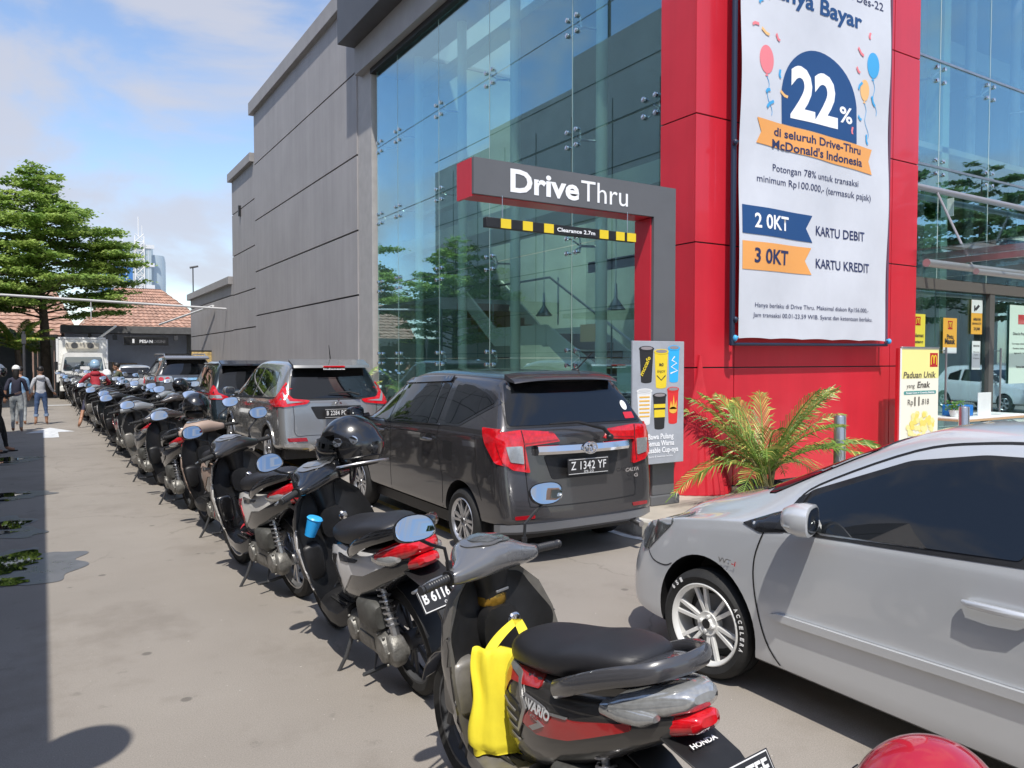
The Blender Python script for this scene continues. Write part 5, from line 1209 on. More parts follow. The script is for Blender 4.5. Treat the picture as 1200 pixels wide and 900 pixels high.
        if mirrors[0 if sx < 0 else 1]:
            b = MB(); b.tube([(sx * .20, .02, .01), (sx * .215, .025, .09), (sx * .27, .035, .115), (sx * .33, .03, .15)], .0065, 7); b.tube([(sx * .20, .02, .005), (sx * .203, .02, .04)], .012, 8); ms = b.build('mirror_stem', K['black'], hb)
            Mm = Matrix.Translation((sx * .35, .028, .19)) @ Matrix.Rotation(radians(-16 - sx * 4), 4, 'Z') @ Matrix.Rotation(radians(-22), 4, 'X')
            def mr(y, k, n=24): return [Mm @ V((x, y, z)) for x, z in [((.078 * k) * math.copysign(abs(cos(a)) ** .8, cos(a)) * (1 + .12 * sx * sin(a)), .048 * k * math.copysign(abs(sin(a)) ** .8, sin(a))) for a in [2 * pi * q / n for q in range(n)]]]
            b = MB(); b.loft([mr(-.008, .96), mr(-.010, 1.0), mr(.004, .99), mr(.018, .8), mr(.026, .4)]); mh = b.build('mirror_shell', K['black'], hb)
            b = MB(); b.loft([mr(-.0105, .93), mr(-.0110, .92)]); b.build('mirror_glass', K['mirror'], mh)
    b = MB(); b.tube([(-.2, .03, -.01), (-.16, .10, -.05), (-.08, .12, -.15), (-.03, .1, -.3)], .005, 5); b.tube([(.2, .03, -.01), (.16, .11, -.04), (.08, .12, -.15), (.03, .1, -.3)], .005, 5); b.build('cable', K['black'], hb)
    # shorten the body to the real wheelbase
    def ymap(o, k=.83):
        for ch in o.children:
            nm = ch.name.split('.')[0]
            if nm == 'wheel': ch.location.y *= (.83 if ch.location.y < 0 else .90); continue
            if nm == 'front_fork': ch.location.y = -.064; continue
            if nm == 'rear_hugger': ch.location.y = .107; continue
            if nm == 'handlebar': ch.location.y = .335; continue
            if ch.type == 'MESH' and not ch.get('ym'):
                for v_ in ch.data.vertices: v_.co.y *= k
            ymap(ch, k)
    ymap(t); t.scale = (1.05, 1.05, 1.05)
    return t

def helmet(label, loc, m, rz=0, tilt=(0, 0), visor=True, s=1.0, open_=True, group=None, badge=None):
    t = thing('helmet', label, 'helmet', loc, 0, group, tilt=(tilt[0], tilt[1], rz)); t.scale = (s, s, s)
    b = MB(); n = 28; rings = []
    for j in range(15):
        ph = radians(-52 + 142 * j / 14); r = []
        for k in range(n):
            a = 2 * pi * k / n; rx, ry, rz_ = .125, .155, .145
            x = rx * cos(ph) * cos(a); y = ry * cos(ph) * sin(a) - (.012 if ph < 0 else 0); z = rz_ * sin(ph)
            if ph < 0 and sin(a) > .45: z = max(z, -.02 - .0 + (-.10) * (1 - min(1, (sin(a) - .45) / .3)))
            r.append(V((x, y, z)))
        rings.append(r)
    b.loft(rings, True); sh = b.build('shell', m, t, smooth=60, sub=1)
    b = MB(); b.lathe([(.10, -.0), (.108, -.008), (.10, -.016)], (0, -.015, -.10), 'z', 24); b.ball((0, -.01, -.05), (.10, .11, .06), 16, 8); b.build('padding', K['black'], t)
    if visor:
        b = MB(); R_ = []
        for j in range(7):
            ph = radians(-38 + 62 * j / 6); R_.append([V((.133 * cos(ph) * cos(a), .168 * cos(ph) * sin(a) + .006, .152 * sin(ph) - .01)) for a in [radians(18 + 144 * k / 20) for k in range(21)]] + [V((.130 * cos(ph) * cos(a), .165 * cos(ph) * sin(a) + .006, .149 * sin(ph) - .01)) for a in [radians(162 - 144 * k / 20) for k in range(21)]])
        b.loft(R_); b.build('visor', glass_mat('visor smoke', (.32, .31, .30), (.9, .9, .9), .12, 1.2) if 'visor smoke' not in bpy.data.materials else bpy.data.materials['visor smoke'], t, smooth=60)
        for sx in (-1, 1): b = MB(); b.lathe([(0, sx * .012), (.02, sx * .010), (.024, 0)], (sx * .125, .045, .01), 'x', 16); b.build('visor_pivot', K['chrome'], t)
    b = MB(); b.tube([(-.105, .0, -.09), (-.06, .02, -.17), (.0, .03, -.19), (.06, .02, -.17), (.105, 0, -.09)], .006, 6, squash=2); b.build('chin_strap', K['black'], t)
    b = MB(); b.tube([V((.128 * cos(a), .158 * sin(a) - .010, -.105 + 0 * a)) for a in [radians(150 + 240 * k / 20) for k in range(21)]], .006, 6); b.build('edge_trim', K['rubber'] if badge is None else K['steel'], t)
    if badge:
        for sx in (-1, 1): b = MB(); b.lathe([(.0, sx * .004), (.014, sx * .004), (.02, sx * .003), (.022, 0)], (sx * .119, -.03, .01), 'x', 18); b.build('badge', K['chrome'], t)
    return t

def place(t, hx, hy, heading, lean):
    """handlebar centre at ground position hx, hy; heading angle (deg, + = towards -X)"""
    h = radians(heading); off = V((0, .335 * 1.05, 0)); 
    Rm = Matrix.Rotation(h, 3, 'Z')
    p = Rm @ off
    t.location = (hx - p.x + sin(radians(lean)) * .9 * cos(h), hy - p.y + sin(radians(lean)) * .9 * sin(h), 0.0)
    t.rotation_mode = 'XYZ'
    t.rotation_euler = (Matrix.Rotation(h, 4, 'Z') @ Matrix.Rotation(radians(-lean), 4, 'Y')).to_euler()
    return t
# the nearest ones, each its own build
s1 = place(make_scooter('nearest scooter, dark grey and red with black seat and a yellow bag on its hook', 'redblack', 'B 4127 TEE', hero=True, steer=16, top=mat('satin dark cover', (.17, .17, .175), .25, metal=.35, coat=1, rvar=.08, vscale=9)), 1.42, 2.50, 3, 2); s1.scale = (1.03, .87, .98)
s2 = place(make_scooter('white and black scooter plated B 61 with a blue cup in its pocket', 'white', 'B 6116 VBN', steer=30, top=K['gloss_black'], panel=0), 1.42, 4.40, 3, 11)
s3 = place(make_scooter('white scooter with red stripes and plate starting B 33, third from the viewer', 'whitered', 'B 3309 UKE', steer=28, top=SP['redblack'][0], panel=0, disp=mat('blue sheet lens', (.2, .21, .24), .1, metal=.2)), 1.30, 6.28, 8, 9)
s4 = place(make_scooter('dark scooter with a beige handlebar cover and a black helmet on its mirror', 'beige', 'B 3761 NXC', steer=10, top=SP['beige'][1], panel=0), 1.35, 8.1, 6, 8)
s5 = place(make_scooter('glossy black scooter with silver mudguard and white plate, fifth from the viewer', 'black', 'B 6540 PLA', steer=8, top=SP['beige'][0], panel=1, platecol=K['whiteplas']), 1.25, 10.1, 4, 8)
protos = {'black': s5, 'silver': place(make_scooter('pale silver scooter with red tail lamp, sixth from the viewer', 'silver', 'B 3218 TQM', steer=10, panel=2, top=SP['silver'][0]), 1.15, 12.1, 5, 8)}
protos['red'] = place(make_scooter('red and black scooter, eighth from the viewer', 'red', 'B 4471 JHS', steer=6, panel=0), 1.12, 15.4, 6, 8)
protos['blue'] = place(make_scooter('dark blue scooter with light grey panels, seventh from the viewer', 'blue', 'B 6002 WKD', steer=12, panel=0), 1.22, 13.7, 3, 8)
protos['white'] = s2
rr = random.Random(11)
def vary(c_):
    for q in [w_ for w_ in c_.children if w_.name.startswith('handlebar')]:
        q.rotation_euler = (radians(rr.uniform(-14, 8)), 0, radians(rr.uniform(2, 40)))
        ms = [w_ for w_ in q.children if w_.name.startswith('mirror_shell')]
        for m_ in ms: m_.rotation_euler = (radians(rr.uniform(-4, 6)), radians(rr.uniform(-3, 3)), radians(rr.uniform(-5, 5)))
        if rr.random() < .35 and ms:
            st_ = sorted((w_ for w_ in q.children if w_.name.startswith('mirror_')), key=lambda o: o.name)
            k_ = rr.choice([0, 1]); sh_ = [o for o in st_ if o.name.startswith('mirror_shell')]; sm_ = [o for o in st_ if o.name.startswith('mirror_stem')]
            if len(sh_) == 2 and len(sm_) == 2:
                for o in (sh_[k_], sm_[k_]):
                    for w_ in list(o.children): bpy.data.objects.remove(w_)
                    bpy.data.objects.remove(o)
y = 17.0; order = ['black', 'white', 'blue', 'silver', 'black', 'red', 'black', 'white', 'silver', 'black', 'blue', 'black', 'white', 'black', 'red', 'silver', 'black', 'black']
nmz = 'ninth tenth eleventh twelfth thirteenth fourteenth fifteenth sixteenth seventeenth eighteenth nineteenth twentieth twenty-first twenty-second twenty-third twenty-fourth twenty-fifth twenty-sixth'.split()
adj = dict(black='glossy black', white='white and black', blue='dark blue', silver='pale silver', red='red and black')
for i, k in enumerate(order):
    c_ = copy_tree(protos[k]); c_['label'] = '%s scooter, %s from the viewer in the outer parked file' % (adj[k], nmz[i])
    place(c_, 1.12 - .012 * (y - 17) + rr.uniform(-.08, .08), y, rr.uniform(2, 12), rr.uniform(6, 9))
    vary(c_); y += rr.uniform(1.05, 1.4)
# second file, between the first and the cars
y = 14.2
nm2 = 'nearest second third fourth fifth sixth seventh eighth ninth'.split()
for i, k in enumerate(['black', 'silver', 'black', 'blue', 'black', 'white', 'black', 'red', 'silver']):
    c_ = copy_tree(protos[k]); c_['label'] = '%s scooter in the inner file beside the cars, %s in that file' % (adj[k], nm2[i])
    place(c_, 1.95 + rr.uniform(-.08, .08), y, rr.uniform(4, 14), rr.uniform(6, 9)); vary(c_); y += rr.uniform(1.6, 2.2)
c_ = copy_tree(protos['black']); c_['label'] = 'black scooter beyond the bottom right corner, a red helmet on its front'; place(c_, 1.42, .36, 2, 3)
for hb_ in [q for q in c_.children if q.name.startswith('handlebar')]:
    for q in [w_ for w_ in hb_.children if w_.name.startswith('mirror_stem') or w_.name.startswith('mirror_shell')]:
        for w_ in list(q.children): bpy.data.objects.remove(w_)
        bpy.data.objects.remove(q)
# helmets
helmet('big glossy black helmet with smoke visor on the scooter with the blue cup', (1.60, 4.47, 1.18), K['gloss_black'], rz=radians(62), tilt=(radians(-10), radians(8)), s=1.24, badge=1)
helmet('black open face helmet on the beige covered scooter', (1.35, 8.42, 1.20), K['gloss_black'], rz=radians(160), s=1.1, visor=False)
helmet('glossy red helmet in the bottom right corner', (1.47, .82, .80), mat('helmet red', (.38, .01, .025), .15, coat=1), rz=radians(80), s=1.05)
helmet('small black helmet on a mirror in the inner file', (2.12, 14.9, 1.22), K['gloss_black'], rz=radians(130), s=1.0, visor=False)
# yellow bag on the hook of the nearest scooter
YB = mat('yellow non-woven', (.76, .64, .03), .75, var=.08, vscale=8, bump=.12, bscale=300)
bag = thing('yellow_bag', 'bright yellow cloth bag hanging from the hook of the nearest scooter', 'bag', (1.375, 2.25, .325)); bag.rotation_euler = (0, 0, radians(-33))
b = MB(); rings = []
for j in range(22):
    v = j / 21; z = .0 + .36 * v; w_ = .135 - .012 * v ** 2 + .008 * sin(v * 9); d_ = .055 * (1 - v) ** .6 + .006
    if v < .08: w_ *= .9; d_ *= .8
    r = []
    for k in range(36):
        a = 2 * pi * k / 36; f_ = 1 + (.16 * sin(a * 5 + v * 4) + .05 * sin(a * 9 - v * 7)) * (.25 + v * 1.1)
        r.append(V((w_ * math.copysign(abs(cos(a)) ** .75, cos(a)), d_ * math.copysign(abs(sin(a)) ** .8, sin(a)) * f_ * 1.2 + (.010 + .010 * v) * sin(cos(a) * 9 + v * 3), z - (.012 * cos(a * 2) if j == 0 else 0))))
    rings.append(r)
b.loft(rings); b.build('bag_body', YB, bag, smooth=80)
for sy in (-1, 1):
    b = MB()
    for sx in (-1, 1):
        pts = arc3((sx * .075, sy * .014, .33), (sx * .06 + .01, sy * .02 + .03, .385), (.03, sy * .004 + .08, .435), 8)
        b.loft([[p + V((-.017, 0, 0)), p + V((-.017, .003, 0)), p + V((.017, .003, 0)), p + V((.017, 0, 0))] for p in pts])
    b.build('handle', YB, bag, smooth=40)
# blue cup in the pocket of the second scooter
cl_ = s2.matrix_basis @ V((-.165, .235, .70))
cup_ = thing('paper_cup', 'bright blue cup standing in the glove pocket of the scooter plated B 61', 'cup', tuple(cl_)); cup_.rotation_euler = (radians(10), radians(14), 0)
b = MB(); b.lathe([(0, 0), (.030, 0), (.042, .10), (.044, .102), (.04, .104), (0, .100)], (0, 0, 0), 'z', 24); b.build('body', mat('cup sky blue', (.02, .33, .75), .4), cup_)
b = MB(); b.lathe([(.044, .098), (.047, .104), (.040, .112), (0, .113)], (0, 0, 0), 'z', 24); b.build('lid', mat('cup lid blue', (.05, .42, .85), .35), cup_)
# ================================================================ people
def skin_body(name, pts, edges, rad, m, parent, sub=2, root=0):
    me = bpy.data.meshes.new(name); me.from_pydata([V(p) for p in pts], edges, []); o = bpy.data.objects.new(name, me); COL.objects.link(o)
    o.modifiers.new('skin', 'SKIN'); 
    if not me.skin_vertices: 
        bm = bmesh.new(); bm.from_mesh(me); bm.verts.layers.skin.verify(); bm.to_mesh(me); bm.free()
    for i, r in enumerate(rad):
        v = me.skin_vertices[0].data[i]; v.radius = (r, r) if not isinstance(r, tuple) else r; v.use_root = (i == root)
    sb = o.modifiers.new('sub', 'SUBSURF'); sb.levels = sub; sb.render_levels = sub
    apply_mods(o); o.data.shade_smooth(); o.data.materials.clear()
    for x in m: o.data.materials.append(x)
    o.parent = parent
    return o
def make_person(label, loc, rz, shirt, trousers, P=None, hood=None, helm=None, long_sleeve=True, shorts=False, hair_long=False, shoes=None, s=1.0, cap=None, skirt_z=None):
    """P: dict of joint overrides (metres, standing height about 1.62, facing +Y)"""
    J = dict(pel=(0, 0, .90), waist=(0, 0, 1.02), chest=(0, .0, 1.22), neck=(0, 0, 1.38), nek2=(0, .01, 1.44), head=(0, .02, 1.52),
             shl=(-.16, 0, 1.34), shr=(.16, 0, 1.34), ell=(-.22, -.02, 1.08), elr=(.22, -.02, 1.08), wrl=(-.23, .06, .86), wrr=(.23, .06, .86),
             hpl=(-.085, 0, .86), hpr=(.085, 0, .86), knl=(-.095, .03, .47), knr=(.095, .03, .47), anl=(-.10, 0, .075), anr=(.10, 0, .075), tol=(-.11, .14, .03), tor=(.11, .14, .03))
    if P: J.update(P)
    t = thing('person', label, 'person', loc, rz); t.scale = (s, s, s)
    names = ['pel', 'waist', 'chest', 'neck', 'nek2', 'head', 'shl', 'ell', 'wrl', 'shr', 'elr', 'wrr', 'hpl', 'knl', 'anl', 'tol', 'hpr', 'knr', 'anr', 'tor']
    rad = dict(pel=.125, waist=.115, chest=.13, neck=.075, nek2=.05, head=.055, shl=.062, shr=.062, ell=.040, elr=.040, wrl=.027, wrr=.027, hpl=.092, hpr=.092, knl=.058, knr=.058, anl=.038, anr=.038, tol=.030, tor=.030)
    E_ = [('pel', 'waist'), ('waist', 'chest'), ('chest', 'neck'), ('neck', 'nek2'), ('nek2', 'head'), ('neck', 'shl'), ('shl', 'ell'), ('ell', 'wrl'), ('neck', 'shr'), ('shr', 'elr'), ('elr', 'wrr'), ('pel', 'hpl'), ('hpl', 'knl'), ('knl', 'anl'), ('anl', 'tol'), ('pel', 'hpr'), ('hpr', 'knr'), ('knr', 'anr'), ('anr', 'tor')]
    ix = {n: i for i, n in enumerate(names)}
    body = skin_body('body', [J[n] for n in names], [(ix[a], ix[b]) for a, b in E_], [rad[n] for n in names], [K['skin'], shirt, trousers, shoes or K['skin']], t, 3)
    # clothing by body region
    wz = V(J['pel']); seg = []
    def dseg(p, a, b):
        a, b = V(a), V(b); u = max(0, min(1, (p - a).dot(b - a) / (b - a).length_squared)); return (p - a.lerp(b, u)).length, u
    reg = [('pel', 'waist', 2, .0), ('waist', 'chest', 1, 0), ('chest', 'neck', 1, 0), ('neck', 'nek2', 0, 0), ('nek2', 'head', 0, 0), ('neck', 'shl', 1, 0), ('neck', 'shr', 1, 0), ('shl', 'ell', 1, 0), ('shr', 'elr', 1, 0), ('ell', 'wrl', 5, 0), ('elr', 'wrr', 5, 0), ('pel', 'hpl', 2, 0), ('pel', 'hpr', 2, 0), ('hpl', 'knl', 2, 0), ('hpr', 'knr', 2, 0), ('knl', 'anl', 6, 0), ('knr', 'anr', 6, 0), ('anl', 'tol', 3, 0), ('anr', 'tor', 3, 0)]
    for f in body.data.polygons:
        c_ = f.center; best = min(((dseg(c_, J[a], J[b]), k) for a, b, k, _ in reg), key=lambda q: q[0][0]); (d, u), k = best
        if k == 5: k = 1 if (long_sleeve and u < .9) else (1 if u < .05 else 0)
        if k == 6: k = (2 if u < (.45 if shorts else .93) else (0 if shorts else 3))
        if k == 2 and d is not None and abs(c_.z - wz.z) < .5 and (c_ - V(J['waist'])).length < .14: k = 1
        f.material_index = k
    for v in body.data.vertices: pass
    # folds
    tx = bpy.data.textures.get('folds') or bpy.data.textures.new('folds', 'CLOUDS'); tx.noise_scale = .09
    dm = body.modifiers.new('folds', 'DISPLACE'); dm.texture = tx; dm.strength = .02; dm.mid_level = .5
    # head
    hx = V(J['head']) + V((0, 0, .07)); fd = V(J.get('face', (0, 1, -.1))).normalized(); rt = fd.cross(V((0, 0, 1))).normalized(); up = rt.cross(fd)
    Mh = Matrix(((rt.x, fd.x, up.x, hx.x), (rt.y, fd.y, up.y, hx.y), (rt.z, fd.z, up.z, hx.z), (0, 0, 0, 1)))
    b = MB(); b.ball((0, 0, .02), (.074, .094, .105), 20, 14, M=Mh); b.ball((0, .03, -.055), (.052, .058, .055), 14, 8, M=Mh); b.ball((0, .092, -.01), (.013, .02, .022), 8, 6, M=Mh)
    for sx in (-1, 1): b.ball((sx * .075, -.005, 0), (.012, .022, .03), 8, 6, M=Mh)
    b.ball((0, .082, -.052), (.024, .008, .008), 8, 5, M=Mh); hd = b.build('head', K['skin'], t, smooth=80)
    b = MB(); [b.ball((sx * .03, .083, .018), (.011, .007, .007), 8, 5, M=Mh) for sx in (-1, 1)]; b.build('eyes', K['hair'], hd)
    b = MB(); b.ball((0, -.015, .045), (.083, .097, .098), 18, 12, M=Mh)
    if hair_long: b.loft([[Mh @ V((x * k, -.06 + y * k, z)) for x, y in circ(0, 0, .07, .045, 12)] for z, k in ((.04, .9), (-.06, 1.1), (-.16, .95), (-.26, .4))])
    b.build('hair', K['hair'], hd, smooth=70)
    if hood:
        b = MB(); b.loft([ell_ring(J['neck'][0], J['neck'][1] - .04 + dy, J['neck'][2] + dz, w_, d_, 18, 2.2, axis='z') for dy, dz, w_, d_ in ((0, -.05, .07, .06), (-.03, -.01, .115, .085), (-.02, .05, .11, .08), (.0, .08, .08, .06))]); b.build('hood', shirt, t, smooth=70)
    if cap:
        b = MB(); b.ball((0, -.01, .05), (.092, .108, .10), 18, 10, M=Mh, z0=-.15); b.ball((0, .10, .035), (.07, .07, .012), 14, 6, M=Mh); b.build('cap', cap, t, smooth=60)
    # hands
    for sd, wr, el in (('l', J['wrl'], J['ell']), ('r', J['wrr'], J['elr'])):
        d = (V(wr) - V(el)).normalized(); x_, y_ = frame_of(d); b = MB(); o_ = V(wr)
        b.tube([o_ - d * .01, o_ + d * .03, o_ + d * .075, o_ + d * .09], [.024, .032, .034, .024], 8, squash=.55)
        for k in range(4):
            base = o_ + d * .075 + x_ * (.024 - .016 * k); l = (.055, .066, .062, .048)[k]; b.tube([base, base + d * l * .5 + y_ * .006, base + d * l + y_ * .02], [.009, .008, .006], 6)
        sg = 1 if k else -1; b.tube([o_ + d * .02 + x_ * .025, o_ + d * .05 + x_ * .05, o_ + d * .075 + x_ * .052 + y_ * .01], [.011, .010, .007], 6); b.build('hand', K['skin'], body)
    return t
def cloth_m(n, c, r=.8): return mat(n, c, r, var=.12, vscale=14, bump=.15, bscale=120)
HOOD = cloth_m('heather grey hoodie', (.42, .43, .46)); DEN = cloth_m('denim blue', (.05, .09, .19)); DEN2 = cloth_m('pale denim', (.24, .32, .45)); NAVYS = cloth_m('navy top', (.02, .02, .04)); GRYP = cloth_m('grey trousers', (.28, .30, .31))
BLK = cloth_m('black clothes', (.012, .012, .014)); REDJ = cloth_m('red jacket', (.34, .02, .035)); OLV = cloth_m('olive jacket', (.06, .07, .04)); LBL = cloth_m('light blue shirt', (.20, .34, .52))
walk = dict(knl=(-.10, .12, .48), anl=(-.10, .10, .075), tol=(-.11, .24, .03), knr=(.10, -.02, .47), anr=(.10, -.16, .10), tor=(.11, -.04, .03), ell=(-.23, -.10, 1.10), wrl=(-.25, -.06, .88), elr=(.23, .06, 1.08), wrr=(.24, .17, .90))
p1 = make_person('walking person in grey hoodie with rolled blue denim seen from behind', (-.05, 23.2, 0), radians(3), HOOD, DEN, dict(knl=(-.12, .02, .47), knr=(.12, .03, .47), anl=(-.14, .0, .075), anr=(.14, .02, .075), tol=(-.16, .13, .03), tor=(.16, .15, .03), elr=(.25, .06, 1.10), wrr=(.33, .14, .95), ell=(-.24, .0, 1.10), wrl=(-.22, .14, .95)), hood=True, shorts=True, shoes=K['skin'], s=.88)
b = MB(); 
for sx in (-1, 1): b.tube([(sx * .125, .015, .32), (sx * .13, .015, .25)], [.066, .062], 12)
b.build('rolled_cuff', DEN2, p1)
make_person('walking person in navy top, grey trousers and white cap with long dark hair', (-.53, 21.2, 0), radians(-4), NAVYS, GRYP, walk, long_sleeve=False, hair_long=True, cap=K['white'], shoes=K['skin'], s=.90)
make_person('person in light blue shirt walking in front of the one with the white cap', (-.50, 23.4, 0), 0, LBL, GRYP, walk, s=.88, hair_long=False)
pl = make_person('black clothed person with white and black helmet standing at the left edge', (-.74, 16.6, 0), radians(-75), BLK, BLK, dict(elr=(.24, .10, 1.12), wrr=(.14, .30, 1.16), knl=(-.10, .14, .48), anl=(-.10, .20, .075), tol=(-.11, .34, .03), knr=(.10, .02, .47), anr=(.12, -.06, .075), tor=(.13, .08, .03)), shoes=K['skin'], s=.92)
t = helmet('white and black helmet worn by the person at the left edge', (-.725, 16.625, 1.49), K['whiteplas'], rz=radians(-75), s=1.0, visor=True)
for sx, (x, y) in ((-1, (-.12, .27)), (1, (.13, .03))):
    b = MB(); b.loft([ell_ring(x, y, z, .048, .13, 16, 2.4, axis='z') for z in (.004, .022)]); b.build('sandal', K['black'], pl)
# rider in red sitting on a scooter, seen from behind
sit = dict(pel=(0, 0, .90), waist=(0, .03, 1.0), chest=(0, .10, 1.18), neck=(0, .15, 1.34), nek2=(0, .17, 1.40), head=(0, .19, 1.46), shl=(-.18, .14, 1.30), shr=(.18, .14, 1.30), ell=(-.34, .24, 1.10), elr=(.34, .24, 1.10), wrl=(-.31, .46, 1.06), wrr=(.31, .46, 1.06),
           hpl=(-.10, .02, .86), hpr=(.10, .02, .86), knl=(-.20, .36, .68), knr=(.20, .38, .72), anl=(-.36, .12, .10), anr=(.16, .34, .36), tol=(-.38, .24, .035), tor=(.17, .46, .34))
make_person('rider in red hooded jacket sitting on a scooter with one bare leg down', (1.12, 21.5, 0), radians(2), REDJ, cloth_m('dark shorts', (.03, .03, .06)), sit, hood=True, shorts=True, shoes=K['skin'], s=.99)
helmet('pale blue and silver helmet worn by the rider in the red jacket', (1.11, 21.69, 1.555), mat('helmet pale blue', (.25, .38, .50), .2, coat=1), rz=radians(2), s=1.0, visor=False)
make_person('person in olive jacket with black hair standing among the far scooters', (1.95, 25.5, 0), radians(70), OLV, BLK, dict(elr=(.24, .14, 1.14), wrr=(.18, .34, 1.08), ell=(-.24, .14, 1.14), wrl=(-.18, .34, 1.08), head=(0, .08, 1.50), neck=(0, .03, 1.38)), s=.94)
helmet('white helmet on a scooter mirror beside the person in the olive jacket', (1.62, 25.6, 1.26), K['whiteplas'], rz=radians(20), s=1.0, visor=False)
make_person('dark clothed person standing behind the glass doors near the table', (13.6, 7.75, .14), radians(165), BLK, BLK, dict(elr=(.22, .12, 1.12), wrr=(.10, .28, 1.02)), s=1.03)
# ================================================================ cup poster on the gate post
PB = thing('cup_poster_board', 'grey advertising board showing six paper cups fixed to the gate post', 'poster board', (5.5, 5.98, .6))
b = MB(); b.box(-.36, .36, -.012, .012, 0, 1.29); b.build('board', mat('poster grey', (.36, .38, .42), .45, var=.12, vscale=3), PB, smooth=0, bev=.004)
b = MB(); b.box(-.12, .12, .012, .12, .25, 1.1); b.build('bracket', GATEG, PB, smooth=0)
FI = frameM((0, -.0125, 0), (1, 0, 0), (0, 0, 1))
CUPM = dict(k=mat('cup black', (.02, .02, .022), .5), y=mat('cup yellow', (.8, .6, .03), .5), b=mat('cup blue', (.03, .42, .82), .5), w=mat('cup white', (.75, .75, .74), .5), r=mat('cup red', (.7, .03, .03), .5), o=mat('cup orange print', (.8, .45, .06), .5))
def cup(x, z, w_, h_, m, lid):
    o = flat([(x - w_ * .38, z), (x + w_ * .38, z), (x + w_ * .5, z + h_), (x - w_ * .5, z + h_)] if 1 else 0, FI, m, 'cup_print', PB, .001)
    flat(circ(x, z + h_, w_ * .54, .028), FI, lid, 'cup_lid_print', PB, .003); flat(circ(x, z, w_ * .38, .018), FI, m, 'cup_print', PB, .0005)
    flat(circ(x, z + h_ + .004, w_ * .42, .017), FI, mat('lid', (.28, .25, .26) if lid != CUPM['w'] else (.6, .6, .6), .5), 'cup_lid_print', PB, .0045)
cup(-.175, .87, .19, .34, CUPM['k'], CUPM['k']); cup(.03, .81, .19, .37, CUPM['y'], CUPM['y']); cup(.21, .87, .16, .35, CUPM['b'], CUPM['b'])
cup(-.20, .43, .2, .34, CUPM['w'], CUPM['w']); cup(.01, .38, .18, .34, CUPM['k'], CUPM['k']); cup(.2, .43, .16, .35, CUPM['r'], CUPM['r'])
for k in range(6): flat(rect(-.27, -.13, .50 + k * .04, .515 + k * .04), FI, CUPM['o'], 'cup_stripe', PB, .003)
flat(rect(-.07, .09, .59, .63), FI, CUPM['y'], 'cup_band', PB, .003); flat(rect(-.065, .085, .49, .57), FI, CUPM['y'], 'cup_band', PB, .003)
text('mccafe', FI @ Matrix.Translation((-.175, 1.02, .004)) @ Matrix.Rotation(radians(60), 4, 'Z'), CUPM['y'], h=.05, w=.22, bold=.02, parent=PB)
flat(circ(.2, .56, .055, .035) , FI, CUPM['o'], 'cup_flame', PB, .003); flat([(.15, .57), (.17, .66), (.19, .6), (.21, .72), (.225, .6), (.25, .66), (.25, .57)], FI, CUPM['o'], 'cup_flame', PB, .003)
flat(strip_poly([(.16, .95), (.26, .98), (.17, 1.02), (.25, 1.06), (.18, 1.09), (.22, 1.13)], .014), FI, lm, 'cup_swirl', PB, .003)
text('McD', FI @ Matrix.Translation((.03, 1.03, .003)), K['ink'], h=.03, w=.06, bold=.03, parent=PB)
flat(strip_poly([(-.03, .93), (.03, .88), (.09, .93)], .01), FI, K['ink'], 'cup_mark', PB, .003); text('ENJOY', FI @ Matrix.Translation((.03, .96, .003)), K['ink'], h=.025, w=.11, parent=PB)
for t_, z_, h_, w_ in (('Bawa Pulang', .262, .055, .36), ('Semua Warna', .19, .055, .38), ('Reusable Cup-nya', .118, .055, .5)): text(t_, FI @ Matrix.Translation((.03, z_, .002)), lm, h=h_, w=w_, bold=.025, parent=PB)
text('Syarat & ketentuan berlaku', FI @ Matrix.Translation((.03, .07, .002)), lm, h=.02, w=.34, parent=PB)

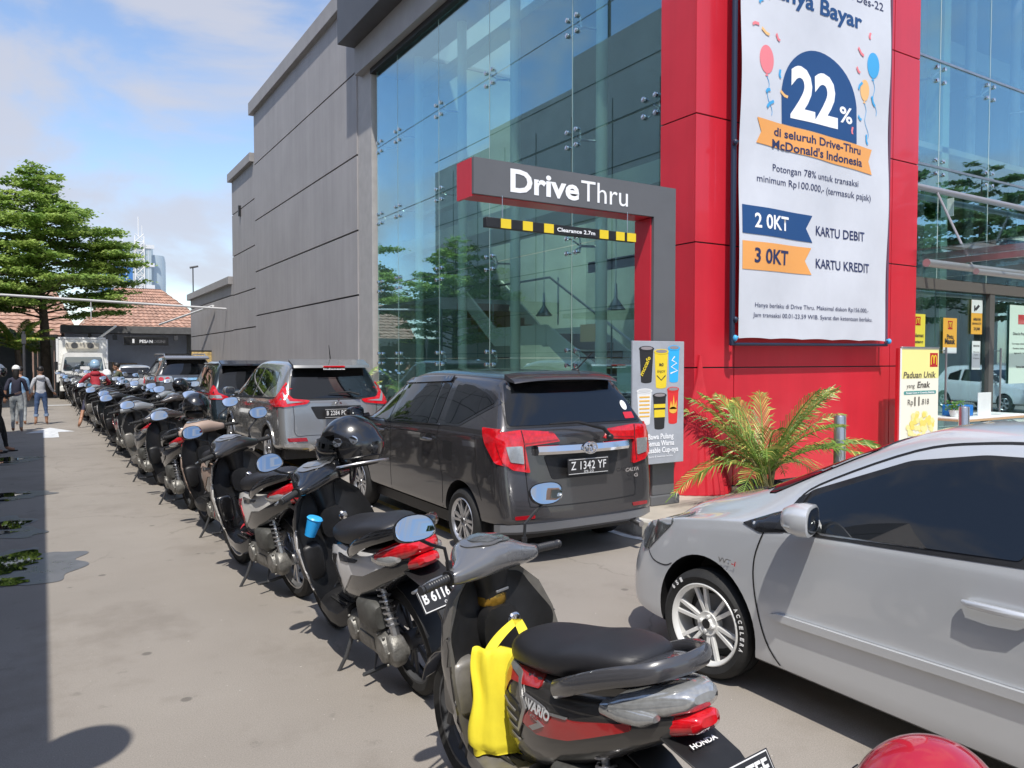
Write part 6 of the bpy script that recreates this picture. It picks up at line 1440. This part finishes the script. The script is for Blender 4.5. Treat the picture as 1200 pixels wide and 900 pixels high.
# ================================================================ palm in a pot
def palm(loc, label, n=16, H=1.35, seed=3, scale=1.0, cat='palm', group=None, trunk=0.0):
    r = random.Random(seed)
    t = thing('palm_plant' if not trunk else 'palm_tree', label, cat, loc, 0, group)
    if trunk:
        b = MB(); b.tube([(0, 0, 0), (.08, .03, trunk * .5), (.0, .02, trunk)], [.16, .13, .11], 10); b.build('trunk', BARK, t)
    else:
        b = MB(); b.lathe([(.0, 0), (.24, 0), (.28, .12), (.30, .14), (.30, .18), (.27, .18), (.26, .13), (0, .13)], (0, 0, 0), 'z', 28); b.build('pot', K['darkgrey'], t)
        b = MB(); [b.tube([(r.uniform(-.08, .08), r.uniform(-.08, .08), .1), (r.uniform(-.12, .12), r.uniform(-.12, .12), .45)], [.022, .014], 6) for _ in range(12)]; b.build('stem', mat('palm stem', (.16, .14, .05), .6), t)
    for i in range(n):
        b = MB(); a = 2 * pi * i / n * 2.4 + r.uniform(-.3, .3); L = H * r.uniform(.75, 1.1); up = r.choice([1.0, .92, .8, .65, .45]) 
        z0 = trunk or .26
        pts = []
        for k in range(15):
            s_ = k / 14; hor = L * (s_ * (1.15 - up * .55) + .12 * s_ * s_); ver = L * (up * 1.15 * s_ - (.25 + .75 * (1 - up)) * s_ ** 2.3)
            pts.append(V((cos(a) * hor, sin(a) * hor, z0 + ver)) * 1.0)
        b.tube(pts, [.011 * (1 - .8 * k / 14) + .002 for k in range(15)], 5)
        for k in range(3, 44 if trunk else 34):
            s_ = 1.0 * k / (44 if trunk else 34) * 14; i0 = min(int(s_), 13); f_ = s_ - i0; p = pts[i0].lerp(pts[i0 + 1], f_); d = (pts[i0 + 1] - pts[i0]).normalized()
            side = d.cross(V((0, 0, 1))).normalized(); l = (.34 if trunk else .42) * H / 1.35 * sin(pi * min(1, .15 + k / (44 if trunk else 34) * .9)) ** .6 * r.uniform(.8, 1.1)
            for sg in (-1, 1):
                dd = (side * sg * (.8 if trunk else .55) + d * (.75 if trunk else .95) + V((0, 0, .18 + r.uniform(-.1, .1)))).normalized(); w_ = .009 * scale
                q = p + dd * l * .55; e = p + dd * l + V((0, 0, -l * r.uniform(.15, .5)))
                nn = d * w_
                b.poly([p - nn * .6, q - nn, e, q + nn, p + nn * .6], mi=0 if r.random() < .72 else 1)
        b.build('frond', [PALMG, PALMY], t, smooth=0)
    return t
PALMG = mat('palm green', (.15, .25, .04), .45, var=.35, vscale=6); PALMY = mat('palm yellow green', (.42, .40, .09), .5, var=.3, vscale=6)
BARK = mat('bark', (.11, .085, .062), .85, var=.35, vscale=6, bump=.6, bscale=26)
palm((6.9, 5.75, .13), 'bushy potted palm with arching green and yellow fronds before the red portal', 28, 1.3, 5)
palm((5.75, 16.4, .13), 'small bright green palm showing above the parked cars beside the grey pilaster', 10, 1.25, 11, 1.3)

# ================================================================ bollards
for i, (x, y, lab) in enumerate(((7.3, 5.09, 'polished steel bollard standing right of the potted palm'), (10.0, 5.2, 'steel bollard with red band reflection in front of the table'))):
    t = thing('bollard', lab, 'bollard', (x, y, .13), 0, 'steel bollards on the restaurant pavement')
    b = MB(); b.lathe([(.0, 0), (.062, 0), (.062, .95), (.055, .965), (0, .967)], (0, 0, 0), 'z', 24); b.build('post', K['steel'], t)
    b = MB(); b.lathe([(.063, 0), (.1, 0), (.1, .012), (.063, .014)], (0, 0, 0), 'z', 24); b.build('base_flange', K['steel'], t)

# ================================================================ roll-up sign
RS = thing('rollup_sign', 'cream and yellow standing sign with popcorn bowl picture and price text', 'sign', (10.55, 6.1, .13))
b = MB(); b.box(-.46, .46, -.006, .006, .05, 1.72); b.build('sheet', mat('cream print', (.82, .80, .68), .5), RS, smooth=0)
b = MB(); b.box(-.5, .5, -.12, .12, 0, .05); b.box(-.47, .47, -.02, .02, 1.72, 1.745); b.build('stand', K['steel'], RS, bev=.01)
b = MB(); b.box(-.56, -.52, -.02, .02, .02, 1.72); b.build('red_edge_pole', K['red'], RS); b = MB(); b.box(-.515, -.48, -.02, .02, .02, 1.72); b.build('pole', K['white'], RS)
FR = frameM((0, -.0065, 0), (1, 0, 0), (0, 0, 1)); YL = mat('pale yellow print', (.85, .78, .3), .5)
flat(rect(-.455, .455, 1.3, 1.71), FR, YL, 'yellow_field', RS, 0)
def arch_logo(parent, Mx, s, bgm=K['red']):
    flat(rect(-s * .5, s * .5, -s * .5, s * .5), Mx, bgm, 'logo_square', parent, .001)
    pts = []
    for sg in (-1, 1):
        p = [(sg * s * .34, -s * .34)] + [(sg * s * (.17 + .16 * cos(a)), s * (.0 + .32 * sin(a))) for a in [pi * k / 10 for k in range(11)]] + [(0, -s * .25)]
        flat(strip_poly(p, s * .1), Mx, K['yellow'], 'arch_logo', parent, .0025 + .0006 * sg)
arch_logo(RS, FR @ Matrix.Translation((.33, 1.56, 0)), .2)
PT = mat('print grey brown', (.10, .085, .07), .6)
text('Paduan Unik', FR @ Matrix.Translation((-.02, 1.31, .002)), PT, h=.085, w=.8, bold=.02, shear=.15, parent=RS)
text('yang', FR @ Matrix.Translation((-.24, 1.17, .002)), PT, h=.06, w=.2, shear=.15, parent=RS)
text('Enak', FR @ Matrix.Translation((.08, 1.17, .002)), PT, h=.085, w=.32, bold=.02, shear=.15, parent=RS)
flat(rounded(rect(-.4, .4, 1.075, 1.125), .025), FR, mat('teal print', (.08, .3, .28), .5), 'teal_strip', RS, .001)
text('Sweet Corn + Crunchy Bubble', FR @ Matrix.Translation((0, 1.088, .003)), lm, h=.024, w=.7, bold=.03, parent=RS)
text('Rp', FR @ Matrix.Translation((-.24, .93, .002)), PT, h=.08, w=.13, parent=RS); text('11', FR @ Matrix.Translation((-.08, .92, .002)), PT, h=.12, w=.13, bold=.03, parent=RS); text('.818', FR @ Matrix.Translation((.12, .93, .002)), PT, h=.08, w=.2, parent=RS)
r = random.Random(5); popm = [mat('popcorn cream', (.82, .74, .32), .6), mat('popcorn butter', (.82, .66, .15), .6)]
for k in range(60):
    a = r.uniform(0, 6.28); q = sqrt(r.random()); flat(circ(q * .34 * cos(a), .64 + q * .17 * sin(a), .05, .042, 7), FR, popm[k % 2], 'popcorn_print', RS, .002 + k * .00008)
flat([(-.33, .55), (.33, .55), (.22, .38), (-.22, .38)], FR, mat('bowl print', (.75, .74, .66), .5), 'bowl_print', RS, .001)
for k in range(24):
    a = r.uniform(0, 6.28); q = sqrt(r.random()); flat(circ(.12 + q * .22 * cos(a), .26 + q * .08 * sin(a), .04, .03, 6), FR, mat('snack print', (.7, .38, .2), .6) if k == 0 else bpy.data.materials['snack print'], 'popcorn_print', RS, .002 + k * .00008)

# ================================================================ table with a box by the door
T = thing('folding_table', 'white topped table standing in front of the restaurant doors', 'table', (12.6, 6.35, .13))
b = MB(); b.box(-.95, .95, -.3, .3, .66, .69); b.build('tabletop', K['white'], T, bev=.008)
b = MB(); b.box(-.97, .97, -.32, .32, .635, .659); b.build('table_edge', mat('plywood', (.5, .33, .18), .6), T)
for x in (-.88, .88):
    for y in (-.25, .25): b = MB(); b.tube([(x, y, 0), (x, y, .635)], .016, 8); b.build('leg', K['steel'], T)
b = MB(); b.box(-.9, .9, -.26, -.24, .3, .33); b.build('cross_bar', K['steel'], T)
b = MB(); b.box(-.22, .16, -.14, .14, 0, .17); o = b.build('storage_box', mat('blue plastic', (.02, .18, .55), .4), None, bev=.012); o.location = (12.15, 6.4, .822); tag(o, 'blue plastic box on the table by the flower pot', 'box')
b = MB(); b.box(-.19, .19, -.06, -.045, 0, .36); b.box(-.19, .19, -.045, .1, 0, .01); o = b.build('notice_stand', K['white'], None, bev=.003); o.location = (12.5, 6.25, .822); tag(o, 'blank white upright board standing on the table', 'board')
fp = thing('flower_pot', 'small white pot of green leaves and pink blooms at the left end of the table', 'flower pot', (11.85, 6.3, .822))
b = MB(); b.lathe([(0, 0), (.06, 0), (.085, .1), (0, .1)], (0, 0, 0), 'z', 16); b.build('pot', K['white'], fp)
b = MB(); r = random.Random(8)
for k in range(260):
    a = r.uniform(0, 6.28); q = r.uniform(.02, .14); c = V((q * cos(a), q * sin(a), .1 + r.uniform(0, .14))); d = V((r.uniform(-1, 1), r.uniform(-1, 1), r.uniform(-1, 1))).normalized() * .02; e = d.cross(V((0.3, .2, 1))).normalized() * .012
    b.poly([c - d, c + e, c + d, c - e], mi=0 if r.random() < .85 else 1)
b.build('leaves', [mat('leaf bright', (.14, .34, .05), .5), mat('bloom', (.7, .5, .5), .5)], fp, smooth=0)

# ================================================================ notices on the doors
def notice(x, z, w_, h_, m, label, lines, y=7.085, logo=None, name='door_notice', tcol=None):
    t = thing(name, label, 'notice', (x, y, z))
    b = MB(); b.box(-w_ / 2, w_ / 2, 0, .004, 0, h_); b.build('sheet', m, t, smooth=0)
    F = frameM((0, -.0005, 0), (1, 0, 0), (0, 0, 1))
    if logo: arch_logo(t, F @ Matrix.Translation((0, h_ * .8, 0)), w_ * .34, logo)
    for (s_, fz, hh, ww, bo) in lines: text(s_, F @ Matrix.Translation((0, h_ * fz, .001)), tcol or K['ink'], h=hh, w=ww, bold=bo, parent=t)
    return t
YN = mat('yellow notice', (.82, .68, .06), .5); ON = mat('orange notice', (.82, .42, .05), .5); WN = mat('white notice', (.72, .75, .74), .5); MN = mat('mint notice', (.62, .76, .66), .5)
notice(12.17, 1.86, .42, .58, YN, 'yellow door notice with red logo nearest the red portal', [('Selamat', .35, .06, .33, .02), ('Datang', .18, .05, .3, .02)], logo=K['red'])
t = notice(13.13, 1.80, .42, .6, ON, 'orange door notice with red logo left of the camera warning sticker', [('Pintu', .42, .07, .2, .03), ('Masuk', .27, .09, .32, .04)], logo=K['red'])
b = MB(); b.box(-.21, .21, -.002, -.0005, 0, .1); b.build('white_footer', WN, t, smooth=0)
t = notice(13.98, 2.14, .36, .60, ON, 'orange and white camera warning sticker high on the door frame', [('AREA INI', .4, .045, .24, .03), ('DIAWASI CCTV', .28, .035, .3, .02), ('24 JAM', .12, .05, .2, .03)])
b = MB(); b.box(-.18, .18, -.002, -.0005, .37, .6); b.build('white_header', WN, t, smooth=0); b = MB(); b.prism([(-.08, .44), (.04, .52), (.09, .49), (-.03, .41)], -.004, -.002, axes='xz'); b.box(-.1, -.06, -.004, -.002, .40, .5); b.build('camera_mark', K['ink'], t, smooth=0)
notice(13.98, 1.52, .27, .5, WN, 'small white paper notice under the camera warning sticker', [('PERHATIAN', .8, .03, .2, .02), ('Wajib memakai', .6, .02, .2, 0), ('masker', .5, .02, .12, 0), ('dan jaga jarak', .38, .02, .2, 0)])
t = notice(15.55, 1.25, .85, 1.45, MN, 'large pale green poster on the glass at the right edge', [('Dine In Protocol', .62, .05, .6, .02), ('Cuci tangan sebelum masuk', .5, .03, .66, .01), ('Gunakan masker selalu', .44, .03, .6, .01), ('Jaga jarak 1 meter', .38, .03, .5, .01), ('Terima kasih', .2, .04, .35, .02)])
b = MB(); b.box(-.12, .12, -.002, -.0006, 1.1, 1.28); b.build('red_mark', K['red'], t, smooth=0)

# ================================================================ order canopy at the far end of the lane
YC = 45.0
CAN = thing('order_canopy', 'dark flat order canopy with blue grey back wall at the far end of the lane', 'canopy', (4.5, YC, 0))
def CB2(bm, name, m, par=CAN, **k):
    bmesh.ops.translate(bm.bm, verts=bm.bm.verts, vec=(-4.5, -YC, 0)); return bm.build(name, m, par, **k)
b = MB(); b.box(.8, 8.4, 44.0, 46.4, 3.05, 3.42); CB2(b, 'roof', mat('canopy fascia', (.12, .12, .12), .6, var=.2), smooth=0)
b = MB(); b.box(1.0, 6.9, 45.9, 46.1, 0, 3.04); CB2(b, 'back_wall', mat('blue grey wall', (.48, .53, .64), .7, var=.06), smooth=0)
b = MB(); b.box(6.905, 8.35, 44.2, 46.2, 0, 3.04); CB2(b, 'side_wall', mat('raw concrete', (.30, .30, .28), .75, var=.4, vscale=1.4), smooth=0)
b = MB(); b.box(2.0, 2.15, 44.2, 44.35, 0, 3.04); b.box(.85, .99, 45.9, 46.05, 0, 3.04); CB2(b, 'post', K['darkgrey'], smooth=0)
TL = thing('order_sign', 'black hanging sign with white number one and lettering under the far canopy', 'sign', (4.65, 43.95, 2.65))
b = MB(); b.box(-1.05, 1.05, -.05, .05, -.22, .22); b.build('panel', K['black'], TL, bev=.01)
text('1', frameM((-.62, -.052, -.1), (1, 0, 0), (0, 0, 1)), lm, h=.2, w=.1, bold=.03, parent=TL); text('PESAN', frameM((-.33, -.052, -.09), (1, 0, 0), (0, 0, 1)), lm, h=.15, w=.62, bold=.03, parent=TL, align='l'); text('DISINI', frameM((.34, -.052, -.09), (1, 0, 0), (0, 0, 1)), K['grey'], h=.15, w=.55, parent=TL, align='l')
b = MB(); [b.tube([(x, 0, .2), (x, 0, .42)], .015, 5) for x in (-.8, .8)]; b.build('hanger', K['darkgrey'], TL)
for i, (x, y) in enumerate(((3.2, 44.1), (6.1, 44.1))):
    b = MB(); b.box(-.1, .1, -.1, .1, -.12, .12); b.tube([(0, 0, .1), (0, 0, .25)], .02); o = b.build('spot_lamp', K['darkgrey'], None, bev=.01); o.location = (x, y, 2.82); tag(o, 'small dark spotlight under the canopy edge, ' + ('left' if i == 0 else 'right') + ' of the order sign', 'spotlight')
MBd = thing('menu_board', 'black framed menu board with lit tan panel beside the far order lane', 'menu board', (5.6, 36.5, 0))
b = MB(); b.box(-1.0, -.02, -.06, .06, 1.45, 1.95); b.box(0, 1.0, -.06, .06, 1.35, 2.1); b.box(-.06, .06, -.05, .05, 0, 1.4); b.build('frame', K['black'], MBd, smooth=0)
b = MB(); b.box(.08, .92, -.066, -.061, 1.42, 2.03); b.build('menu_panel', mat('tan menu', (.5, .36, .15), .5, var=.5, vscale=9), MBd, smooth=0)
for x in (-.95, -.47):
    b = MB(); b.box(x, x + .42, -.066, -.061, 1.5, 1.9); b.build('menu_panel', mat('dark menu', (.05, .05, .055), .4, var=.5, vscale=12), MBd, smooth=0)
for i, (x, h) in enumerate(((2.9, 1.55), (3.9, 1.5))):
    b = MB(); b.box(-.4, .4, -.3, .3, 0, h); o = b.build('carton_stack', mat('cardboard', (.32, .24, .16), .8, var=.15), None, bev=.02); o.location = (x, 45.3, 0); tag(o, 'brown carton pile against the blue grey wall, ' + ('left' if i == 0 else 'right') + ' one', 'cartons')
# fluorescent battens and conduit across the lane
b = MB(); b.tube([(-2.2, 33, 4.05), (6.5, 33.0, 3.78)], .045, 8); b.tube([(1.6, 33, 3.9), (1.6, 33, 3.2)], .02, 5); tag(b.build('overhead_conduit', mat('conduit white', (.5, .5, .5), .5)), 'long white overhead pipe spanning the far lane', 'pipe')
b = MB(); b.tube([(5.2, 43.2, 3.5), (6.42, 35.4, 4.05)], .05, 8); tag(b.build('lamp_tube', K['white']), 'slanted white lamp tube fixed to the grey side wall', 'lamp')
b = MB(); b.tube([(2.1, 38, 2.6), (2.75, 37.4, 3.15)], .05, 8); tag(b.build('lamp_tube', K['white']), 'short white lamp tube under the left end of the far canopy', 'lamp')
# house with tiled roof behind
HS = thing('tiled_roof_house', 'house with weathered orange tile roof behind the far canopy', 'house', (5.5, 58, 0))
tile = mat('terracotta tile', (.38, .23, .17), .8, var=.35, vscale=3)
b = MB()
def slope(b, p0, p1, p2, p3, n, m_=12):
    """ribbed roof face p0-p1 eave, p3-p2 ridge"""
    p0, p1, p2, p3 = map(V, (p0, p1, p2, p3)); nn = (p1 - p0).cross(p3 - p0).normalized()
    if nn.z < 0: nn = -nn
    rows = []
    for j in range(m_ * 2 + 1):
        v = (j // 2 + j % 2) / m_ if j < m_ * 2 else 1.0
        rows.append([b.bm.verts.new(p0.lerp(p1, i / n).lerp(p3.lerp(p2, i / n), min(v, 1)) + nn * (.05 * (i % 2) + (.05 if j % 2 == 0 else 0))) for i in range(n + 1)])
    for a, c in zip(rows, rows[1:]):
        for i in range(n): b.face([a[i], a[i + 1], c[i + 1], c[i]])
slope(b, (-3.6, -5, 3.6), (4.4, -5, 3.6), (1.6, 0, 6.5), (-1.2, 0, 6.5), 46, 14); slope(b, (4.4, -5, 3.6), (4.4, 6, 3.6), (1.6, 1, 6.5), (1.6, 0, 6.5), 30, 10); slope(b, (-3.6, -5, 3.6), (-3.6, 6, 3.6), (-1.2, 1, 6.5), (-1.2, 0, 6.5), 30, 10)
b.build('roof', tile, HS, smooth=0)
b = MB(); b.box(-3.3, 4.1, -4.6, 5, 0, 3.65); b.build('wall', mat('house wall', (.38, .35, .30), .8, var=.15), HS, smooth=0)
HL = thing('tiled_roof_house', 'low house with orange tiled wall top behind the tree at far left', 'house', (-3.2, 52, 0))
b = MB(); slope(b, (-6, -3, 3.0), (5, -3, 3.0), (4, 0, 5.6), (-6, 0, 5.6), 46, 12); b.build('roof', tile, HL, smooth=0)
b = MB(); b.box(-6, 5, -2.6, 3, 0, 3.1); b.build('wall', mat('side house wall', (.30, .20, .16), .8, var=.2), HL, smooth=0)
# back wall panels left of the truck
b = MB(); b.box(-7, -.4, 41.0, 41.2, 0, 2.9); tag(b.build('boundary_wall', mat('slate wall', (.12, .135, .15), .7, var=.1), smooth=0), 'slate grey boundary wall behind the walkers at far left', 'wall')
b = MB()
for k in range(6): b.box(-.35 + k * .17, -.21 + k * .17, 43.0, 43.06, 0, 2.9)
tag(b.build('folding_gate', mat('gate cream', (.45, .43, .38), .6), smooth=0), 'cream slatted folding gate behind the tree trunk', 'gate')
# glass tower in the distance
TW = thing('office_tower', 'distant pale glass office block with white lattice mast and blue window bands', 'office tower', (20.5, 205, 0))
gl = mat('tower glass pale', (.42, .50, .55), .25, metal=.2, var=.15, vscale=.1); bl = mat('tower blue glass', (.06, .20, .50), .15, metal=.2)
b = MB(); ring = [(-9.5, 0), (2.5, -.5), (3.2, 2), (3.2, 14), (-9.5, 14)]; b.prism(ring, 0, 29.5); b.build('body', gl, TW, smooth=0)
for z0 in (10, 15.2, 20.4):
    b = MB(); b.box(-8.5, -1.6, -.35, -.05, z0, z0 + 3.4); b.build('window_band', bl, TW, smooth=0)
b = MB()
for z0 in (8.4, 13.6, 18.9, 24.2, 28.6): b.box(-9.6, 3.2, -.7, -.3, z0, z0 + .9)
for k in range(8): b.box(-9.4 + k * 1.6, -9.3 + k * 1.6, -.5, -.36, 0, 29)
b.build('mullion', mat('tower frame', (.62, .64, .66), .5), TW, smooth=0)
b = MB(); 
for x in (-1.1, .9): b.tube([(x, -1, 0), (x, -1, 31.5)], .12, 5)
for k in range(16): b.tube([(-1.1, -1, k * 2), (.9, -1, k * 2 + 2)], .08, 4); b.tube([(.9, -1, k * 2), (-1.1, -1, k * 2 + 2)], .08, 4); b.tube([(-1.1, -1, k * 2), (.9, -1, k * 2)], .08, 4)
b.tube([(-.3, -1, 31), (-.3, -1, 36)], .1, 4); b.tube([(.5, -1, 31), (.5, -1, 34)], .08, 4); b.tube([(-3.5, 2, 29), (-3.5, 2, 32)], .08, 4); b.build('lattice_mast', K['white'], TW, smooth=0)
b = MB(); b.lathe([(3, 0), (3, 26), (2.7, 27.5), (0, 27.5)], (3.4, 5, 0), 'z', 20); b.build('stair_tower', gl, TW, smooth=30)

# ================================================================ left side: awning, opposite building, added shadow ball
AW = thing('walkway_awning', 'flat dark awning over the walkway along the left side of the lane', 'awning', (-2.0, 8, 0))
b = MB(); b.box(-1.2, 1.08, -14, 11.8, 3.0, 3.14); b.build('roof', K['darkgrey'], AW, smooth=0)
for y in (-11, -7, -3, 1, 5): b = MB(); b.tube([(-.9, y, 0), (-.9, y, 3.0)], .05, 8); b.build('post', K['grey'], AW)
b = MB(); b.tube([(-.5, 29.0, 0), (-.5, 29.0, 2.6)], .04, 8); b.box(-.56, -.44, 28.94, 29.06, 2.2, 2.5); tag(b.build('gate_post', K['darkgrey']), 'thin dark post rising behind the walkers at far left', 'post')
b = MB(); b.box(-8, -1.55, 30.0, 40, 4.3, 4.42); b.box(-8, -1.6, 30.0, 30.12, 3.9, 4.3); b.tube([(-2.2, 31, 0), (-2.2, 31, 4.3)], .05); tag(b.build('side_awning', K['darkgrey'], smooth=0), 'dark awning jutting in at the left edge before the tree', 'awning')
b = MB(); b.ball((-.72, 2.3, 2.86), (.19, .19, .2), 20, 12); b.tube([(-.72, 2.3, 3.0), (-.96, 2.3, 3.04)], .02); tag(b.build('shadow_ball', mat('shadow ball white', (.6, .6, .58), .4)), 'added unseen ball under the awning casting a round shadow on the lane', 'lamp')  # added ball, out of view, there only to cast a round shadow
OP = thing('opposite_building', 'tall grey panelled building across the lane seen reflected in the glass front', 'building', (-8, 30, 0))
b = MB()
def ob(x0, x1, y0, y1, z1): b.box(x0 + 0, x1, y0 - 30, y1 - 30, 0, z1)
ob(-10, 0, 14, 29, 15.7); ob(-10, 0, 29.01, 36.6, 14.3); ob(-10, 0, 36.61, 43.5, 13.4); b.build('wall', mat('opposite grey', (.55, .52, .51), .7, var=.1, vscale=.6), OP, smooth=0)
b = MB(); 
for z in range(2, 15, 2): b.box(.0, .02, -16, 13.5, z, z + .04)
for y in range(-16, 13, 3): b.box(.0, .02, y, y + .04, 0, 13)
b.build('wall_joint', LINE, OP, smooth=0)
b = MB(); b.tube([(-1, -2.5, 14), (-1, -2.5, 18)], .08, 5); b.tube([(-1, .0, 14), (-1, .0, 16)], .06, 5); b.tube([(-1, -1.4, 15.8), (-1, .2, 15.8)], .05, 5); b.build('antenna', K['black'], OP)
LB = thing('left_shop_building', 'low white walled shop along the left side of the lane', 'building', (-5, 4, 0))
b = MB(); b.box(-5, 0, -20, 9.9, 0, 4.2); b.build('wall', mat('shop wall', (.45, .44, .42), .7, var=.15), LB, smooth=0)
b = MB(); [b.box(.001, .03, y, y + 2.0, .9, 2.4) for y in range(-18, 9, 4)]; b.build('window', K['tint'], LB, smooth=0)
# house row behind the camera for reflections
for i, (x, y, w_, d, h, lab) in enumerate(((30, -20, 12, 8, 8, 'red roofed house with cream wall across the street, nearer the left'), (46, -22, 14, 8, 10, 'wide house with orange tiles across the street, middle of the row'), (64, -24, 14, 8, 9, 'white house with tiled roof across the street, farthest right'))):
    t = thing('street_house', lab, 'house', (x, y, 0), 0, 'houses across the street')
    b = MB(); b.box(-w_ / 2, w_ / 2, -d / 2, d / 2, 0, h); b.build('wall', mat('street house wall', (.5, .46, .4), .8), t, smooth=0)
    b = MB(); b.prism([(-d / 2 - .5, h), (d / 2 + .5, h), (0, h + 2.6)], -w_ / 2 - .5, w_ / 2 + .5, axes='yz'); b.build('roof', tile, t, smooth=0)
# ================================================================ trees
def leafmat(name, c, c2):
    m, nt, out = _new(name)
    d = nt.nodes.new('ShaderNodeBsdfPrincipled'); d.inputs['Roughness'].default_value = .55
    tr = nt.nodes.new('ShaderNodeBsdfTranslucent'); mx = nt.nodes.new('ShaderNodeMixShader'); mx.inputs[0].default_value = .38
    tc = nt.nodes.new('ShaderNodeTexCoord'); n = nt.nodes.new('ShaderNodeTexNoise'); n.inputs['Scale'].default_value = 1.3; n.inputs['Detail'].default_value = 5
    r = nt.nodes.new('ShaderNodeValToRGB'); r.color_ramp.elements[0].position = .38; r.color_ramp.elements[1].position = .64
    r.color_ramp.elements[0].color = (*c, 1); r.color_ramp.elements[1].color = (*c2, 1)
    nt.links.new(tc.outputs['Object'], n.inputs[0]); nt.links.new(n.outputs[0], r.inputs[0]); nt.links.new(r.outputs[0], d.inputs[0]); nt.links.new(r.outputs[0], tr.inputs[0])
    nt.links.new(d.outputs[0], mx.inputs[1]); nt.links.new(tr.outputs[0], mx.inputs[2]); nt.links.new(mx.outputs[0], out.inputs[0]); return m
LEAF = leafmat('almond leaf', (.16, .28, .05), (.42, .54, .14)); LEAF2 = leafmat('dark leaf', (.06, .13, .03), (.14, .24, .07))
def tiered_tree(loc, label, H, R, seed, n_branch=60, leaves=46000, lean=(0, 0), base=.27, name='almond_tree', leaf=LEAF, ls=.075, group=None):
    r = random.Random(seed); t = thing(name, label, 'tree', loc, 0, group)
    b = MB(); b.tube([(0, 0, 0), (lean[0] * .3 + .05, lean[1] * .3, H * .3), (lean[0] * .7 - .04, lean[1] * .7, H * .65), (lean[0], lean[1], H * .97)], [.21 * H / 9, .16 * H / 9, .08 * H / 9, .02], 12); b.build('trunk', BARK, t)
    bl = MB(); brs = []
    for i in range(n_branch):
        f = base + (1 - base) * (i / n_branch) ** .9; z = H * f; a = i * 2.4 + r.uniform(-.5, .5)
        prof = min(1, (1 - f) / (1 - base) * 1.55 + .10) * (.62 + .38 * min(1, (f - base + .06) / .14))
        L = R * prof * r.uniform(.62, 1.12)
        if L < .25: L = .25
        pts = [V((lean[0] * f, lean[1] * f, z))]; 
        for k in range(1, 7):
            s_ = k / 6; aa = a + .35 * sin(s_ * 3 + i) * s_
            pts.append(V((lean[0] * f + cos(aa) * L * s_, lean[1] * f + sin(aa) * L * s_, z + L * (.30 * s_ - .14 * s_ * s_) + r.uniform(-.05, .05))))
        bl.tube(pts, [.05 * (1 - .85 * k / 6) * (1.2 - f) + .006 for k in range(7)], 5)
        brs.append((pts, L))
    bl.build('branches', BARK, t)
    cr = MB(); tot = sum(L ** 1.6 for _, L in brs)
    for pts, L in brs:
        n = int(leaves * L ** 1.6 / tot); 
        ncl = max(5, int(L * 7))
        cl = []
        for _ in range(ncl):
            s_ = r.uniform(.22, 1.0) ** .8; i0 = min(int(s_ * 6), 5); p = pts[i0].lerp(pts[i0 + 1], s_ * 6 - i0)
            off = L * .30 * (1.15 - s_ * .7)
            cl.append(p + V((r.uniform(-1, 1) * off, r.uniform(-1, 1) * off, r.uniform(-.03, .12))))
        for _ in range(n):
            c = r.choice(cl) + V((r.gauss(0, .20), r.gauss(0, .20), r.gauss(0, .045))) * (.75 + L * .10)
            a = r.uniform(0, 6.28); s2 = ls * r.uniform(.6, 1.3); u = V((cos(a), sin(a), r.uniform(-.6, .6))); v = V((-sin(a), cos(a), r.uniform(-.9, .9))) * .6
            cr.face([cr.bm.verts.new(c - u * s2), cr.bm.verts.new(c + v * s2), cr.bm.verts.new(c + u * s2), cr.bm.verts.new(c - v * s2)])
    cr.build('crown', leaf, t, smooth=0); return t
tiered_tree((.15, 40.0, 0), 'tall layered bright green almond tree left of the lane', 10.3, 3.9, 12, 84, 60000, (-.3, 0), ls=.085, base=.33)
tiered_tree((-5.5, 36.0, 0), 'second layered green tree partly outside the left edge', 8.2, 3.6, 5, 50, 24000, (0, 0), ls=.09)
palm((-.9, 38.5, 0), 'drooping light green palm left of the tree trunk', 20, 1.7, 21, 3.2, 'palm', None, 2.1)
palm((-.6, 42.0, 0), 'thin palm behind the tree trunk beside the lorry', 14, 1.5, 31, 3.0, 'palm', None, 2.0)
for i, (x, y, h, R, lab) in enumerate(((26, -9, 11, 4.6, 'street tree behind the viewer, nearest the restaurant front'), (37, -9, 14, 6, 'large street tree behind the viewer opposite the restaurant doors'), (52, -12, 17, 7, 'street tree behind the viewer farthest along the street'))):
    tiered_tree((x, y, 0), lab, h * .85, R, 40 + i, 34, 20000, (0, 0), name='street_tree', leaf=LEAF2, ls=.17, group='street trees behind the viewer')
